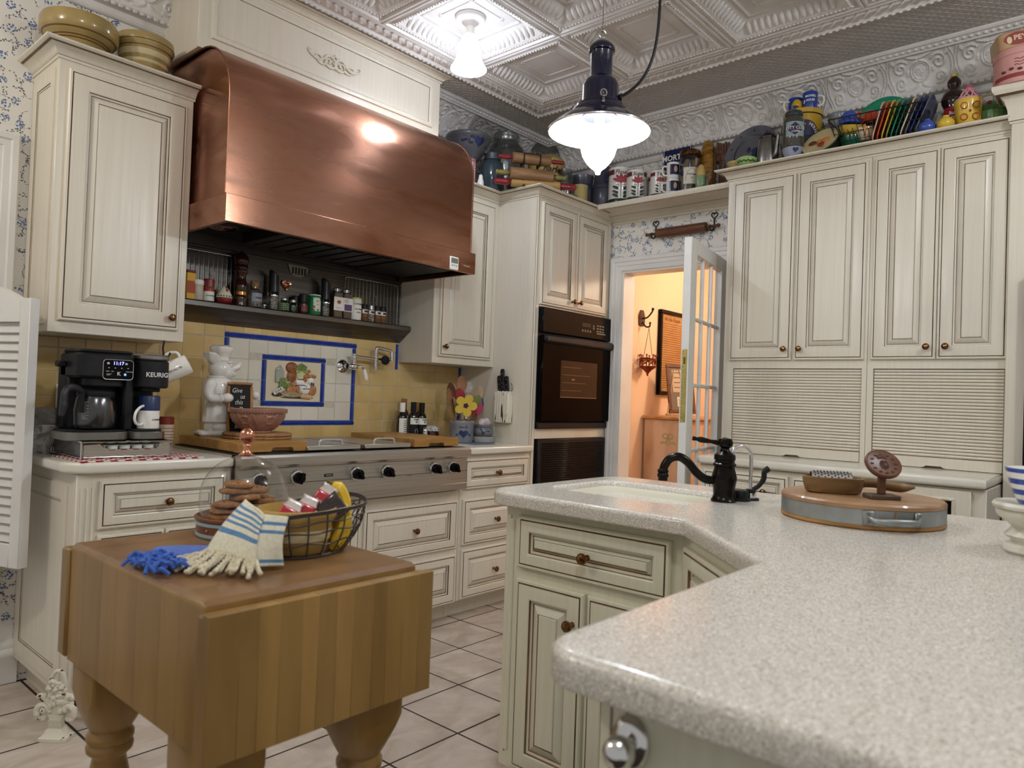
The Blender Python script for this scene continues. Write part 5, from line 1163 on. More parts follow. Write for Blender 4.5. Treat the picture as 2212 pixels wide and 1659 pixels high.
def wrap(poly, r, cx, cz, rot, m):
    m.curved(poly, lambda x, z, d: ((r+d)*cos((x+cx)/r-pi/2), (r+d)*sin((x+cx)/r-pi/2), z+cz), .0012, mat4=rot)
ROT = RZ(-36)
wrap(hh, r, 0, .052, ROT, q); q.build('blue_heart', COBALT, t)
M().text('Bless This', .013, T4((0, 0, .090)) @ ROT, cyl=r+.0005, bold=.0003, shear=.2).tube([((r+.0005)*cos(-pi/2+.4+.02*k), (r+.0005)*sin(-pi/2+.4+.02*k), .045+.008*sin(k)) for k in range(14)], .0015, 5, mat4=ROT).tube([((r+.0005)*cos(-pi/2-.4-.02*k), (r+.0005)*sin(-pi/2-.4-.02*k), .045+.008*sin(k)) for k in range(14)], .0015, 5, mat4=ROT).build('blue_lettering', COBALT, t)
def spoon(name, x, y, lean, azim, L, bw, bl, mt, lab, cup=True, group=None, th=.005, handle=None):
    """utensil standing in the crock; lean from vertical toward azim"""
    o = thing(name, lab, 'utensil', (3.070+x, 3.075+y, CT+.020), rot=(0, 0, 0), group=group)
    mt4 = RZ(azim) @ RY(lean) @ RZ(-azim-36)
    M().tube([(0, 0, 0), (0, 0, L-bl*.9)], [.0055, .0048], 8, mat4=mt4).build('handle', handle or mt, o)
    M().loft([[(bw*sin(pi*k/10)**.7*s*cos(a)+.0, th*sin(a)*(1 if sin(a) > 0 or not cup else .35)*s, L-bl+bl*k/10) for a in [2*pi*j/14 for j in range(14)]] for k, s in [(0, .25)]+[(k, 1) for k in range(1, 10)]+[(10, .6)]] if False else [[(max(.005, bw*sin(pi*(.12+.80*k/10)))*cos(a), th*sin(a)-(.006*sin(pi*k/10) if cup and abs(cos(a)) < .75 and sin(a) < 0 else 0)*-1, L-bl+bl*k/10) for a in [2*pi*j/14 for j in range(14)]] for k in range(11)], mat4=mt4).build('bowl', mt, o)
    return o
SPW = mat('spoon_wood', '#9c6b42', .5, c2='#7d5233', scale=(30, 30, 5)); SPD = mat('spoon_wood_dark', '#6d4329', .5, c2='#4f2f1c', scale=(30, 30, 5)); SPL = mat('spoon_wood_pale', '#b99b78', .5, c2='#a18462', scale=(30, 30, 5))
spoon('wooden_spoon', -.030, .004, 16, 190, .340, .026, .085, SPD, 'dark wooden spoon leaning left in the utensil crock')
spoon('wooden_spoon', -.036, -.010, 20, 185, .315, .018, .075, SPW, 'narrow wooden spoon farthest left in the crock')
spoon('wooden_spoon', .000, .020, 3, 40, .375, .036, .100, SPW, 'large upright wooden spoon at the top of the crock')
spoon('wooden_spoon', .040, .012, 23, 4, .345, .030, .090, SPL, 'pale wooden spoon leaning far right in the crock')
spoon('ladle', .030, .026, 13, 20, .350, .030, .07, mat('clear_plastic', '#b8b1a8', .2), 'pale plastic ladle behind the large spoon in the crock')
spoon('spatula', -.015, -.004, 7, 200, .30, .034, .075, mat('silicone_red', '#9c2630', .5), 'red silicone spatula behind the yellow flower', cup=False, handle=SPW)
spoon('spatula', .030, -.012, 14, -40, .27, .030, .085, mat('silicone_olive', '#74793a', .5), 'olive green silicone spatula right of the yellow flower', cup=False, handle=SPW)
spoon('spatula', .040, -.004, 20, -25, .26, .026, .09, mat('silicone_blue', '#29417e', .5), 'blue silicone spatula at the right of the crock', cup=False, handle=SPW)
spoon('spatula', .036, -.030, 17, -55, .225, .020, .075, mat('silicone_pink', '#b03a5e', .5), 'pink silicone spatula low at the right of the crock', cup=False, handle=SPW)
spoon('spatula', .016, -.036, 9, -80, .205, .020, .06, mat('silicone_scarlet', '#b5212b', .5), 'small scarlet spatula under the yellow flower', cup=False, handle=SPW)
o = thing('flower_spatula', 'yellow flower-shaped spatula standing in the utensil crock', 'utensil', (3.060, 3.020, CT+.030), rot=(R(12), R(-6), R(-38)))
M().tube([(0, 0, 0), (0, 0, .16)], .006, 8).build('handle', SPW, o)
pet = [((.047+.022*abs(cos(2.5*a+.45))**.7*1.25-.006)*cos(a), (.047+.022*abs(cos(2.5*a+.45))**.7*1.25-.006)*sin(a)) for a in [2*pi*k/70 for k in range(70)]]
M().prism(pet, 0, .008, c=.0025, mat4=T4((0, -.004, .195)) @ FACE).build('flower', mat('flower_yellow', '#d8bb4a', .5), o)
pet2 = [(x*.24, z*.24) for x, z in pet]; M().prism(pet2, 0, .002, mat4=T4((0, -.0118, .195)) @ FACE).build('flower_centre', mat('flower_plum', '#4c1530', .5), o); M().box(-.006, .006, -.0062, -.003, .118, .130).build('care_tag', WHITEP, o)
t = thing('oil_warmer', 'grey stoneware pot with crumpled tissue on a grey warmer base', 'pot', (3.190, 3.015, CT))
M().lathe([(.0001, 0), (.068, 0), (.074, .004), (.076, .030), (.072, .036), (.0001, .036)], 36).build('warmer_base', mat('warmer_grey', '#8e8d8b', .5), t)
M().lathe([(.0001, .037), (.052, .037), (.062, .048), (.066, .062), (.060, .080), (.054, .088), (.059, .094), (.0605, .104), (.056, .106), (.05, .100), (.0001, .098)], 36).build('pot', mat('dark_stoneware', '#6d6e72', .28, coat=.3), t)
q = M(); [q.ball((.0655*cos(a), .0655*sin(a), z), (.005, .005, .006), 8) for a, z in ((-2.45, .066), (-2.55, .080), (-2.40, .054), (-2.30, .060))]; q.text('Scents', .011, T4((0, 0, .070)) @ RZ(-20), cyl=.066, bold=.0003); q.build('blue_painting', COBALT, t)
for x, y, r in ((-.022, -.008, .026), (.026, .004, .030)): M().ball((x, y, .116), r, 14).build('tissue', mat('tissue', '#d9cbc9', .7, c2='#c5b3b3', scale=(60, 60, 60), bump=.006), t)
M().tube([(-.075, .0, .010), (-.10, -.01, .004), (-.12, .02, .003)], .003, 6).build('cord', BLACK, t)
one('cork_mat', M().box(-.06, .10, -.075, .075, 0, .003, .001), mat('slate_blue', '#5a6a84', .4), 'blue tile trivet under the utensil crock', 'trivet', (3.03, 2.93, CT-.0003))
# knife block on the tower side
t = thing('knife_block', 'chippy cream wall-hung knife block with black-handled knives', 'knife block', (XD-.001, 2.944, 1.036), -90)
m = M(); px = [-.057, -.048, -.046, -.030, -.028, -.012, -.010, .008, .010, .026, .028, .046, .057]
m.box(-.057, .057, -.040, 0, 0, .190, .004)
for k in range(6): m.box(-.056+.0188*k, -.0395+.0188*k, -.046, -.036, .001, .186+.006*((k*3) % 2), .003)
m.build('block', CHIPPY, t)
m = M().tube(bez([(.050, -.01, .185), (.056, -.008, .225), (.040, -.006, .24)], 5), .003, 6); m.build('bent_wire', DIMCHROME, t)
for x, z, L_, a, lab in ((-.034, .180, .105, 10, 'left knife with riveted black handle in the wall block'), (-.010, .176, .150, 6, 'tallest knife with riveted black handle in the wall block'), (.004, .172, .085, 8, 'front middle knife with riveted black handle in the wall block'), (.028, .178, .105, 12, 'right knife with riveted black handle in the wall block')):
    kx = XD-.001; k_ = thing('kitchen_knife', lab, 'knife', (kx-(.020 if 'front' not in lab else .034), 2.944-x, 1.036+z), rot=(0, 0, R(-90)), group='knives in the wall block')
    mt4 = RY(-a*.6); M().prism([(-.012, 0), (.012, 0), (.0125, L_*.5), (.014, L_-.012), (.009, L_), (-.009, L_), (-.014, L_-.012), (-.0125, L_*.5)], -.006, .006, c=.002, mat4=mt4 @ FACE).build('handle', BLACK, k_)
    q = M(); [q.lathe([(.0001, 0), (.0034, 0), (.0001, .0012)], 10, mat4=mt4 @ T4((0, -.006, L_*f)) @ RX(90)) for f in (.2, .5, .8)]; q.build('rivet', CHROME, k_)
    M().box(-.009, .009, -.001, .001, -.10, .002, mat4=mt4).build('blade', STEEL, k_)
# ------------------------------------------------ pottery on the cabinet left of the hood
t = thing('pottery_bowl', 'wide shallow yellow-ware bowl with rolled rim on the left upper cabinet', 'bowl', (.985, 3.20, ZCT))
M().lathe([(.0001, 0), (.075, 0), (.08, .008), (.105, .075), (.112, .080), (.133, .098), (.138, .108), (.138, .145), (.132, .158), (.122, .160), (.115, .140), (.075, .02), (.0001, .014)], 44).build('bowl', YELLOWWARE, t)
for z, r in ((.060, .0995), (.070, .1035), (.090, .1245)): M().lathe([(r, z), (r+.003, z+.001), (r+.005, z+.004), (r+.002, z+.005)], 44).build('brown_stripe', BROWNBAND, t)
t = thing('pottery_bowl', 'deep yellow-ware mixing bowl with pale bands beside the hood box', 'bowl', (1.232, 3.20, ZCT))
M().lathe([(.0001, 0), (.07, 0), (.074, .006), (.104, .135), (.1105, .143), (.1125, .160), (.1105, .180), (.106, .184), (.099, .178), (.068, .02), (.0001, .014)], 44).build('bowl', YELLOWWARE, t)
for z0, z1 in ((.095, .118), (.068, .080)): M().lathe([(.074+.03*(z0-.006)/.129+.0005, z0), (.074+.03*(z0-.006)/.129+.002, z0+.002), (.074+.03*(z1-.006)/.129+.002, z1-.002), (.074+.03*(z1-.006)/.129+.0005, z1)], 44).build('pale_band', YWBAND, t)
for z, r in ((.150, .1118), (.128, .1035)): M().lathe([(r-.001, z), (r+.0012, z+.001), (r+.0014, z+.0035), (r-.001, z+.0045)], 44).build('brown_stripe', BROWNBAND, t)
# ------------------------------------------------ on the cabinet right of the hood and the oven tower
def heart_on(t, r, z, s, rot, mt=None, fnr=None):
    q = M(); hh = [(x*s, zz*s) for x, zz in HEART]
    def F(x, zz, d): rr = (fnr(z+zz) if fnr else r)+d; return (rr*cos(x/r-pi/2), rr*sin(x/r-pi/2), z+zz)
    q.curved(hh, F, .002, mat4=RZ(rot))
    return q.build('painted_heart', mt or COBALT, t)
t = thing('recipe_tin', 'pink checked recipe tin under the grey stoneware bowl beside the copper hood', 'tin', (3.022, 3.085, ZCT))
M().box(-.095, .095, 0, .16, 0, .178, .004).build('box', mat('tin_pink', '#d9b3b4', .45), t)
q = M()
for k in range(12):
    for z in (.004, .018, .158, .170): q.box(-.092+.0155*k, -.084+.0155*k, -.0008, 0, z, z+.007)
for k in range(11):
    for x in (-.092, -.079, .073, .086): q.box(x, x+.006, -.0008, 0, .006+.0155*k, .0135+.0155*k)
q.build('red_checks', mat('tin_check', '#a0485a', .5), t)
pnl = M().box(-.066, .066, -.0012, 0, .030, .150).build('picture_panel', LABELW, t)
M().lathe([(.022, 0), (.026, 0), (.026, .001), (.022, .001)], 24, mat4=T4((.03, -.0012, .150)) @ RX(90)).ball((.03, -.002, .150), (.010, .001, .014), 8).build('goose_badge', COBALT, pnl)
q = M()
for k in range(4): q.tube([(-.05+.008*i, -.0016, .125-.018*k+.004*(i % 2)) for i in range(13)], .0014, 4)
q.build('printed_lines', INK, pnl)
M().ball((.02, -.002, .058), (.016, .001, .016), 10).ball((-.03, -.002, .045), (.02, .001, .012), 10).build('fruit_print', mat('print_mix', '#8a3a4a', .5, c2='#4d7a3a', scale=(60, 60, 60)), pnl)
t = thing('stoneware_bowl', 'large grey stoneware bowl with cobalt heart on the pink tin', 'bowl', (3.118, 3.16, ZCT+.179))
M().lathe([(.0001, 0), (.06, 0), (.066, .006), (.100, .050), (.124, .100), (.130, .120), (.137, .126), (.140, .140), (.136, .148), (.128, .146), (.115, .095), (.055, .015), (.0001, .010)], 44).build('bowl', mat('slate_stoneware', '#66666a', .3, coat=.3, c2='#56565b', scale=(14, 14, 14)), t)
frb = lambda z: .060+.075*min(1, max(0, z/.12))**.75
heart_on(t, .115, .092, .030, -12, fnr=lambda z: .100+(z-.050)*.48+.004)
q = M()
for a, z, sx in ((-58, .095, .018), (-47, .080, .014), (-44, .110, .014), (-70, .090, .014), (14, .075, .014)): q.ball((0, -.124+(.1-z)*.5, z), (sx, .006, .008), 10, mat4=RZ(a+10))
q.build('painted_leaf', COBALT, t)
t = thing('glass_jar', 'big clear glass store jar with small red and black lettering on the oven tower', 'jar', (3.452, 3.150, ZCT))
M().lathe([(.0001, 0), (.112, 0), (.122, .012), (.124, .30), (.112, .345), (.088, .372), (.080, .385), (.084, .395), (.084, .43), (.078, .437), (.074, .43), (.074, .38), (.106, .34), (.118, .30), (.116, .014), (.0001, .006)], 40).build('glass', GFROST, t)
M().text('Lance', .045, T4((0, 0, .285)) @ RZ(12), cyl=.1245, bold=.001, shear=.2).build('lettering', mat('lance_red', '#7b2a30', .5, c2='#26242a', scale=(30, 30, 1), lo=.45, hi=.55), t)
t = thing('mason_jar', 'blue-green glass mason jar with zinc lid in front of the big clear jar', 'jar', (3.238, 3.066, ZCT))
M().lathe([(.0001, 0), (.066, 0), (.072, .008), (.073, .15), (.064, .180), (.048, .192), (.045, .200), (.0001, .2)], 34).build('glass', mat('mason_glass', '#33424a', .12, coat=.3), t); M().lathe([(.046, .196), (.052, .198), (.053, .206), (.050, .209), (.050, .235), (.044, .238), (.0001, .238)], 34).build('zinc_lid', mat('zinc', '#4d5259', .4, .5), t)
t = thing('salt_shaker', 'tiny white shaker beside the blue mason jar', 'shaker', (3.120, 3.045, ZCT)); M().lathe([(.0001, 0), (.020, 0), (.020, .03), (.012, .06), (.013, .068), (.006, .078), (.0001, .08)], 18).build('body', WHITE, t)
t = thing('rolling_pin_stand', 'black iron stand holding rolling pins on the oven tower', 'stand', (3.31, 2.815, ZCT), -36)
q = M()
for x in (-.05, .05):
    q.tube([(x, .045, 0), (x, .045, .235)], .005, 6)
    for z in (.055, .160): q.tube(bez([(x, .045, z+.02), (x, .040, z-.008), (x, .0, z-.020), (x, -.034, z-.008), (x, -.036, z+.040)], 4), .004, 6)
for z in (.03, .13, .225): q.tube([(-.05, .045, z), (.05, .045, z)], .005, 6)
q.tube([(-.05, .045, .004), (-.05, -.06, .004)], .005, 6).tube([(.05, .045, .004), (.05, -.06, .004)], .005, 6)
for z in (.095, .200): q.tube([(-.05, -.036, z), (.05, -.036, z)], .003, 6)
q.build('frame', IRON, t)
def pin(loc, rz, L, r, hl, hr, body, hm, lab, tilt=0, grp='rolling pins on the oven tower'):
    o = thing('rolling_pin', lab, 'rolling pin', loc, rot=(0, R(tilt), R(rz)), group=grp)
    M().lathe([(.0001, -L/2), (r-.004, -L/2), (r, -L/2+.004), (r, L/2-.004), (r-.004, L/2), (.0001, L/2)], 26, mat4=RY(90)).build('barrel', body, o)
    for s in (-1, 1): M().lathe([(.0001, L/2+.001), (hr*.6, L/2+.001), (hr*.7, L/2+.010), (hr*1.15, L/2+.022), (hr, L/2+hl*.5), (hr*.9, L/2+hl*.8), (hr*1.1, L/2+hl-.008), (hr*.7, L/2+hl), (.0001, L/2+hl)], 16, mat4=RY(90*s)).build('handle', hm, o)
    return o
pin((3.310, 2.812, ZCT+.176), -36, .235, .032, .085, .0125, PINE, REDP, 'top rolling pin with straight red handles on the iron stand')
pin((3.300, 2.800, ZCT+.076), -36, .265, .038, .085, .0160, PINE, mat('worn_handle', '#8f7741', .5, c2='#5f6a3c', scale=(30, 30, 30)), 'middle rolling pin with worn greenish handles on the iron stand')
pin((3.330, 2.790, ZCT+.028), -39, .30, .026, .10, .0190, mat('pale_pin', '#a98650', .4), REDP, 'bottom rolling pin with bright red handles lying on the tower top')
t = thing('chip_can', 'tan round-topped potato chip can behind the rolling pins', 'can', (3.71, 3.02, ZCT)); TAN = mat('chip_tan', '#b59b5c', .45)
M().lathe([(.0001, 0), (.118, 0), (.122, .006), (.122, .270), (.124, .276), (.124, .300), (.10, .325), (.05, .340), (.0001, .345)], 40).build('body', TAN, t)
q = M().text('Charles', .062, T4((0, 0, .225)) @ RZ(-38), cyl=.1225, bold=.0022, shear=.3).text('Chips', .062, T4((0, 0, .180)) @ RZ(-38), cyl=.1225, bold=.0022, shear=.3).text('POTATO CHIPS', .028, T4((0, 0, .125)) @ RZ(-38), cyl=.1225, bold=.0006); q.build('lettering', mat('chip_brown', '#3b2a1e', .5), t)
t = thing('glass_jar', 'small frosted glass jar at the right end of the rolling pins', 'jar', (3.722, 2.868, ZCT)); M().lathe([(.0001, 0), (.056, 0), (.062, .008), (.063, .15), (.050, .185), (.046, .20), (.048, .225), (.044, .228), (.042, .2), (.058, .15), (.055, .01), (.0001, .006)], 32).build('glass', GFROST, t)
t = thing('wire_whisk', 'loop of a wire beater lying on the crown of the oven tower', 'whisk', (3.665, 2.745, ZCT+.02)); q = M(); [q.tube([(.045*cos(a), .02*sin(a)*cos(b_), .018*sin(a)*sin(b_)+.002) for a in [2*pi*k/20 for k in range(20)]], .003, 5, True) for b_ in (.3, 1.2)]; q.build('loops', DIMCHROME, t)
t = thing('stoneware_pitcher', 'grey stoneware pitcher with dark blue heart at the end of the oven tower', 'pitcher', (3.93, 2.885, ZCT))
M().lathe([(.0001, 0), (.07, 0), (.082, .02), (.088, .08), (.080, .15), (.072, .18), (.080, .235), (.076, .238), (.068, .18), (.07, .02), (.0001, .012)], 40, fn=lambda r, z, a: r*(1+(.22*max(0, cos(a-2.2))**8 if z > .2 else 0))).build('body', mat('slate_stoneware2', '#5c5c66', .28, coat=.3, c2='#4a4a55', scale=(10, 10, 10)), t)
heart_on(t, .088, .150, .034, -38, fnr=lambda z: .0845)
t = thing('yellow_crock', 'small pale yellow glazed crock in front of the stoneware pitcher', 'crock', (3.80, 2.805, ZCT)); M().lathe([(.0001, 0), (.045, 0), (.05, .006), (.05, .115), (.053, .120), (.053, .132), (.047, .134), (.045, .02), (.0001, .012)], 32).build('crock', mat('pale_yellow_glaze', '#c4b070', .25, coat=.4), t)
t = thing('stoneware_jug', 'dark blue-grey stoneware jug with tall lid left of the flour canister', 'jug', (3.965, 2.735, ZCT)); M().lathe([(.0001, 0), (.066, 0), (.072, .008), (.074, .12), (.070, .135), (.076, .140), (.076, .150), (.068, .165), (.060, .24), (.050, .275), (.026, .300), (.020, .315), (.026, .325), (.020, .338), (.0001, .342)], 36).build('body', mat('slate_stoneware3', '#4c4c58', .3, coat=.2, c2='#3a3a48', scale=(12, 12, 12)), t)
q = M(); [q.tube([(.0745*cos(-2.3+k*.45+.18*cos(a)), .0745*sin(-2.3+k*.45+.18*cos(a)), .195+.03*sin(a)-.0*k) for a in [2*pi*j/12 for j in range(12)]], .003, 5, True) for k in range(3)]; q.build('incised_pattern', COBALT, t)
# ------------------------------------------------ the shelf above the doorway
PLUM = mat('canister_maroon', '#6d2f34', .3, coat=.3); TREE = mat('canister_green', '#20382c', .3, coat=.3); CANW = mat('canister_white', '#e6e0da', .22, coat=.4)
def canister(x, y, r, h, word, lab, rot):
    t = thing('canister', lab, 'canister', (x, y, ZCT), rz=rot, group='flowered kitchen canisters')
    M().lathe([(.0001, 0), (r-.001, 0), (r, .002), (r, h-.004), (.0001, h-.004)], 36).build('body', CANW, t); M().lathe([(r+.0006, h-.012), (r+.0015, h-.010), (r+.0015, h), (r-.004, h+.003), (.0001, h+.003)], 36).build('rim_lid', CANW, t)
    M().lathe([(r+.0003, .001), (r+.0008, .002), (r+.0008, h*.16), (r+.0003, h*.165)], 36).build('green_band', TREE, t)
    q = M(); [q.patch(r+.0003, a0, a1, h*.80, h*.935, 6) for a0, a1 in ((-1.5, -.62), (.62, 1.5), (2.2, 3.9))]; q.build('maroon_band', PLUM, t)
    M().text(word, h*.155 if h > .2 else h*.19, T4((0, 0, h*.865)), cyl=r+.0006, bold=.0004, shear=.25).build('lettering', INK, t)
    q = M(); g = M(); s = min(1, h/.24)*r/.072
    for k in range(5):
        an = (-70+35*k); q.ball((0, 0, .030*s), (.011*s, .0012, .026*s), 8, mat4=T4((0, -r-.0006, h*.60)) @ RY(an))
    q.ball((0, -r-.001, h*.60), (.010*s, .0015, .010*s), 8)
    q.build('red_flower', mat('flower_red', '#a33a42', .35, coat=.3), t)
    g.box(-.0015*s, .0015*s, -r-.001, -r+.0005, h*.2, h*.57)
    for sg in (-1, 1):
        for zf in (.44, .32, .23): g.ball((0, 0, 0), (.030*s, .0012, .010*s), 8, mat4=T4((sg*.028*s, -r+.003*s, h*zf)) @ RY(-20*sg))
        g.tube([(sg*(.012+.009*cos(a))*s*1.6, -r+.0008, h*.50+.008*s*sin(a)) for a in [2*pi*k/9 for k in range(8)]], .0012, 4)
    for sg in (-1, 0, 1): g.ball((sg*.036*s, -r+.007*abs(sg)*s-.0008, h*.76-.02*s*abs(sg)), (.003*s, .0012, .003*s), 6)
    g.build('green_leaves', TREE, t)
canister(3.955, 2.603, .071, .243, 'Flour', 'tall white flour canister with red flower, first on the doorway shelf', -50)
canister(3.955, 2.475, .0645, .205, 'Sugar', 'white sugar canister with red flower, right of the flour canister', -50)
canister(4.043, 2.383, .052, .182, 'Coffee', 'smaller coffee canister half hidden behind the tea canister', -50)
canister(3.945, 2.310, .052, .172, 'Tea', 'small white tea canister with red flower beside the blue mugs', -50)
SIGNB = mat('sign_navy', '#1b2150', .25, coat=.3)
t = thing('enamel_sign', 'dark blue enamel salt sign leaning on the wall behind the jars', 'sign', (4.056, 2.252, ZCT), rot=(R(-1.5), 0, R(-90)))
pl = M().box(-.100, .100, -.004, 0, 0, .352, .002).build('plate', SIGNB, t)
q = M(); [q.tube([(x, -.0045, z) for x, z in rrect(-.092, .092, .008, .344, .004, 2)], .0015, 4, True)]; q.text('MORTON', .050, T4((.0, -.0045, .288)), bold=.0012, sx=.95).text('TABLE', .012, T4((0, -.0045, .252))).text('SALT', .060, T4((0, -.0045, .212)), bold=.0015); q.build('lettering', LABELW, t)
for k, (z, lab) in enumerate(((0, 'lower blue and white mug of the stacked pair by the enamel sign'), (.100, 'upper blue and white mug of the stacked pair by the enamel sign'))):
    t = thing('mug', lab, 'mug', (3.915, 2.195, ZCT+z), -45, group='stacked salt mugs')
    M().lathe([(.0001, 0), (.036, 0), (.038, .003), (.040, .097), (.037, .099), (.035, .01), (.0001, .006)], 30).build('body', WHITE, t); M().patch(.0402, -.75, .75, .022, .084).build('blue_panel', SIGNB, t)
    q = M().tube(bez([(-.036, 0, .078), (-.060, 0, .075), (-.066, 0, .050), (-.058, 0, .026), (-.036, 0, .022)], 5), .0055, 8).build('handle', WHITE, t)
    M().ball((.004, -.0412, .055), (.011, .0012, .020), 10).build('print', mat('mug_ochre', '#b59a68', .5), t)
t = thing('clothespin_jar', 'glass jar of clothespins with cream printed label', 'jar', (3.945, 2.100, ZCT))
M().lathe([(.0001, 0), (.054, 0), (.060, .006), (.061, .20), (.054, .225), (.052, .232), (.0001, .233)], 34).build('glass', GFROST, t); M().lathe([(.0545, .226), (.062, .23), (.0625, .252), (.058, .262), (.0001, .264)], 34).build('copper_lid', COPPERK, t)
cp = None
for k in range(16):
    a = k*2.4; r_ = .018+.026*((k*7) % 5)/4
    if cp is None: cp = M().box(-.006, .006, -.004, .004, 0, .10, .001).box(-.005, .005, .004, .009, .02, .10, .001).build('clothespin', SPL, t); cp.location = (r_*cos(a), r_*sin(a), .012); cp.rotation_euler = (R(5), R(4), a)
    else: inst('clothespin', cp, t, (r_*cos(a), r_*sin(a), .012+.095*(k % 2)), (R(9*((k % 3)-1)), R(7*((k % 4)-1.5)), a))
lb = M().patch(.0622, -.85, .85, .050, .150).build('label', mat('label_cream', '#d9d3c4', .6), t); lb.rotation_euler = (0, 0, R(-48))
M().text('Clothespin', .014, T4((0, 0, .108)), cyl=.063, bold=.0002, shear=.3).text('Jar', .016, T4((0, 0, .088)), cyl=.063, shear=.3).tube([(.0632*cos(-pi/2+.6*cos(a)), .0632*sin(-pi/2+.6*cos(a)), .072+.070*abs(sin(a))) for a in [pi*k/20 for k in range(21)]], .0008, 4).build('lettering', INK, lb)
t = thing('corn_shaker', 'ceramic ear of corn with green husk beside the clothespin jar', 'shaker', (3.905, 2.005, ZCT)); M().lathe([(.0001, .05), (.024, .05), (.028, .08), (.026, .115), (.018, .145), (.0001, .158)], 22, fn=lambda r, z, a: r*(1+.05*sin(10*a)*sin(z*480))).build('cob', mat('corn_yellow', '#c9a863', .3, coat=.3), t)
M().lathe([(.0001, 0), (.024, 0), (.030, .02), (.032, .05), (.030, .085), (.0285, .086)], 20, fn=lambda r, z, a: r*(1+.05*sin(5*a))).build('husk', mat('husk_green', '#7f9a72', .3, coat=.3), t)
t = thing('basket_jar', 'tall amber ribbed pottery jar behind the ear of corn', 'jar', (4.035, 2.030, ZCT)); M().lathe([(.0001, 0), (.040, 0), (.05, .04), (.052, .14), (.048, .24), (.036, .31), (.018, .335), (.0001, .34)], 32, fn=lambda r, z, a: r+.0022*sin(z*420)).build('body', AMBER, t); M().tube(bez([(-.02, -.048, .28), (-.03, -.064, .2), (-.02, -.05, .09)], 6), .006, 6).build('handle', mat('basket_brown', '#4b2f17', .5), t)
t = thing('wooden_hand', 'carved dark wooden salad fork standing behind the amber jar', 'utensil', (4.055, 1.945, ZCT)); M().box(-.006, .006, -.02, .02, 0, .24, .004).build('handle', CHERRY, t)
q = M(); [q.box(-.005, .005, y-.008, y+.007, .235, .30+.012*abs(i-1.5 < 0)+.006*i, .003) for i, y in enumerate((-.036, -.018, 0, .018, .034))]; q.box(-.0078, .0078, -.044, .042, .205, .245, .004); q.build('tines', CHERRY, t)
# ------------------------------------------------ on top of the pantry cabinets
ZP = 2.4905
def plate(r, rim, d=.018, n=48, depth=.006): return M().lathe([(.0001, 0), (rim, 0), (rim+.004, .002), (r-.004, d-.002), (r, d), (r, d+depth*.6), (r-.004, d+depth*.7), (rim, depth), (.0001, depth)], n)
t = thing('stoneware_plate', 'large grey stoneware plate with blue bird leaning at the left end of the pantry top', 'plate', (4.012, 1.742, ZP+.158), rot=(0, R(-76), R(-6)))
plate(.160, .105, .020).build('plate', mat('plate_grey', '#6b6c72', .3, coat=.3, c2='#5c5d64', scale=(12, 12, 12)), t)
M().lathe([(.105, .0078), (.109, .0095), (.111, .0112), (.107, .0085)], 48).build('dark_ring', mat('plate_ring', '#3a3b44', .3, coat=.3), t); 
q = M().ball((.010, -.02, .007), (.018, .026, .0016), 10).ball((-.016, -.015, .007), (.012, .016, .0016), 10).ball((.02, .022, .007), (.020, .014, .0016), 10)
for k in range(3): q.ball((-.03+.0*k, .02+.012*k, .007), (.005, .004, .0014), 6)
for k in range(10): q.ball((.137*cos(k*.628), .137*sin(k*.628), .0185), (.010, .004, .0016), 6, mat4=None)
q.build('blue_painting', COBALT, t)
t = thing('dish', 'small flat yellow-ware lid at the left front corner of the pantry top', 'dish', (3.815, 1.748, ZP)); M().lathe([(.0001, 0), (.030, 0), (.046, .034), (.050, .040), (.050, .048), (.044, .050), (.0001, .044)], 30).build('dish', mat('yellow_lid_ware', '#b39c62', .25, coat=.3), t)
t = thing('covered_dish', 'lime green covered dish with painted flowers beside the pewter coffee pot', 'dish', (3.805, 1.682, ZP)); M().lathe([(.0001, 0), (.036, 0), (.052, .030), (.056, .042), (.055, .050), (.045, .060), (.025, .068), (.0001, .070)], 34).build('dish', LIMEC, t); M().lathe([(.0555, .046), (.0572, .048), (.0560, .0515), (.053, .053)], 34).build('rim', mat('lime_pale', '#b7d08c', .22, coat=.4), t)
q = M(); [q.ball((.0525*cos(a), .0525*sin(a), .030+.004*(k % 2)), (.006, .006, .005), 6) for k, a in enumerate([2.6+.22*k for k in range(9)])]; q.build('painted_flowers', mat('flower_blue', '#3a4e62', .4), t)
t = thing('coffee_pot', 'plain pewter coffee pot with spout on the pantry top', 'coffee pot', (3.855, 1.588, ZP), -98)
M().lathe([(.0001, 0), (.060, 0), (.062, .006), (.050, .150), (.046, .158), (.0001, .16)], 36).build('body', GREYSTEEL, t); M().lathe([(.047, .158), (.048, .164), (.038, .178), (.030, .188), (.012, .192), (.012, .198), (.0001, .2)], 30).build('lid', mat('pewter_dark', '#3d3c3c', .35, .8), t)
M().tube(bez([(.045, -.02, .045), (.066, -.030, .060), (.074, -.034, .105), (.082, -.038, .150), (.090, -.042, .158)], 6), [.018-.0004*k for k in range(25)], 12, flat=.8).build('spout', GREYSTEEL, t)
M().tube(bez([(-.050, .02, .14), (-.088, .035, .13), (-.092, .036, .07), (-.058, .022, .045)], 6), .006, 8).build('handle', BLACK, t)
t = thing('cream_bowl', 'small white bowl with blue hearts under the dark coffee jar', 'bowl', (3.803, 1.430, ZP)); M().lathe([(.0001, 0), (.034, 0), (.050, .040), (.054, .058), (.050, .060), (.032, .010), (.0001, .008)], 32).build('bowl', mat('spongeware', '#9aa0b4', .25, coat=.3), t); heart_on(t, .050, .040, .014, -55, fnr=lambda z: .0345+.0165*(z/.045)+.002)
t = thing('coffee_jar', 'dark glass coffee jar with pale blue label standing on a small white bowl', 'jar', (3.803, 1.430, ZP+.0592), -58)
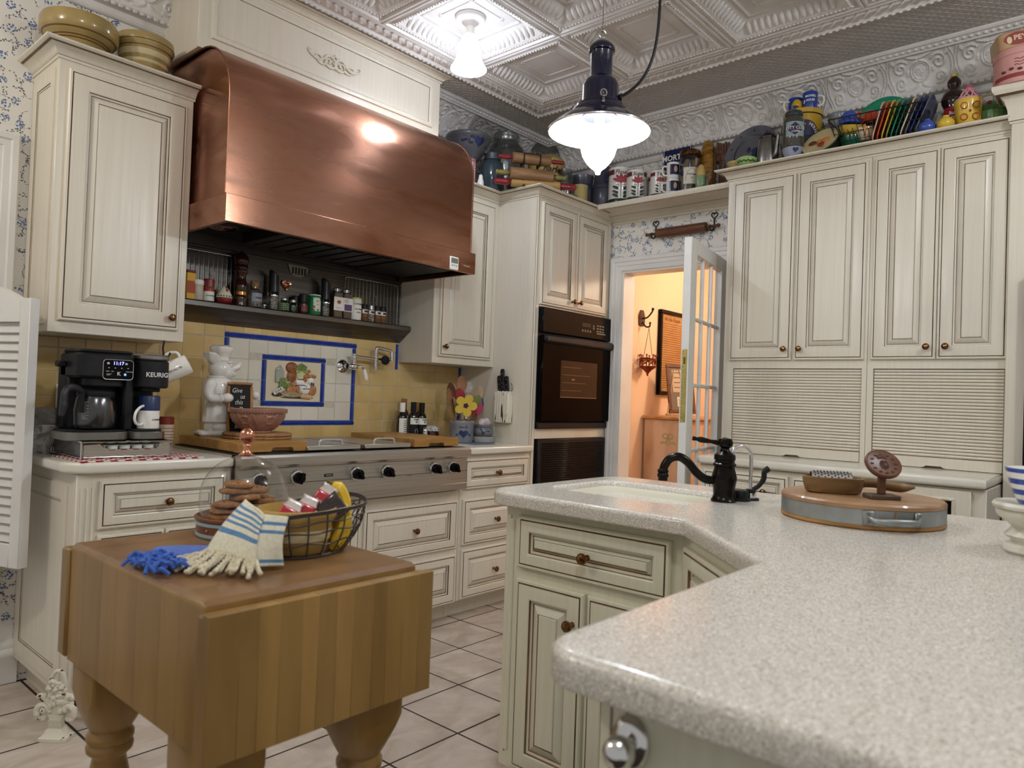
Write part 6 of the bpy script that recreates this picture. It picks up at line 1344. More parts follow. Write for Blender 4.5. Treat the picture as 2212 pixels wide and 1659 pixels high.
M().lathe([(.0001, 0), (.060, 0), (.068, .01), (.069, .175), (.056, .205), (.048, .212), (.048, .22), (.0001, .22)], 36).build('glass', mat('smoke_glass', '#4a463f', .12, coat=.5), t); M().lathe([(.049, .208), (.056, .212), (.057, .232), (.050, .242), (.022, .250), (.0001, .252)], 32).build('zinc_lid', mat('zinc', '#4d5259', .4, .5), t)
M().ball((0, 0, .262), (.014, .014, .013), 12).ball((.008, .0, .282), (.020, .014, .008), 10).build('stopper', mat('teal_glass', '#46616b', .15), t)
lb = M().patch(.0694, -.92, .92, .065, .160).build('label', mat('label_teal', '#8ea5a6', .6), t)
q = M(); vs = [(-.058, .112), (-.004, .155), (.05, .112), (-.004, .070)]; q.curved([(vs[k][0]+(vs[(k+1) % 4][0]-vs[k][0])*j/6, vs[k][1]+(vs[(k+1) % 4][1]-vs[k][1])*j/6) for k in range(4) for j in range(6)], lambda x, z, d: ((.0700+d)*cos(x/.07-pi/2), (.0700+d)*sin(x/.07-pi/2), z), .0010); q.build('navy_diamond', mat('label_navy', '#2c2d4c', .5), lb)
M().text('CITY CLUB', .027, T4((0, 0, .118)), cyl=.0718, bold=.0006).text('COFFEE', .016, T4((-.0, 0, .094)), cyl=.0718, bold=.0004).build('lettering', mat('label_pink', '#e2cfc6', .5), lb)
t.scale = (.80, .80, .80)
t = thing('coffee_bucket', 'yellow lidded metal pail with navy round emblem behind the coffee jar', 'bucket', (3.985, 1.448, ZP), -65); BUCK = mat('pail_yellow', '#c39a22', .32, coat=.3)
M().lathe([(.0001, 0), (.084, 0), (.086, .004), (.098, .285), (.0001, .285)], 40).build('pail', BUCK, t); M().lathe([(.0985, .280), (.102, .282), (.103, .304), (.099, .308), (.0001, .309)], 40).build('lid', mat('pail_lid', '#cda63a', .3, coat=.3), t)
M().lathe([(.0985, .276), (.1005, .277), (.1005, .282), (.0985, .283)], 40).build('black_line', INK, t)
q = M(); q.curved([(.085*cos(a), .150+.092*sin(a)) for a in [2*pi*k/36 for k in range(36)]], lambda x, z, d: ((.0922+.012*(z-.15)/.285+d)*cos(x/.095-pi/2), (.0922+.012*(z-.15)/.285+d)*sin(x/.095-pi/2), z), .0014); em = q.build('navy_emblem', mat('label_navy', '#2c2d4c', .5), t)
q = M()
for k, ch in enumerate('MAXWELL HOUSE'):
    a = R(170-160*k/12); x, z = .068*cos(a), .074*sin(a); q.text(ch, .024, RZ(x/.095*180/pi) @ T4((0, -.0942-.012*z/.285, .150+z)) @ RY(90-math.degrees(a)), bold=.0008)
q.build('lettering', mat('label_pink', '#e2cfc6', .5), em)
M().tube(bez([(-.100, 0, .255), (-.112, -.030, .20), (-.09, -.072, .150), (-.02, -.115, .115), (.06, -.10, .130), (.105, -.04, .19), (.100, 0, .255)], 6), .0022, 6).build('bail', IRON, t)
MAX = mat('mug_blue', '#1e3f96', .2, coat=.4)
for y, rz, z, lab in ((1.402, -68, 0, 'right blue coffee mug on the yellow pail'), (1.494, -40, 0, 'left blue coffee mug on the yellow pail behind the yellow fruit')):
    t = thing('mug', lab, 'mug', (3.955 if y < 1.45 else 3.99, y, ZP+.310), rz, group='blue mugs on the yellow pail')
    M().lathe([(.0001, 0), (.036, 0), (.037, .003), (.039, .088), (.036, .090), (.034, .01), (.0001, .006)], 32).build('body', MAX, t)
    M().text('MAXWELL', .0155, T4((0, 0, .062)), cyl=.0392, bold=.0005, sx=.8).text('HOUSE', .0165, T4((0, 0, .040)), cyl=.0390, bold=.0005, sx=.85).build('lettering', LABELW, t)
    M().ball((0, 0, 0), (.005, .0015, .011), 8, mat4=RZ(-50) @ T4((0, -.0388, .036)) @ RY(20)).build('cup_print', LABELW, t)
    sg = 1 if y < 1.45 else -1; M().tube(bez([(.036*sg, 0, .072), (.062*sg, 0, .068), (.068*sg, 0, .044), (.058*sg, 0, .022), (.036*sg, 0, .018)], 5), .006, 8).build('handle', WHITE, t)
t = thing('ceramic_fruit', 'yellow ceramic fruit between the two blue mugs on the pail', 'ornament', (3.925, 1.462, ZP+.3105)); M().lathe([(.0001, 0), (.014, .002), (.024, .014), (.026, .030), (.020, .048), (.012, .056), (.0001, .058)], 22, fn=lambda r, z, a: r*(1+.06*sin(4*a)*sin(z*90))).build('fruit', mat('fruit_yellow', '#d6a516', .25, coat=.3), t)
t = thing('stoneware_jug', 'grey stoneware crock with blue heart behind the fruit plate', 'jug', (4.000, 1.262, ZP)); M().lathe([(.0001, 0), (.078, 0), (.086, .02), (.086, .11), (.072, .155), (.056, .175), (.055, .255), (.059, .262), (.054, .266), (.050, .26), (.05, .18), (.0001, .17)], 36).build('body', STONEW, t)
heart_on(t, .086, .098, .036, -60, fnr=lambda z: .0868); 
t = thing('fruit_plate', 'oval cream plate with painted fruit and green rim leaning at the pantry edge', 'plate', (3.812, 1.288, ZP+.064), rot=(0, R(-58), R(-14)))
m = plate(.088, .058, .012); m.v = [(x, y*1.12, z) for x, y, z in m.v]; m.build('plate', mat('plate_cream', '#c8b489', .3, coat=.3), t)
M().lathe([(.062, .0072), (.070, .0095), (.086, .0165), (.089, .0172), (.089, .0120)], 44, mat4=S4(1, 1.12, 1)).build('green_rim', mat('plate_rim_green', '#3f6b3c', .3, coat=.3), t)
q = M().ball((-.018, -.008, .009), (.018, .018, .006), 12); q.build('red_apple', mat('apple_red', '#a32426', .3, coat=.3), t); M().ball((.012, -.024, .009), (.016, .022, .005), 12).ball((.010, .012, .009), (.014, .014, .005), 12).build('painted_peach', mat('peach_paint', '#c57f36', .3, coat=.3), t); M().ball((.006, .048, .009), (.016, .022, .005), 10).build('painted_nuts', mat('nut_paint', '#5d3a20', .4), t)
q = M(); [q.tube([(-.03+.012*k, -.02+.012*k, .012), (-.045+.010*k, -.028+.016*k, .012)], .002, 4) for k in range(4)]; q.build('painted_leaf', mat('leaf_paint', '#42552c', .4), t)
# wire dish basket with cups and square plates
t = thing('wire_basket', 'black wire dish basket on the pantry top holding coloured dishes', 'basket', (3.845, 1.02, ZP)); q = M()
X0_, X1_, Y0_, Y1_ = -.075, .085, -.20, .225; bx0, bx1, by0, by1 = -.05, .06, -.185, .17
top = [(X0_, Y1_, .16), (X1_, Y1_, .16), (X1_, Y0_, .155), (X0_, Y0_, .155)]; bot = [(bx0, by1, .004), (bx1, by1, .004), (bx1, by0, .004), (bx0, by0, .004)]
q.tube(top, .0032, 6, True); q.tube(bot, .0025, 6, True); mid = [tuple((Vector(a)+Vector(b_))/2) for a, b_ in zip(top, bot)]; q.tube(mid, .002, 5, True)
q.tube([tuple(Vector(a)*.75+Vector(b_)*.25) for a, b_ in zip(top, bot)], .0016, 5, True); q.tube([tuple(Vector(a)*.25+Vector(b_)*.75) for a, b_ in zip(top, bot)], .0016, 5, True)
q.build('frame', IRON, t)
ww = M()
for i, n in ((0, 7), (1, 17), (2, 7), (3, 17)):
    for k in range(n+1):
        f = k/n; a = Vector(top[i]).lerp(Vector(top[(i+1) % 4]), f); b_ = Vector(bot[i]).lerp(Vector(bot[(i+1) % 4]), f); ww.tube([a, b_], .0014, 4)
for k in range(12): y = by0+(by1-by0)*k/11; ww.tube([(bx0, y, .004), (bx1, y, .004)], .0014, 4)
tag(ww.build('wires', IRON, t), kind='stuff')
def dish(nm, loc, r, h, mt, lab, rot=None, group='dishes in the wire basket', foot=.5):
    t = thing(nm, lab, 'bowl' if 'cup' not in nm else 'cup', loc, rot=rot or (0, 0, 0), group=group); M().lathe([(.0001, 0), (r*foot, 0), (r*foot+.003, .004), (r*.82, h*.35), (r*.97, h*.75), (r, h-.002), (r-.002, h), (r-.006, h-.004), (r*.75, h*.4), (r*foot*.8, .008), (.0001, .007)], 34).build('bowl', mt, t); return t
dish('bowl', (3.842, 1.150, ZP+.012), .056, .060, DGREENC, 'dark green bowl at the bottom of the wire basket')
dish('bowl', (3.842, 1.155, ZP+.078), .062, .056, mat('corn_bowl', '#c2a343', .3, coat=.3), 'yellow bowl tilted above the green one in the wire basket', (R(10), R(-14), 0))
dish('bowl', (3.845, 1.165, ZP+.205), .054, .066, BLUEC, 'blue bowl upside down on top in the wire basket', (R(180), 0, 0))
c_ = dish('cup', (3.905, 1.085, ZP+.205), .052, .066, REDC, 'orange-red teacup upside down beside the blue bowl', (R(172), R(8), 0)); M().tube(bez([(-.045, -.02, .05), (-.075, -.035, .048), (-.080, -.038, .025), (-.045, -.02, .018)], 5), .005, 8).build('handle', REDC, c_)
c_ = dish('cup', (3.835, 1.085, ZP+.040), .046, .060, IVORYC, 'ivory teacup with looped handle low in the wire basket'); M().tube(bez([(-.040, -.01, .05), (-.066, -.016, .058), (-.070, -.018, .028), (-.040, -.01, .018)], 5), .005, 8).build('handle', mat('handle_ochre', '#c9924b', .3, coat=.3), c_)
sqp = rrect(-.100, .100, -.100, .100, .040, 6)
def sqplate(): return M().loft([[(x*s, y*s, z) for x, y in sqp] for s, z in ((.62, 0), (.70, .002), (1, .014), (1, .019), (.97, .0195), (.70, .007), (.62, .006))])
for k, (mt, nm) in enumerate(((PEACHC, 'pale peach'), (REDC, 'orange-red'), (YELC, 'yellow'), (OLIVEC, 'chartreuse'), (GREENC, 'green'), (DGREENC, 'dark green'), (IVORYC, 'ivory'), (SLATEC, 'slate grey'), (NAVYC, 'cobalt blue'), (SLATEC, 'slate blue'))):
    o = thing('plate', nm+(' square plate, first in the wire basket from the left' if k == 0 else ' square plate standing on edge in the wire basket' if nm != 'slate blue' else ' square plate, last in the wire basket at the right'), 'plate', (3.868+.002*k, 1.036-.0215*k, ZP+.012+.1005), rot=(R(90+14+(.9*k)), 0, R(4)), group='square plates in the wire basket')
    sqplate().build('plate', mt, o)
t = thing('platter', 'big green platter with tab handles leaning behind the wire basket', 'plate', (4.030, 1.055, ZP+.166), rot=(0, R(-79), R(-4)))
out = []; 
for k in range(60): a = 2*pi*k/60; r = .150*(1+.030*cos(4*a)+.05*max(0, -cos(2*a))**10); out.append((r*cos(a), r*sin(a)*1.12))
M().loft([[(x*s, y*s, z) for x, y in out] for s, z in ((.6, 0), (.72, .003), (1, .016), (1, .021), (.97, .022), (.86, .016), (.72, .010), (.6, .009))]).build('platter', GREENC, t)
for y, mt, lab in ((.797, BLUEC, 'small blue glazed lidded jar at the right of the pantry top'), (.722, mat('glaze_yellow', '#d9b63c', .22, coat=.4), 'small yellow glazed lidded jar in front of the syrup bottle')):
    t = thing('lidded_jar', lab, 'jar', (3.772, y, ZP), group='small glazed jars'); M().lathe([(.0001, 0), (.022, 0), (.034, .014), (.036, .030), (.030, .044), (.018, .052), (.014, .056), (.014, .062), (.0001, .064)], 30, fn=lambda r, z, a: r*(1+.04*abs(sin(5*a)))).build('jar', mt, t)
t = thing('syrup_bottle', 'dark brown waisted syrup bottle with red label and yellow cap', 'bottle', (3.935, .722, ZP), -72)
M().lathe([(.0001, 0), (.046, 0), (.050, .006), (.052, .04), (.046, .09), (.040, .135), (.038, .145), (.050, .170), (.054, .195), (.046, .220), (.026, .236), (.022, .245), (.029, .262), (.029, .280), (.018, .296), (.013, .302), (.0001, .303)], 36, sy=.8).build('glass', BROWNG, t); M().lathe([(.0135, .300), (.015, .302), (.015, .314), (.0001, .316)], 20).build('cap', mat('cap_yellow', '#c8b04a', .4), t)
lb = M(); lb.loft([[(r*cos(a), r*.8*sin(a), z) for a in [-pi/2-1.25+2.5*k/14 for k in range(15)]] for r, z in ((.0535, .020), (.053, .06), (.0472, .100), (.0405, .148))], closed=False, cap0=False, cap1=False); lb = lb.build('label', REDL, t)
M().text('Butter', .023, T4((0, .0065, .116)), cyl=.0475, bold=.0007, sx=.8).text('WORTH', .021, T4((0, .0065, .090)), cyl=.0510, bold=.0007, sx=.75).build('lettering', LABELW, lb)
q = M(); [q.ball((-.024+.010*k, -.0435, .040+.004*(k % 2)), (.006, .002, .007), 8) for k in range(6)]; q.build('pancake_print', mat('print_gold', '#c9a13c', .5), lb)
t = thing('cookie_jar', 'yellow ceramic pot with red scrolls and pink lattice lid', 'jar', (3.835, .645, ZP), -72)
M().lathe([(.0001, 0), (.046, 0), (.050, .006), (.055, .10), (.060, .120), (.059, .130), (.0001, .128)], 34).build('pot', mat('glaze_yellow', '#d9b63c', .22, coat=.4), t)
q = M(); [q.tube([(sg*(.010+.014*(1-cos(a))), -.0535-.002*0, .070+s*.018+.012*sin(a)*1.2+s*.008) for a in [2*pi*k/12 for k in range(12)]], .0022, 5, True) for sg in (-1, 1) for s in (-1, 1)]; q.ball((0, -.055, .070), (.006, .003, .006), 8); q.build('red_scrolls', mat('scroll_red', '#a3342c', .3, coat=.3), t)
q = M()
for k in range(8): a = 2*pi*k/8; q.tube([(.052*cos(a), .052*sin(a), .130), (.030*cos(a+.5), .030*sin(a+.5), .165), (.012*cos(a+.9), .012*sin(a+.9), .190)], .004, 6); q.tube([(.052*cos(a), .052*sin(a), .130), (.030*cos(a-.5), .030*sin(a-.5), .165), (.012*cos(a-.9), .012*sin(a-.9), .190)], .004, 6)
q.lathe([(.050, .126), (.056, .130), (.055, .138), (.048, .138)], 28); q.build('lattice_lid', PINKC, t); M().ball((0, 0, .196), (.018, .018, .012), 12).build('lid_flower', mat('rose_pink', '#b85468', .3, coat=.3), t)
t = thing('ceramic_basket', 'green woven ceramic basket with fruit and looped handle by the pier', 'basket', (3.945, .572, ZP), -72)
M().lathe([(.0001, 0), (.050, 0), (.055, .006), (.066, .085), (.066, .092), (.060, .092), (.05, .02), (.0001, .012)], 60, fn=lambda r, z, a: r+(.0026*sin(20*a)*(1 if int(z*100) % 2 else -1) if 0 < z < .09 else 0)).build('basket', mat('basket_green', '#7fae6a', .3, coat=.3), t)
M().lathe([(.0001, .088), (.062, .088), (.062, .10), (.052, .126), (.03, .145), (.0001, .152)], 30, fn=lambda r, z, a: r*(1+.05*sin(7*a))).build('leaf_lid', mat('leaf_lid_green', '#4f7d42', .3, coat=.3), t)
q = M(); [q.ball((.050*cos(a), .050*sin(a), .112+.018*(k % 2)), .010, 8) for k, a in enumerate([-2.4+.55*k for k in range(5)])]; q.build('red_berries', mat('berry_red', '#9c3230', .3, coat=.3), t); M().tube(bez([(-.068, 0, .080), (-.074, 0, .13), (-.05, 0, .172), (0, 0, .185), (.05, 0, .172), (.074, 0, .13), (.068, 0, .08)], 6), .006, 8).build('handle', mat('handle_cream', '#d3caa4', .3, coat=.3), t)
# tins on the pier crown
t = thing('cookie_tin', 'round pink cookie tin on the pier crown at the right edge', 'tin', (3.765, .440, 2.6055), -68); PTIN = mat('tin_rose', '#cf9a92', .35, c2='#c98f8a', scale=(10, 10, 10))
M().lathe([(.0001, 0), (.098, 0), (.100, .003), (.100, .140), (.0001, .140)], 44).build('tin', PTIN, t); M().lathe([(.1005, .118), (.1035, .120), (.1035, .146), (.099, .149), (.0001, .149)], 44).build('lid', PTIN, t)
q = M(); [q.tube([((.1008)*cos(-pi/2-.5+.09*k), (.1008)*sin(-pi/2-.5+.09*k), z+.003*sin(k*2.1)) for k in range(12)], .0016, 4) for z in (.095, .082, .070)]; q.patch(.1003, -1.4, 1.4, .018, .036); q.build('red_print', mat('tin_print_red', '#8e3b36', .5), t)
q = M(); [q.ball((.1008*cos(-pi/2-.9+.3*k), .1008*sin(-pi/2-.9+.3*k), .050+.006*(k % 2)), (.010, .010, .006), 8) for k in range(7)]; q.build('biscuit_print', mat('tin_print_brown', '#6d3f2c', .5), t)
t = thing('biscuit_tin', 'tan rounded tin with dark red oval leaning on the pink tin', 'tin', (3.770, .440, 2.762), rot=(R(0), R(-7), R(-68)))
M().prism(rrect(-.10, .10, -.075, .075, .03, 6), 0, .075, c=.006).build('tin', mat('tin_tan', '#b5906a', .35), t)
q = M().lathe([(.0001, 0), (.034, 0), (.034, .001), (.0001, .001)], 30, mat4=T4((-.03, -.0755, .040)) @ RX(90) @ S4(1.5, .8, 1)); q = q.build('red_oval', mat('tin_print_red', '#8e3b36', .5), t); M().text('PEY', .030, T4((-.022, -.0768, .042)), bold=.0008).build('lettering', mat('tin_cream', '#d9c6a0', .5), q); M().ball((-.062, -.077, .036), (.010, .001, .016), 10).build('figure_print', mat('tin_cream', '#d9c6a0', .5), q)
# ------------------------------------------------ island with speckled counter and moulded sink
from mathutils.geometry import tessellate_polygon
def roundpoly(pts, rad, n=6):
    out = []; N = len(pts)
    for i in range(N):
        p0, p, p1 = Vector(pts[i-1]), Vector(pts[i]), Vector(pts[(i+1) % N]); r = rad[i]
        a, c_ = (p0-p).normalized(), (p1-p).normalized(); an = a.angle(c_)/2; d = r/math.tan(an); cen = p+(a+c_).normalized()*(r/sin(an))
        s, e = p+a*d-cen, p+c_*d-cen; t0 = atan2(s.y, s.x); dt = (atan2(e.y, e.x)-t0+pi) % (2*pi)-pi
        out += [(cen.x+r*cos(t0+dt*k/n), cen.y+r*sin(t0+dt*k/n)) for k in range(n+1)]
    return out
ISL = [(.645, -.60), (2.31, -.60), (2.31, 1.50), (1.590, 1.50), (1.590, .835), (1.285, .524), (.645, .524)]
ip = roundpoly(ISL, [.03, .03, .10, .095, .03, .02, .060])
t = thing('island_countertop', 'speckled grey-beige island countertop with moulded white sink', 'countertop', (0, 0, 0))
z0, z1, r = .874, .915, .013; m = M(); rings = []
for k in range(6): a = pi/2*k/5; rings.append([(x, y, z0+.006-.006*cos(a)) for x, y in offset(ip, -.006+.006*sin(a))])
for k in range(7): a = pi/2*k/6; rings.append([(x, y, z1-r+r*sin(a)) for x, y in offset(ip, -r+r*cos(a))])
m.loft(rings, cap1=False); hole = rrect(1.800, 2.155, .955, 1.415, .055, 8); lip = offset(hole, .012)
polys = [[Vector((p[0], p[1], z1)) for p in rings[-1]], [Vector((x, y, z1)) for x, y in lip][::-1]]; flat = [tuple(p) for q in polys for p in q]
m.add(flat, [tuple(f) for f in tessellate_polygon(polys)])
m.loft([[(x, y, z) for x, y in offset(hole, d)] for d, z in ((.012, z1), (.006, z1-.0015), (.002, z1-.006), (0, z1-.020))], cap0=False, cap1=False)
m.build('slab', SPECK, t)
M().loft([[(x, y, z) for x, y in offset(hole, d)] for d, z in ((0, z1-.018), (-.004, z1-.03), (-.010, .80), (-.016, .76), (-.030, .742), (-.06, .735))], cap0=False).loft([[(x, y, z) for x, y in offset(hole, d)] for d, z in ((.010, z1-.022), (.010, .80), (-.02, .725))], cap0=False).build('sink', SINKW, t)
t = thing('island_cabinet', 'pale green-cream glazed island cabinet under the speckled countertop', 'cabinet', (1.45, .45, 0))
cab = roundpoly([(.690, -.58), (2.27, -.58), (2.27, 1.455), (1.652, 1.455), (1.652, .862), (1.262, .472), (.690, .472)], [.02, .02, .02, .012, .004, .004, .035])
kick = offset(cab, -.05); mv = lambda P_: [(x-1.45, y-.45) for x, y in P_]
cm = M().loft([[(x, y, z) for x, y in mv(cab)] for z in (.10, .8735)], cap1=False).loft([[(x, y, z) for x, y in mv(kick)] for z in (0, .10)])
cm.build('carcass', ICREAM, t)
def islf(x, y, rz, lx, z, w, h, kn, name, fw):
    d = panel(M(), 0, 0, w, h, fw).build(name, ICREAM, t, 25); mt4 = T4((x-1.45, y-.45, 0)) @ RZ(rz) @ T4((lx, 0, z)); d.matrix_basis = mt4
    if kn: k = knob(d, kn[0]-lx, kn[1]-z); k.scale = (1.05,)*3
S0 = (1.652, 1.455, -90)
islf(*S0, .064, .695, .500, .152, (.318, .765), 'drawer', .05)
islf(*S0, .064, .115, .245, .548, (.276, .575), 'door', .055); islf(*S0, .319, .115, .245, .548, None, 'door', .055)
g = M()
for k in range(1): g.loft([[(-.0008-.004*max(0, sin(a)), .028-.010*cos(a)+.006, z) for a in [pi*j/8 for j in range(9)]] for z in (.15, .83)], closed=False)
g.box(-.001, .001, .0385, .040, .14, .84, mi=1); g = g.build('fluted_post', ICREAM, t); g.location = (1.652-1.45, 1.455-.45-.065, 0)
D0 = (1.652, .862, -134.7)
islf(*D0, .045, .695, .44, .152, None, 'drawer', .05); islf(*D0, .045, .115, .44, .548, None, 'door', .055)
e0 = (.690, .472, -90)
islf(.690, .472, -90, .10, .115, .60, .62, None, 'end_panel', .06)
g = M().box(-.0008, .0008, .030, .032, .14, .855, mi=1).box(-.0008, .0008, .050, .052, .14, .855, mi=1); g = g.build('pilaster_line', ICREAM, t); g.location = (.690-1.45, .472-.45-.082, 0)
# chrome knob on the near end
t = thing('chrome_hook', 'chrome oval wall hook with ball end under the near corner of the island', 'hook', (.6895, .4135, .826), -90)
M().lathe([(.021, 0), (.0225, .004), (.020, .010), (.012, .0145), (.0001, .016)], 32, mat4=S4(1, 1, 1.30) @ RX(90)).build('backplate', CHROME, t)
M().tube(bez([(0, -.012, -.004), (.001, -.020, -.006), (.004, -.030, -.002), (.008, -.038, .004)], 5), .009, 14).build('stem', CHROME, t); M().ball((.0095, -.042, .005), .0170, 24).build('ball_end', CHROME, t)
# ------------------------------------------------ tap, filter tap, sprayer
Z = .9152
t = thing('kitchen_tap', 'oil-rubbed black bronze single-lever tap at the end of the island sink', 'tap', (1.985, .916, Z), 127)
M().lathe([(.0001, 0), (.036, 0), (.0365, .004), (.032, .010), (.0295, .018), (.031, .040), (.035, .060), (.0355, .070), (.032, .084), (.029, .094), (.029, .100), (.0325, .102), (.0325, .108), (.028, .112), (.028, .118), (.0305, .120), (.0295, .134), (.019, .142), (.013, .148), (.0125, .152), (.020, .158), (.0225, .168), (.018, .180), (.0001, .184)], 36).build('body', BRONZE, t)
P2 = bez([(.028, 0, .058), (.055, 0, .062), (.080, 0, .080), (.105, 0, .108), (.130, 0, .122), (.155, 0, .116), (.170, 0, .095), (.174, 0, .076)], 6)
M().tube(P2, [.0115]*3+[.0125]*(len(P2)-6)+[.012]*3, 14).build('spout', BRONZE, t)
M().lathe([(.012, -.004), (.016, .0), (.016, .006), (.0135, .008), (.0165, .012), (.0165, .019), (.014, .022), (.014, .030), (.0001, .03)], 22, mat4=T4((.174, 0, .082)) @ RX(180)).build('aerator', BRONZE, t)
M().lathe([(.0001, .0), (.006, 0), (.0075, .014), (.0055, .028), (.0080, .048), (.0085, .060), (.005, .070), (.0065, .076), (.006, .082), (.0001, .083)], 16, mat4=T4((.012, 0, .166)) @ RY(82)).build('lever', BRONZE, t)
t = thing('filter_tap', 'slim chrome gooseneck water tap with black lever beside the black tap', 'tap', (2.085, .878, Z), 150)
M().lathe([(.0001, 0), (.024, 0), (.024, .006), (.018, .008), (.0001, .008)], 24).build('base', BLACK, t); M().lathe([(.0001, .008), (.0165, .008), (.0165, .022), (.0001, .024)], 24).build('chrome_collar', CHROME, t)
M().tube(bez([(.002, 0, .022), (.002, 0, .12), (.008, 0, .142), (.030, 0, .158), (.058, 0, .152), (.072, 0, .138)], 8), .0055, 10).build('gooseneck', CHROME, t)
M().lathe([(.0001, .024), (.015, .024), (.014, .032), (.0001, .034)], 20).tube(bez([(-.006, 0, .030), (-.028, 0, .042), (-.044, 0, .062), (-.046, 0, .082), (-.060, 0, .092)], 5), [.0075]*8+[.009]*9+[.010]*4, 10, flat=.6).build('lever', BLACK, t)
t = thing('sink_stopper', 'low black fluted cap beside the base of the black tap', 'cap', (2.045, .890, Z)); M().lathe([(.0001, 0), (.027, 0), (.027, .006), (.020, .008), (.022, .022), (.019, .030), (.0001, .032)], 30, fn=lambda r, z, a: r*(1+.05*sin(12*a)*(1 if .007 < z < .029 else 0))).build('cap', BLACK, t)
# ------------------------------------------------ round board box with grater scoop and butter mould
BT = thing('board_box', 'round wooden board drum with galvanised band and steel handle on the island', 'serving board', (1.990, .549, Z), -58)
Rb = .190
M().lathe([(.0001, 0), (Rb-.004, 0), (Rb, .003), (Rb, .008), (Rb-.002, .011), (.0001, .011)], 72).build('bottom_board', OAKD, BT)
M().lathe([(Rb-.002, .010), (Rb-.0005, .011), (Rb-.0005, .046), (Rb-.002, .047)], 72).build('galvanised_band', GALV, BT)
M().lathe([(.0001, .046), (Rb-.002, .046), (Rb, .048), (Rb, .056), (Rb-.004, .060), (.0001, .060)], 72).build('top_board', mat('board_top', '#a4805e', .42, c2='#8a6646', scale=(4, 30, 30), detail=6, coat=.1), BT)
M().patch(Rb, .098, .114, .011, .046, 2, t=.001).build('wood_spline', OAKD, BT)
for s in (-1, 1): 
    p_ = M().box(-.012, .012, -.003, 0, -.016, .016, .002).build('handle_plate', GALV, BT); a = .06*s+.095; p_.location = ((Rb+.001)*sin(a*1.0+.0), -(Rb+.001)*cos(a), .0285); p_.rotation_euler = (0, 0, a)
    a = (.30*s+.10); p_.location = ((Rb+.001)*sin(a), -(Rb+.001)*cos(a), .0285); p_.rotation_euler = (0, 0, a)
    q = M(); [q.lathe([(.0001, 0), (.004, 0), (.003, .0015), (.0001, .0018)], 10, mat4=T4((.0, -.003, z)) @ RX(90)) for z in (-.010, .010)]; q.build('screw', mat('screw_grey', '#7b7d7b', .4, .9), p_)
hp = bez([((Rb+.002)*sin(.10+a), -(Rb+.002+b_)*cos(.10+a), .030-.006*(b_ > .01)) for a, b_ in ((-.30, 0), (-.25, .014), (-.16, .022), (0, .024), (.16, .022), (.25, .014), (.30, 0))], 5)
M().tube(hp, [.005+.0035*sin(pi*i/(len(hp)-1)) for i in range(len(hp))], 10, flat=.75).build('handle', GALV, BT)
ZT = Z+.0602
t = thing('wooden_scoop', 'oblong carved wooden scoop with handle holding a metal grater on the board drum', 'scoop', (1.970, .612, ZT), -63)
so = [(x*.072-.0, y*.038) for x, y in [(abs(cos(a))**.7*(1 if cos(a) > 0 else -1), abs(sin(a))**.8*(1 if sin(a) > 0 else -1)) for a in [2*pi*k/40 for k in range(40)]]]
M().loft([[(x*s, y*s, z) for x, y in so] for s, z in ((.80, 0), (.92, .004), (1, .022), (1.03, .040), (.97, .042), (.92, .036), (.84, .012), (.6, .010))]).tube(bez([(.066, 0, .030), (.095, 0, .031), (.125, 0, .027), (.160, 0, .024), (.192, 0, .026)], 6), [.013, .0125, .012]+[.012]*8+[.013]*8+[.012, .011, .009, .007, .005, .003], 12, flat=1.3).build('scoop', WALNUT, t)
t = thing('grater', 'curved steel grater plate resting in the wooden scoop', 'grater', (1.975, .622, ZT+.012), -63); m = M(); rings = []
for x in (-.046, .050): rings.append([(x, .026*cos(a), .018+.026*sin(a)*.9) for a in [pi*j/12 for j in range(13)]]+[(x, .0245*cos(a), .018+.0245*sin(a)*.9) for a in [pi*(12-j)/12 for j in range(13)]])
m.loft(rings).build('plate', CHROME, t); q = M()
for i in range(11):
    for j in range(6): a = pi*(.16+.68*(j+.5*(i % 2))/5.5); q.ball((-.038+.008*i, .0262*cos(a), .018+.0262*sin(a)*.9), (.0022, .0020, .0022), 6)
q.build('grating_bumps', mat('grater_dark', '#4a4a4a', .4, .9), t); M().tube([(.050, .026*cos(a), .018+.0235*sin(a)) for a in [pi*j/12 for j in range(13)]], .0016, 5).build('rim', CHROME, t)
t = thing('butter_mould', 'round carved wooden butter mould with pineapple relief standing on its easel', 'butter mould', (1.955, .492, ZT), -52)
M().box(-.036, .036, -.026, .026, 0, .011, .002).build('base', mat('mould_base', '#5a4636', .5, c2='#463428', scale=(8, 40, 40)), t); M().box(-.009, .009, -.004, .008, .011, .066, .002).box(-.013, .013, -.010, -.004, .050, .062, .001).build('post', CHERRY, t)
dm = T4((0, -.004, .086)) @ RX(48) @ S4(1, 1, 1)
M().lathe([(.0001, -.008), (.040, -.008), (.0425, -.004), (.0425, .002), (.040, .005), (.037, .0035), (.0001, .0035)], 40, mat4=dm).build('disc', CHERRY, t)
q = M().ball((0, -.006, .004), (.011, .014, .003), 14, mat4=dm)
for k in range(7): an = R(50+80*k/6); q.ball((.014*cos(an), .010+.010*sin(an), .004), (.003, .007, .002), 6, mat4=dm @ T4((0, 0, 0)))
for k in range(12): q.ball((.028*cos(2*pi*k/12), .028*sin(2*pi*k/12)-.002, .004), (.005, .003, .0016), 6, mat4=dm)
for i in range(4):
    for j in range(4): q.ball((-.006+.004*i, -.013+.005*j, .0068), .0018, 5, mat4=dm)
q.build('pineapple_relief', mat('mould_dark', '#4f2c1b', .4), t)
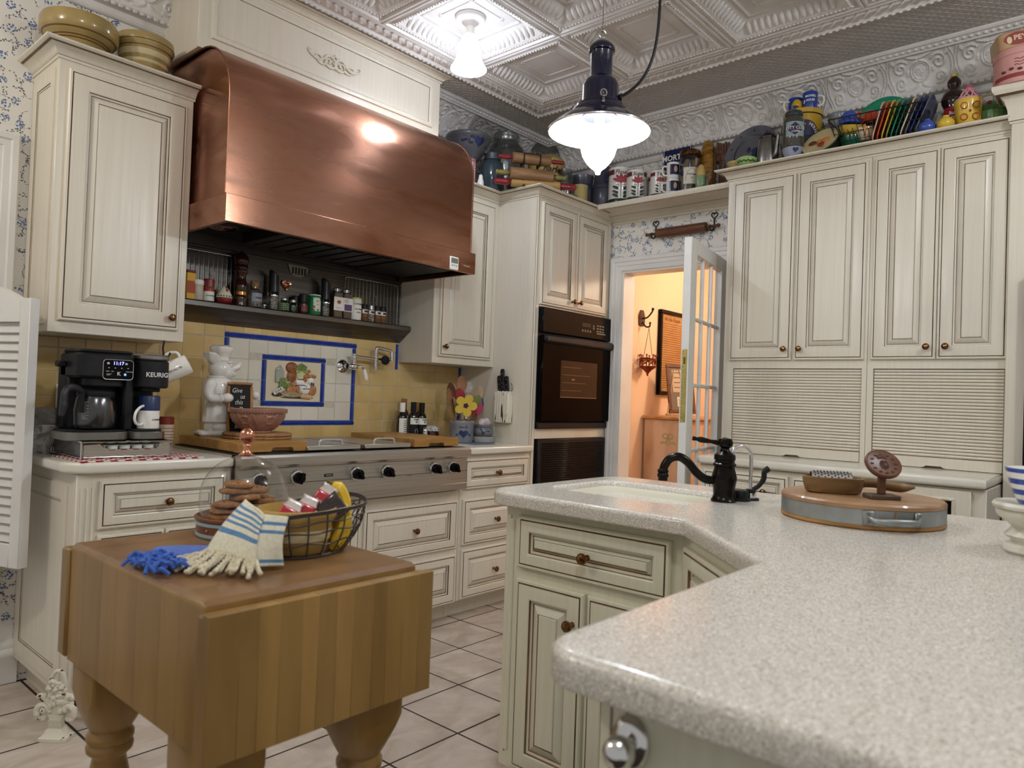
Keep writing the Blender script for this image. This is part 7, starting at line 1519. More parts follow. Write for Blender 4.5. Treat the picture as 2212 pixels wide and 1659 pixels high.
# striped bowl on stacked white dishes at the right edge
t = thing('ironstone_dishes', 'chippy white pedestal dish at the right edge of the island under the striped bowl', 'dish', (1.812, .148, Z)); OLDW = mat('old_white', '#d8d3c4', .4, c2='#b9b3a0', scale=(24, 24, 24), lo=.5, hi=.7)
M().lathe([(.0001, 0), (.070, 0), (.076, .006), (.074, .016), (.062, .020), (.062, .026), (.070, .030), (.074, .036), (.066, .044), (.060, .052), (.070, .060), (.083, .070), (.088, .076), (.0895, .084), (.086, .088), (.094, .090), (.096, .096), (.092, .102), (.080, .098), (.05, .086), (.0001, .084)], 56, fn=lambda r, z, a: r*(1+.014*sin(16*a)*(1 if .03 < z < .08 else 0))).build('dish', OLDW, t)
t = thing('striped_bowl', 'blue and white banded pottery bowl stacked on the white dish at the right edge', 'bowl', (1.812, .148, Z+.0865))
pr = [(.0001, 0), (.034, 0), (.040, .003)]; bl = [.0535, .059, .0635, .067, .0695, .0715, .073, .0745]
zs = [.006, .017, .022, .033, .038, .049, .054, .066, .071, .084]
prof = pr+[(.040+.036*(max(0, (z-.003))/.081)**.6, z) for z in zs]; mi = [0, 0, 0, 1, 1, 0, 0, 1, 1, 0, 0, 1, 1]
prof = [(.0001, 0), (.036, 0), (.041, .003)]+[(.041+.034*((z-.003)/.081)**.6, z) for z in (.012, .022, .032, .043, .053, .064, .076)]+[(.0755, .084), (.072, .085), (.060, .05), (.0001, .012)]
M().lathe(prof, 48, mi=[1, 1, 0, 1, 0, 1, 0, 1, 0, 1, 1, 0, 0, 0]).build('bowl', [WHITE, mat('cornish_blue', '#26489e', .2, coat=.4)], t)
# ------------------------------------------------ butcher-block table
BX0, BX1, BY0, BY1, BZ0, BZ1 = .540, .972, 1.085, 1.655, .622, .860
t = thing('butcher_block', 'maple drop-leaf butcher block table with turned legs in the foreground', 'table', ((BX0+BX1)/2, (BY0+BY1)/2, 0))
cx, cy = (BX0+BX1)/2, (BY0+BY1)/2; hw = (BX1-BX0)/2; n = 7; ys = [BY0, 1.165, 1.235, 1.33, 1.42, 1.49, 1.585, BY1]
for a, b_ in zip(ys[:-1], ys[1:]):
    c_ = .013; pf = [(-hw, BZ0+.003), (-hw+.003, BZ0), (hw-.003, BZ0), (hw, BZ0+.003)]+[(hw-c_+c_*cos(q_), BZ1-c_+c_*sin(q_)) for q_ in [pi/2*k/5 for k in range(6)]]+[(-hw+c_-c_*sin(q_), BZ1-c_+c_*cos(q_)) for q_ in [pi/2*k/5 for k in range(6)]]
    fr = a == BY0
    rings = [[(x, y-cy, z) for x, z in pf] for y in (a+.0003, b_-.0003)]
    if fr: rings = [[(x*.985, a-cy+.0, min(z, BZ1-.008)) for x, z in pf]]+[[(x, a+.009-cy, z) for x, z in pf]]+rings[1:]
    o = M().loft(rings).build('top_stave', [MAPLE, MAPLET], t, 30)
    for p_ in o.data.polygons: p_.material_index = 1 if p_.normal.z > .6 else 0
sw = .036; x = BX0-.012; y0, y1 = 1.042, 1.0835
lf = M().box(BX0-.010-cx, BX1+.004-cx, y0+.004-cy, y1-cy, .626, .844, .003).build('drop_leaf', MAPLE, t)
wd = [.05, .032, .036, .040, .030, .036, .034, .042, .030, .036, .040, .034]; s = (BX1+.006-BX0+.012)/sum(wd); x = BX0-.012
for w_ in wd:
    w_ *= s; st = M().box(x-cx, x+w_-.00005-cx, y0-cy, y0+.020-cy, .622, .848, .0005).build('leaf_stave', MAPLE, lf); x += w_
M().box(BX0-.006-cx, BX1+.002-cx, BY1+.002-cy, BY1+.040-cy, .628, .848, .004).build('drop_leaf', MAPLE, t)
LEGP = [(.0001, .0), (.026, 0), (.030, .012), (.026, .05), (.030, .14), (.042, .26), (.047, .32), (.044, .37), (.034, .415), (.031, .43), (.034, .436), (.043, .444), (.0445, .454), (.040, .462), (.0445, .468), (.0445, .478), (.040, .484), (.038, .488)]
l0 = M().lathe(LEGP, 30); sq_ = [(-.058, -.058), (.058, -.058), (.058, .058), (-.058, .058)]
def oct_(r, k): return [(x, y) for x, y in rrect(-r, r, -r, r, r*k, 3)]
l0.loft([[(x, y, z) for x, y in oct_(r, k)] for r, k, z in ((.036, .95, .484), (.046, .8, .505), (.056, .45, .54), (.058, .12, .565), (.058, .10, .6215))])
lg = l0.build('leg', MAPLE, t); lg.location = (.606-cx, 1.150-cy, 0)
for x, y in ((.900, 1.150), (.606, 1.590), (.900, 1.590)): inst('leg', lg, t, (x-cx, y-cy, 0))
M().box(.63-cx, .88-cx, 1.17-cy, 1.57-cy, .56, .6215, .003).build('apron', MAPLE, t)
ZB = .8604
# cake dome with cookies
DX, DY = .856, 1.548
t = thing('cake_stand_base', 'round wood and blue-banded base of the cake dome on the butcher block', 'cake stand', (DX, DY, ZB))
M().lathe([(.0001, 0), (.098, 0), (.101, .003), (.101, .009), (.099, .010)], 56).lathe([(.099, .026), (.1015, .027), (.1015, .034), (.099, .035)], 56).build('blue_band', mat('pale_blue_metal', '#9fb4b8', .4, .3), t)
M().lathe([(.0985, .009), (.1, .010), (.1, .026), (.0985, .027)], 56).lathe([(.0985, .034), (.101, .035), (.104, .038), (.104, .043), (.100, .045), (.097, .041), (.0001, .040)], 56).build('wood_band', mat('base_walnut', '#7a4a2b', .4, c2='#5f3720', scale=(30, 30, 8)), t)
for a in (-2.9, -.3): M().ball((.1005*cos(a), .1005*sin(a), .018), .0035, 10).build('rivet', COPPERB, t)
t = thing('cake_dome', 'clear glass cake dome with polished copper ball finial on the butcher block', 'cake dome', (DX, DY, ZB+.0415))
pr = [(.0935, 0), (.0950, .02), (.0960, .045)]+[(.096*cos(a), .045+.090*sin(a)) for a in [pi/2*k/14 for k in range(1, 14)]]+[(.008, .1352)]
inn = [(max(r-.0022, .006), z-(.0022 if z > .05 else 0)) for r, z in pr][::-1]
M().shell(pr, 60).build('glass', DOMEGL, t)
M().lathe([(.0001, .133), (.017, .134), (.018, .137), (.011, .142), (.0075, .150), (.0090, .158), (.0075, .160), (.0075, .162), (.0155, .170), (.0175, .179), (.0145, .190), (.006, .196), (.0001, .197)], 30).build('copper_finial', COPPERB, t)
ck = None; random.seed(3)
spots = [(-.058, -.022, 0), (-.054, -.020, .013), (-.050, -.024, .026), (-.012, -.052, 0), (-.010, -.048, .013), (-.015, -.030, .039), (-.030, -.010, .052), (.030, -.040, 0), (.034, -.030, .013), (.028, -.020, .026), (.010, .010, 0), (.006, .006, .013), (.004, .004, .026), (-.018, -.004, .0655), (.052, .020, 0), (.050, .022, .013), (-.022, .048, 0), (-.020, .046, .013), (.020, -.006, .052), (.048, .016, .026)]
for k, (x, y, z) in enumerate(spots):
    lab = 'chocolate chip cookie in the pile under the glass dome'
    if ck is None:
        ck = thing('cookie', lab, 'cookie', (DX+x, DY+y, ZB+.0410+z), group='cookies under the glass dome')
        M().lathe([(.0001, 0), (.028, 0), (.0335, .004), (.032, .009), (.022, .0125), (.0001, .0135)], 22, fn=lambda r, z, a: r*(1+.04*sin(5*a+1)+.02*sin(11*a))).build('biscuit', COOKIE, ck)
        q = M(); [q.ball((.022*cos(2.4*i)*(.3+.7*((i*5) % 7)/7), .022*sin(2.4*i)*(.3+.7*((i*5) % 7)/7), .0112), (.0032, .0032, .0028), 6) for i in range(11)]; q.build('chocolate_chips', CHIP, ck)
    else:
        c_ = copy_tree(ck, (DX+x, DY+y, ZB+.0410+z)); c_.rotation_euler = (R(random.uniform(-3, 3)), R(random.uniform(-3, 3)), random.uniform(0, 6))
# wire basket with pottery bowl, crackers, bananas, towel
WX, WY = .846, 1.300
t = thing('wire_basket', 'dark wire fruit basket flaring to the right around a yellow-ware bowl', 'basket', (WX, WY, ZB)); WIREB = mat('basket_wire', '#4a4140', .45, .5)
rim = [(.128*cos(a)+.018*max(0, cos(a)), .090*sin(a), .086+.014*max(0, cos(a))+.004*sin(3*a)) for a in [2*pi*k/40 for k in range(40)]]
botr = [(.094*cos(a), .070*sin(a), .004) for a in [2*pi*k/40 for k in range(40)]]
bulge = lambda f, i: tuple(Vector(botr[i]).lerp(Vector(rim[i]), f)+Vector((botr[i][0], botr[i][1], 0))*(.12*sin(pi*f)))
q = M().tube(rim, .0028, 6, True).tube(botr, .0024, 6, True); q.tube([(x*1.012, y*1.012, z+.004) for x, y, z in rim], .0018, 5, True); q.build('rim', WIREB, t)
wr = M()
for f in (.30, .58, .80): wr.tube([tuple(Vector(bulge(f, i))+Vector((0, 0, .0025*sin(i*1.3+f*9)))) for i in range(40)], .0016, 5, True)
for i in range(0, 40, 2): wr.tube([bulge(k/6, i) for k in range(7)]+[tuple(Vector(rim[i])+Vector((0, 0, .005)))], .0017, 5)
for i in range(0, 20, 4): wr.tube([botr[i], botr[(20-i) % 40]], .0016, 5)
for k in range(9): a = -.7+.16*k; wr.tube([bulge(.9, int((a % (2*pi))/(2*pi)*40) % 40), bulge(.5, (int((a % (2*pi))/(2*pi)*40)+1) % 40), bulge(.25, (int((a % (2*pi))/(2*pi)*40)-1) % 40)], .0014, 4)
tag(wr.build('wires', WIREB, t), kind='stuff')
t = thing('pottery_bowl', 'yellow-ware bowl with pale band inside the wire basket on the butcher block', 'bowl', (WX-.012, WY, ZB+.0050))
M().lathe([(.0001, 0), (.058, 0), (.062, .004), (.0735, .060), (.0765, .064), (.080, .072), (.0815, .080), (.080, .087), (.076, .088), (.072, .07), (.056, .012), (.0001, .008)], 44).build('bowl', mat('yellow_ware_light', '#c0a15e', .22, coat=.4, c2='#ad8c4a', scale=(9, 9, 9)), t); M().lathe([(.0665, .026), (.0680, .027), (.0718, .048), (.0705, .049)], 44).build('pale_band', YWBAND, t)
WRAPR = mat('wrapper_red', '#b51f2c', .25, coat=.6, c2='#a01824', scale=(30, 30, 30), bump=.0015, bscale=(60, 60, 60)); WRAPC = mat('wrapper_clear', '#cfc4bd', .15, coat=.6, c2='#b9aaa2', scale=(50, 50, 50), bump=.002)
CRK = mat('cracker', '#c98d48', .7, c2='#b57835', scale=(60, 60, 60)); WRAPD = mat('wrapper_brown', '#2a1b17', .2, coat=.6, c2='#3b2a24', scale=(40, 40, 40), bump=.002)
for x, z, az, tl, top, lab, mt in ((.800, .066, -46, 24, 1, 'left red-wrapped cracker pack in the pottery bowl', WRAPR), (.838, .070, -46, 22, 1, 'middle red-wrapped cracker pack in the pottery bowl', WRAPR), (.878, .092, -44, 30, 1, 'right red-wrapped cracker pack standing highest in the bowl', WRAPR), (.884, .078, -52, 48, 0, 'dark brown snack packet leaning in front of the right cracker pack', WRAPD)):
    t = thing('snack_pack', lab, 'snack', (x, WY-.012 if mt is not WRAPD else WY-.03, ZB+z), rot=(R(-14), R(tl), R(az)), group='wrapped snack packs'); w_, h_ = .019, .030
    if mt is WRAPR:
        M().loft([[(xx*s, yy*s2, zz) for xx, yy in rrect(-w_, w_, -.016, .016, .006, 3)] for s, s2, zz in ((.9, .10, -h_-.008), (.98, .9, -h_), (1, 1, -h_+.006), (1, 1, h_-.006), (.98, .9, h_), (.8, .15, h_+.010), (.95, .04, h_+.018))], mi=[1, 0, 0, 0, 1, 1, 1]).build('wrapper', [mt, WRAPC], t)
        M().box(-w_*.9, w_*.9, -.0168, -.0155, -h_+.002, -h_*.35).build('white_panel', LABELW, t); M().tube([(-.012+.0022*k, -.0168, .008+.004*sin(k*1.7)) for k in range(12)], .0009, 4).build('script_print', LABELW, t)
        M().box(w_-.001, w_+.0008, -.012, .012, -h_*.8, h_*.8).build('crackers', CRK, t)
    else:
        M().loft([[(xx*s, yy*s2, zz) for xx, yy in rrect(-.026, .026, -.011, .011, .006, 3)] for s, s2, zz in ((1, .1, -.042), (.98, .8, -.034), (1, 1, 0), (.98, .8, .034), (1, .1, .042))]).build('wrapper', mt, t)
for k, (yo, lab, pts) in enumerate(((.012, 'back banana standing in the wire basket', [(.030, 0, -.05), (.052, 0, -.010), (.060, 0, .030), (.050, 0, .062), (.034, 0, .080)]), (-.022, 'front banana lying low in the wire basket', [(.018, 0, -.052), (.034, 0, -.030), (.042, 0, .000), (.038, 0, .024), (.026, 0, .038)]))):
    t = thing('banana', lab, 'banana', (WX+.038, WY+yo, ZB+.054), rz=-25, group='bananas'); P2 = bez(pts, 6); n = len(P2)
    M().tube(P2, [.0150*min(1, (i+2)/6, (n-i+1)/5)+.002 for i in range(n)], 8).build('peel', BANANA, t); M().tube([P2[-1], tuple(Vector(P2[-1])+Vector((-.010, 0, .006)))], .0045, 6).build('stem', mat('banana_stem', '#6b5a24', .7), t)
    q = M(); [q.ball(tuple(Vector(P2[2+i % (n-4)])+Vector((.002*((i*3) % 5-2), -.0142, .003*((i*7) % 5-2)))), (.0018, .0012, .003), 5) for i in range(10)]; q.build('brown_spots', CHIP, t)
t = thing('striped_towel', 'cream towel with blue stripes and tasselled fringe over the basket rim', 'towel', (.70, 1.25, ZB)); L0 = Vector((.70, 1.25, ZB))
def towel(c00, c10, c01, c11, name, mats, stripes, nu=14, nv=40, wob=.004, ph=0):
    rings = []; ms = []
    for j in range(nv+1):
        v = j/nv; row = []
        for i in range(nu+1):
            u = i/nu; p = Vector(c00)*(1-u)*(1-v)+Vector(c10)*u*(1-v)+Vector(c01)*(1-u)*v+Vector(c11)*u*v
            p += Vector((-1, -.6, .2)).normalized()*(wob*sin(u*7+ph+v*2)+.010*sin(pi*v)); row.append(tuple(p-L0))
        rings.append(row); ms.append(1 if any(a <= v < b_ for a, b_ in stripes) else 0)
    top = M().loft(rings, ms[:-1], closed=False, cap0=False, cap1=False); o = top.build(name, mats, t, 60); md = o.modifiers.new('thick', 'SOLIDIFY'); md.thickness = .0035; return o
T1, T2_, H1, H2 = (.742, 1.338, .972), (.722, 1.232, .958), (.650, 1.300, .892), (.686, 1.190, .884)
towel(T1, T2_, H1, H2, 'front_panel', [LINEN, BLUEL], [(.10, .13), (.20, .23), (.30, .33), (.40, .43), (.53, .64)])
towel(T2_, (.752, 1.200, .955), (.690, 1.195, .872), (.742, 1.190, .867), 'folded_side', [LINEN, BLUEL], [(.12, .2), (.30, .34), (.86, .92)], 8, 30, .003)
towel(T1, T2_, (.790, 1.32, .930), (.775, 1.26, .925), 'inside_flap', [LINEN, BLUEL], [(.2, .3)], 8, 12, .002)
random.seed(5); fr_ = None
def tassel(p, q_, par, mt, knot=True, r=.0026):
    p, q_ = Vector(p), Vector(q_); n = 14; side = (q_-p).cross(Vector((0, 0, 1))).normalized(); a_ = []; b_ = []
    mid = (p+q_)/2+Vector((random.uniform(-.006, .006), random.uniform(-.006, .006), 0)); mid.z = max(p.z*.25+q_.z*.75, ZB+.006)
    for i in range(n+1):
        f = i/n; c_ = p*(1-f)**2+mid*2*f*(1-f)+q_*f*f; w1 = .0020; up = Vector((0, 0, 1))
        a_.append(tuple(c_+side*w1*cos(i*1.35)+up*w1*sin(i*1.35)-L0)); b_.append(tuple(c_-side*w1*cos(i*1.35)-up*w1*sin(i*1.35)-L0))
    q2 = M().tube(a_, r, 6).tube(b_, r, 6)
    if knot: q2.ball(tuple(q_-L0), (r*1.9, r*1.9, r*1.6), 8)
    return q2.build('tassel', mt, par)
for k in range(24):
    f = k/23; p = Vector(H1).lerp(Vector(H2), f); tgt = Vector((.582, 1.275, ZB+.007)).lerp(Vector((.668, 1.150, ZB+.007)), f)+Vector((random.uniform(-.012, .012), random.uniform(-.018, .012), 0.004*(k % 3)))
    tassel(p, tgt, t, YARN)
for k in range(4): tassel((.650+.002*k, 1.30+.004*k, .888), (.575+.012*k, 1.340-.02*k, ZB+.012), t, YARN)
t = thing('blue_towel', 'royal blue folded towel with shaggy fringe on the butcher block', 'towel', (.62, 1.35, ZB)); L0 = Vector((.62, 1.35, ZB))
out = [(.590, 1.40), (.610, 1.455), (.655, 1.455), (.720, 1.40), (.735, 1.33), (.66, 1.28), (.60, 1.29)]; out = [(x-.62, y-1.35) for x, y in roundpoly(out[::-1], [.02]*7)]
m = M()
for k in range(3): m.loft([[(x*s+.004*k, y*s, z+.0012*sin(x*90+k)) for x, y in out] for s, z in ((.97, .0002+.0045*k+.0012), (1, .0022+.0045*k), (1, .0038+.0045*k), (.96, .0048+.0045*k))])
m.build('folded_cloth', BLUECLOTH, t)
sh = M()
for k in range(70):
    a, d = random.uniform(0, 6.28), random.uniform(0, 1); x, y = -.045+random.uniform(-.028, .026), -.005+random.uniform(-.075, .06); z = .008+random.uniform(0, .012)
    sh.tube(bez([(x, y, z), (x+.010*cos(a), y+.010*sin(a), z+.006), (x+.020*cos(a+.6), y+.020*sin(a+.6), max(.004, z-.004))], 3), .0035, 5)
tag(sh.build('shaggy_fringe', BLUECLOTH, t), kind='stuff')
# ------------------------------------------------ saloon louvre door at the left edge
t = thing('louvre_door', 'white louvred saloon half-door at the left edge', 'door', (.668, 3.335, 0), -69.3)
W_ = .405
M().box(W_-.050, W_, -.018, .018, .530, 1.478, .002).box(0, .050, -.018, .018, .530, 1.478, .002).build('stile', TRIMW, t)
ar = [(.050, 1.395), (W_-.050, 1.395), (W_-.050, 1.470)]+[(W_-.05-(W_-.1)*k/12, 1.470+.060*sin(pi/2*min(1, k/8))) for k in range(1, 13)]
M().prism(ar, -.018, .018, mat4=Matrix(((1, 0, 0, 0), (0, 0, -1, 0), (0, 1, 0, 0), (0, 0, 0, 1)))).build('top_rail', TRIMW, t); M().box(.050, W_-.05, -.018, .018, .530, .612, .002).build('bottom_rail', TRIMW, t)
s0 = M().box(.050, W_-.050, -.020, .020, -.003, .003, .0015, mat4=RX(64)).build('slat', TRIMW, t); n = 24; pz = (1.390-.618)/n; s0.location = (0, 0, .618+pz*.5)
for k in range(1, n): inst('slat', s0, t, (0, 0, .618+pz*(k+.5)))
# ------------------------------------------------ cast-iron doorstop
t = thing('doorstop', 'chippy white cast-iron flower-basket doorstop on the floor tiles', 'doorstop', (.868, 2.722, .0005), -49)
M().loft([[(x*sx, y*sy, z) for x, y in rrect(-1, 1, -1, 1, .12, 2)] for sx, sy, z in ((.046, .030, 0), (.046, .030, .010), (.038, .025, .014), (.036, .023, .020), (.030, .020, .024), (.027, .018, .034), (.022, .016, .038))]).build('stepped_base', IRONW, t)
q = M().loft([[(x*sx, y*.014, z) for x, y in rrect(-1, 1, -1, 1, .3, 3)] for sx, z in ((.020, .036), (.019, .052), (.021, .070), (.027, .080), (.029, .084))])
for k in range(5): q.tube([(-.018+.009*k, -.0145, .042), (-.010+.009*k if k < 4 else .02, -.015, .066)], .0018, 4).tube([(.018-.009*k, -.0145, .042), (.010-.009*k if k < 4 else -.02, -.015, .066)], .0018, 4)
q.build('woven_basket', IRONW, t); fl = M()
random.seed(9)
for k in range(46):
    a = pi*(k % 12)/11; rr = .018+.044*((k*5) % 9)/8; x = rr*cos(a)*1.0; z = .100+rr*sin(a)*1.15+random.uniform(-.006, .006)-(.02 if abs(x) > .045 else 0); fl.ball((x, -.006-random.uniform(0, .010), z), (.011+random.uniform(-.003, .003), .009, .010), 8)
for k in range(26): fl.ball((random.uniform(-.020, .022), -.010-random.uniform(0, .008), .140+.0022*k), (.0085, .008, .0075), 8)
for sx in (-1, 1):
    fl.tube(bez([(sx*.018, -.008, .09), (sx*.040, -.012, .115), (sx*.058, -.012, .105), (sx*.062, -.01, .080), (sx*.052, -.01, .066)], 5), [.008]*8+[.010]*8+[.008]*5, 8).tube(bez([(sx*.02, -.008, .11), (sx*.045, -.012, .145), (sx*.060, -.010, .140)], 5), .008, 8); fl.box(sx*.030, sx*.058, -.012, .0, .058, .082, .006)
fl.ball((0, -.004, .12), (.042, .010, .05), 14); fl.build('flowers', IRONW, t); M().tube(bez([(-.022, 0, .14), (-.024, -.002, .19), (-.014, -.002, .217), (.002, -.002, .224), (.016, -.002, .214), (.024, 0, .18), (.024, 0, .14)], 6), .0065, 8).build('ribbon_handle', IRONW, t)
# ------------------------------------------------ French door standing open
t = thing('french_door', 'white glazed French door standing open beside the pantry cabinets', 'door', (4.075, 1.925, 0), 190.6)
W_, H_, ST = .706, 2.050, .105; pr_ = []; zs_ = [.26, .600, .945, 1.290, 1.640, 1.975]
M().box(0, ST, -.020, .020, .008, H_, .002).build('stile', TRIMW, t); M().box(W_-ST, W_, -.020, .020, .008, H_, .002).build('stile', TRIMW, t)
M().box(ST, W_-ST, -.020, .020, zs_[-1], H_, .001).build('top_rail', TRIMW, t); M().box(ST, W_-ST, -.020, .020, .008, zs_[0], .001).build('bottom_rail', TRIMW, t)
mp_ = [(-.010, -.004), (-.005, -.010), (.005, -.010), (.010, -.004), (.010, .004), (.005, .010), (-.005, .010), (-.010, .004)]; gw = (W_-2*ST)/3
for k in (1, 2): M().loft([[(ST+gw*k+a, b_, z) for a, b_ in mp_] for z in (zs_[0], zs_[-1])]).build('muntin', TRIMW, t)
for z in zs_[1:-1]: M().loft([[(x, b_, z+a) for a, b_ in mp_] for x in (ST, W_-ST)]).build('muntin', TRIMW, t)
p0 = None
for i in range(3):
    for j in range(5):
        h_ = zs_[j+1]-zs_[j]
        M().box(ST+gw*i+.004, ST+gw*(i+1)-.004, -.0015, .0015, zs_[j]+.004, zs_[j+1]-.004).build('pane', glassy('door_pane', '#ffffff', 0, 0, .35), t)
bp = M().box(W_-.0005, W_+.0015, -.014, .014, 1.095, 1.470, .0004).build('edge_bolt', mat('pale_brass', '#c4b46c', .35, .7, c2='#a8985a', scale=(20, 20, 20)), t)
q = M()
for z in (1.105, 1.118, 1.38, 1.448, 1.460): q.lathe([(.0001, 0), (.0035, 0), (.0001, .001)], 8, mat4=T4((W_+.0014, .006*(1 if int(z*1000) % 2 else -1), z)) @ RY(90))
for k in range(16): q.box(W_+.001, W_+.002, -.012, -.006, 1.14+.016*k, 1.142+.016*k)
q.box(W_+.0012, W_+.006, -.005, .005, 1.395, 1.430, .001); q.build('bolt_screws', mat('brass_dark', '#6d5f30', .4, .7), bp)
# rolling pin hanging on heart hooks above the doorway
for y, lab in ((2.405, 'left black iron heart-top hook above the doorway'), (2.003, 'right black iron heart-top hook above the doorway')):
    t = thing('heart_hook', lab, 'hook', (XW-.002, y, 2.30), -90, group='iron heart hooks'); hh = [(x*.020, -.006, z*.022+.040) for x, z in HEART]
    M().tube(hh, .0035, 6, True).build('heart_top', IRON, t); M().tube(bez([(0, -.006, .018), (0, -.008, -.020), (0, -.012, -.042), (0, -.030, -.058), (0, -.054, -.056), (0, -.062, -.038), (0, -.058, -.028)], 5), .0045, 8).build('hook', IRON, t)
o = thing('rolling_pin', 'dark red-brown rolling pin hanging on heart hooks above the doorway', 'rolling pin', (XW-.040, 2.205, 2.268), rot=(0, 0, R(90)))
M().lathe([(.0001, -.170), (.026, -.170), (.030, -.166), (.030, .166), (.026, .170), (.0001, .170)], 28, mat4=RY(90)).build('barrel', CHERRY, o)
for s in (-1, 1): M().lathe([(.0001, .171), (.008, .171), (.0085, .21), (.0085, .232), (.012, .240), (.0115, .250), (.006, .256), (.0001, .257)], 16, mat4=RY(90*s)).build('handle', CHERRY, o)
# ------------------------------------------------ through the doorway
t = thing('coat_hook', 'old bronze double coat hook on the peach hall wall', 'hook', (4.515, 2.749, 1.790)); q = M().prism(roundpoly([(-.035, -.055), (.035, -.055), (.042, .01), (.02, .06), (-.02, .06), (-.042, .01)], [.012]*6), 0, .010, c=.003, mat4=FACE); q.build('backplate', mat('hook_wood', '#4a2f1f', .5), t)
M().tube(bez([(0, -.012, .0), (0, -.050, .005), (.0, -.085, .040), (0, -.092, .058)], 5), .006, 8).ball((0, -.093, .062), .011, 10).tube(bez([(0, -.012, -.025), (0, -.040, -.060), (0, -.070, -.060), (0, -.074, -.040)], 5), .006, 8).ball((0, -.074, -.036), .009, 10).build('hooks', IRON, t)
t = thing('hanging_lantern', 'small pierced copper lantern hanging from the coat hook', 'lantern', (4.515, 2.683, 1.395)); M().lathe([(.0001, -.018), (.006, -.016), (.008, 0), (.030, .025), (.060, .045), (.064, .052), (.0001, .052)], 8).build('pan', mat('lantern_copper', '#7a3a22', .35, .7), t)
q = M()
for k in range(8): a = 2*pi*k/8+.39; q.tube([(.060*cos(a), .060*sin(a), .050), (.056*cos(a), .056*sin(a), .110), (.062*cos(a), .062*sin(a), .128)], .004, 5); q.ball((.062*cos(a), .062*sin(a), .13), .007, 6); q.tube([(.058*cos(a), .058*sin(a), .085), (.058*cos(a+.785), .058*sin(a+.785), .10)], .004, 5); q.tube([(.058*cos(a), .058*sin(a), .10), (.058*cos(a+.785), .058*sin(a+.785), .065)], .004, 5)
q.lathe([(.055, .104), (.062, .106), (.060, .112), (.055, .112)], 8); q.build('pierced_cage', mat('lantern_copper', '#7a3a22', .35, .7), t)
M().tube([(-.056, 0, .13), (-.020, .0, .25), (0, .0, .325), (.020, 0, .25), (.056, 0, .13)], .002, 5).build('hanging_wire', IRON, t)
t = thing('framed_document', 'large black-framed parchment document on the hall wall', 'picture', (4.965, 2.749, 1.250)); q = M(); fw_, fh_ = .430, .635
for x0, x1, z0, z1 in ((-fw_/2, fw_/2, 0, .028), (-fw_/2, fw_/2, fh_-.028, fh_), (-fw_/2, -fw_/2+.028, .028, fh_-.028), (fw_/2-.028, fw_/2, .028, fh_-.028)): q.box(x0, x1, -.030, 0, z0, z1, .004)
q.build('frame', GLOSSBLACK, t); M().box(-fw_/2+.02, fw_/2-.02, -.012, -.004, .02, fh_-.02).build('parchment', PAPERTAN, t); q = M()
for k in range(30): z = fh_-.10-.0165*k; q.box(-.16, .15+.012*((k*7) % 3), -.0126, -.012, z, z+.004)
q.text('We the People', .040, T4((-.02, -.0126, fh_-.065)), shear=.2, bold=.0005); q.build('handwriting', mat('sepia_ink', '#6b4422', .8), t)
t = thing('hall_chest', 'distressed pine chest with painted bow against the peach hall wall', 'chest', (4.95, 2.56, 0)); M().box(-.37, .38, -.16, .175, .05, 1.075, .004).build('body', DISTRESS, t); M().box(-.395, .405, -.185, .182, 1.075, 1.098, .005).build('top', mat('chest_top', '#cf9d68', .5, c2='#b07e4b', scale=(3, 20, 20)), t)
for x in (-.33, .34):
    for y in (-.13, .14): M().box(x-.025, x+.025, y-.025, y+.025, 0, .05, .003).build('foot', DISTRESS, t)
q = M(); mt4 = T4((-.3705, -.02, .94)) @ RZ(-90)
for sg in (-1, 1):
    q.tube([(sg*(.022+.020*cos(a)), -.001, .018+.016*sin(a)) for a in [2*pi*k/16 for k in range(16)]], .0045, 5, True, mat4=mt4 @ S4(1, .3, 1)); q.tube(bez([(sg*.004, -.001, .006), (sg*.012, -.001, -.020), (sg*.030, -.001, -.030), (sg*.045, -.001, -.024), (sg*.056, -.001, -.040)], 5), .0045, 5, mat4=mt4 @ S4(1, .3, 1)); q.tube(bez([(sg*.003, -.001, .004), (sg*.010, -.001, -.03), (sg*.006, -.001, -.05)], 4), .004, 5, mat4=mt4 @ S4(1, .3, 1))
q.ball((0, 0, .008), (.008, .003, .008), 8, mat4=mt4); q.build('painted_bow', mat('bow_green', '#a49a68', .7), t)
t = thing('framed_verse', 'small dark wood double frame on a table easel on the hall chest', 'picture', (4.735, 2.520, 1.118), rot=(R(-12), 0, R(-32))); q = M(); fw_, fh_ = .215, .36
for x0, x1, z0, z1 in ((-fw_/2, fw_/2, 0, .024), (-fw_/2, fw_/2, fh_-.024, fh_), (-fw_/2, -fw_/2+.024, .024, fh_-.024), (fw_/2-.024, fw_/2, .024, fh_-.024)): q.box(x0, x1, -.016, 0, z0, z1, .003)
q.build('frame', CHERRY, t); M().box(-fw_/2+.02, fw_/2-.02, -.008, -.002, .02, fh_-.02).build('mount', mat('mount_grey', '#7b6c5c', .8), t)
pn = M().box(-.062, .062, -.0092, -.008, .155, .320).build('print', mat('print_paper', '#c4ac8e', .8), t); M().box(-.034, .034, -.0092, -.008, .050, .120).build('print', mat('print_pale', '#e6d9b8', .8), t); q = M()
for k in range(4): q.tube([(-.05+.009*j, -.0096, .295-.036*k+.006*(j % 2)) for j in range(12)], .0022, 4)
for k in range(6): q.box(-.026, .026, -.0097, -.0092, .058+.009*k, .061+.009*k)
q.build('handwriting', INK, t)
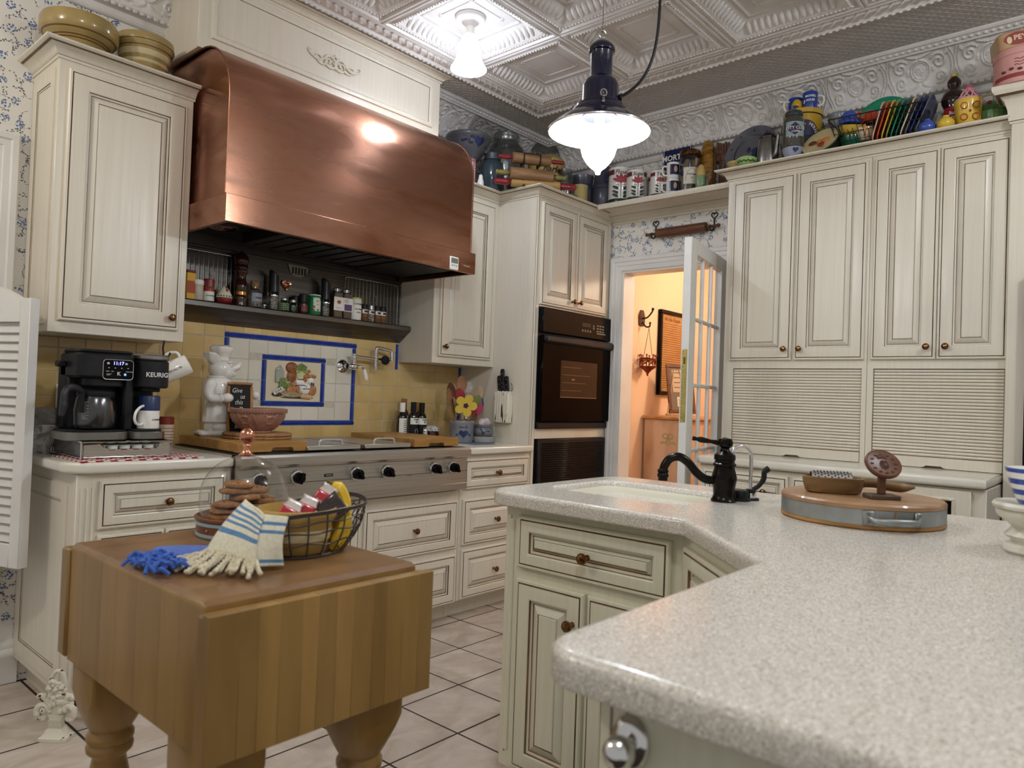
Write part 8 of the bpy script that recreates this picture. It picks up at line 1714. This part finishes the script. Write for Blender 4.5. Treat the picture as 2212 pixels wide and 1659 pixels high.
t = thing('table_easel', 'slim wooden table easel holding the small frame on the hall chest', 'easel', (4.735, 2.565, 1.0985), rz=-32); q = M().tube([(-.10, -.05, .004), (-.02, .02, .34)], .006, 6).tube([(.10, -.05, .004), (.02, .02, .34)], .006, 6).tube([(0, .10, .004), (0, .02, .34)], .006, 6).box(-.10, .10, -.055, -.020, .006, .017, .002); q.build('frame', SPL, t)
# ------------------------------------------------ lamps
t = thing('ceiling_lamp', 'white ceiling light with frosted ribbed bell shade above the hood', 'lamp', (2.457, 2.508, ZC+.0495))
M().lathe([(.0001, 0), (.072, 0), (.074, -.006), (.070, -.018), (.060, -.026), (.040, -.030), (.026, -.044), (.020, -.050), (.0001, -.05)], 40).build('canopy', WHITEP, t); M().lathe([(.018, -.046), (.021, -.056), (.019, -.072), (.029, -.092), (.031, -.100), (.0001, -.10)], 32).build('fitter', WHITEP, t)
M().shell([(.032, -.094), (.036, -.104), (.048, -.135), (.056, -.170), (.062, -.205), (.072, -.232), (.085, -.250), (.088, -.256), (.086, -.259), (.082, -.254), (.069, -.234), (.059, -.206), (.053, -.170), (.045, -.135), (.033, -.106)], 56, fn=lambda r, z, a: r*(1+.018*sin(14*a)*(1 if -.24 < z < -.10 else 0))).build('bell_shade', FROSTL, t)
M().lathe([(.0001, -.10), (.014, -.10), (.016, -.125), (.027, -.165), (.029, -.185), (.022, -.206), (.0001, -.215)], 24).build('bulb', BULB, t)
PX, PY, PZ = 1.963, 1.379, 2.076
t = thing('pendant_lamp', 'navy enamel pendant lamp with white reflector and clear glass over the sink', 'lamp', (PX, PY, PZ))
M().lathe([(.168, 0), (.169, .003), (.150, .022), (.120, .043), (.098, .052), (.094, .056), (.096, .060), (.092, .070), (.080, .078), (.078, .086), (.064, .092), (.0605, .10), (.060, .150), (.055, .166), (.040, .178), (.037, .182), (.036, .262), (.0365, .264), (.043, .266), (.044, .274), (.040, .284), (.028, .296), (.016, .301), (.0001, .302)], 56).build('housing', NAVY, t)
M().shell([(.1675, -.0005), (.149, .019), (.119, .040), (.096, .050), (.070, .052), (.060, .050)], 56).build('reflector', SHADEIN, t); M().lathe([(.1665, -.002), (.170, -.001), (.170, .003), (.1665, .003)], 56).build('rim', CHROME, t)
M().lathe([(.060, .045), (.063, .01), (.063, -.025), (.0605, -.052), (.053, -.079), (.042, -.098), (.028, -.115), (.014, -.126), (.010, -.131), (.008, -.140), (.0001, -.142)], 40).build('glass', LAMPGL, t)
M().lathe([(.0001, .05), (.016, .05), (.016, .028), (.024, .004), (.029, -.018), (.026, -.036), (.014, -.048), (.0001, -.05)], 26).build('bulb', BULB, t)
q = M()
for k in range(3):
    a = R(221.2+120*k); q.tube([(.095*cos(a), .095*sin(a), .060), (.093*cos(a), .093*sin(a), .074), (.086*cos(a), .086*sin(a), .088), (.082*cos(a), .082*sin(a), .100)], .004, 6); q.ball((.099*cos(a), .099*sin(a), .064), .006, 8); q.tube([((.096)*cos(a)+.010*cos(u)*-sin(a), .096*sin(a)+.010*cos(u)*cos(a), .092+.012*sin(u)) for u in [2*pi*j/8 for j in range(8)]], .0025, 5, True)
q.build('clips', DIMCHROME, t); M().lathe([(.004, .300), (.006, .302), (.006, .316), (.004, .318)], 10).tube([(.012*cos(u)*.7, -.012*cos(u)*.7, .326+.012*sin(u)) for u in [2*pi*j/14 for j in range(14)]], .0032, 6, True).build('ring', DIMCHROME, t)
M().tube([(0, 0, .332), (0, 0, ZC-PZ+.04)], .0012, 5).build('suspension_wire', mat('wire_dark', '#5d554c', .5, .6), t)
g = M().lathe([(.006, 0), (.012, .004), (.012, .010), (.006, .012)], 16, mat4=T4((.040, -.044, .118)) @ RZ(-48) @ RY(90)).build('cord_grommet', BLACK, t)
cd = bez([(.038, -.042, .118), (.060, -.066, .135), (.090, -.100, .180), (.112, -.124, .25), (.122, -.136, .34), (.124, -.140, .46), (.122, -.138, .60), (.110, -.12, .78), (.06, -.07, .92), (.05, -.06, ZC-PZ+.04)], 8)
M().tube(cd, .0050, 8).build('power_cord', BLACK, t)
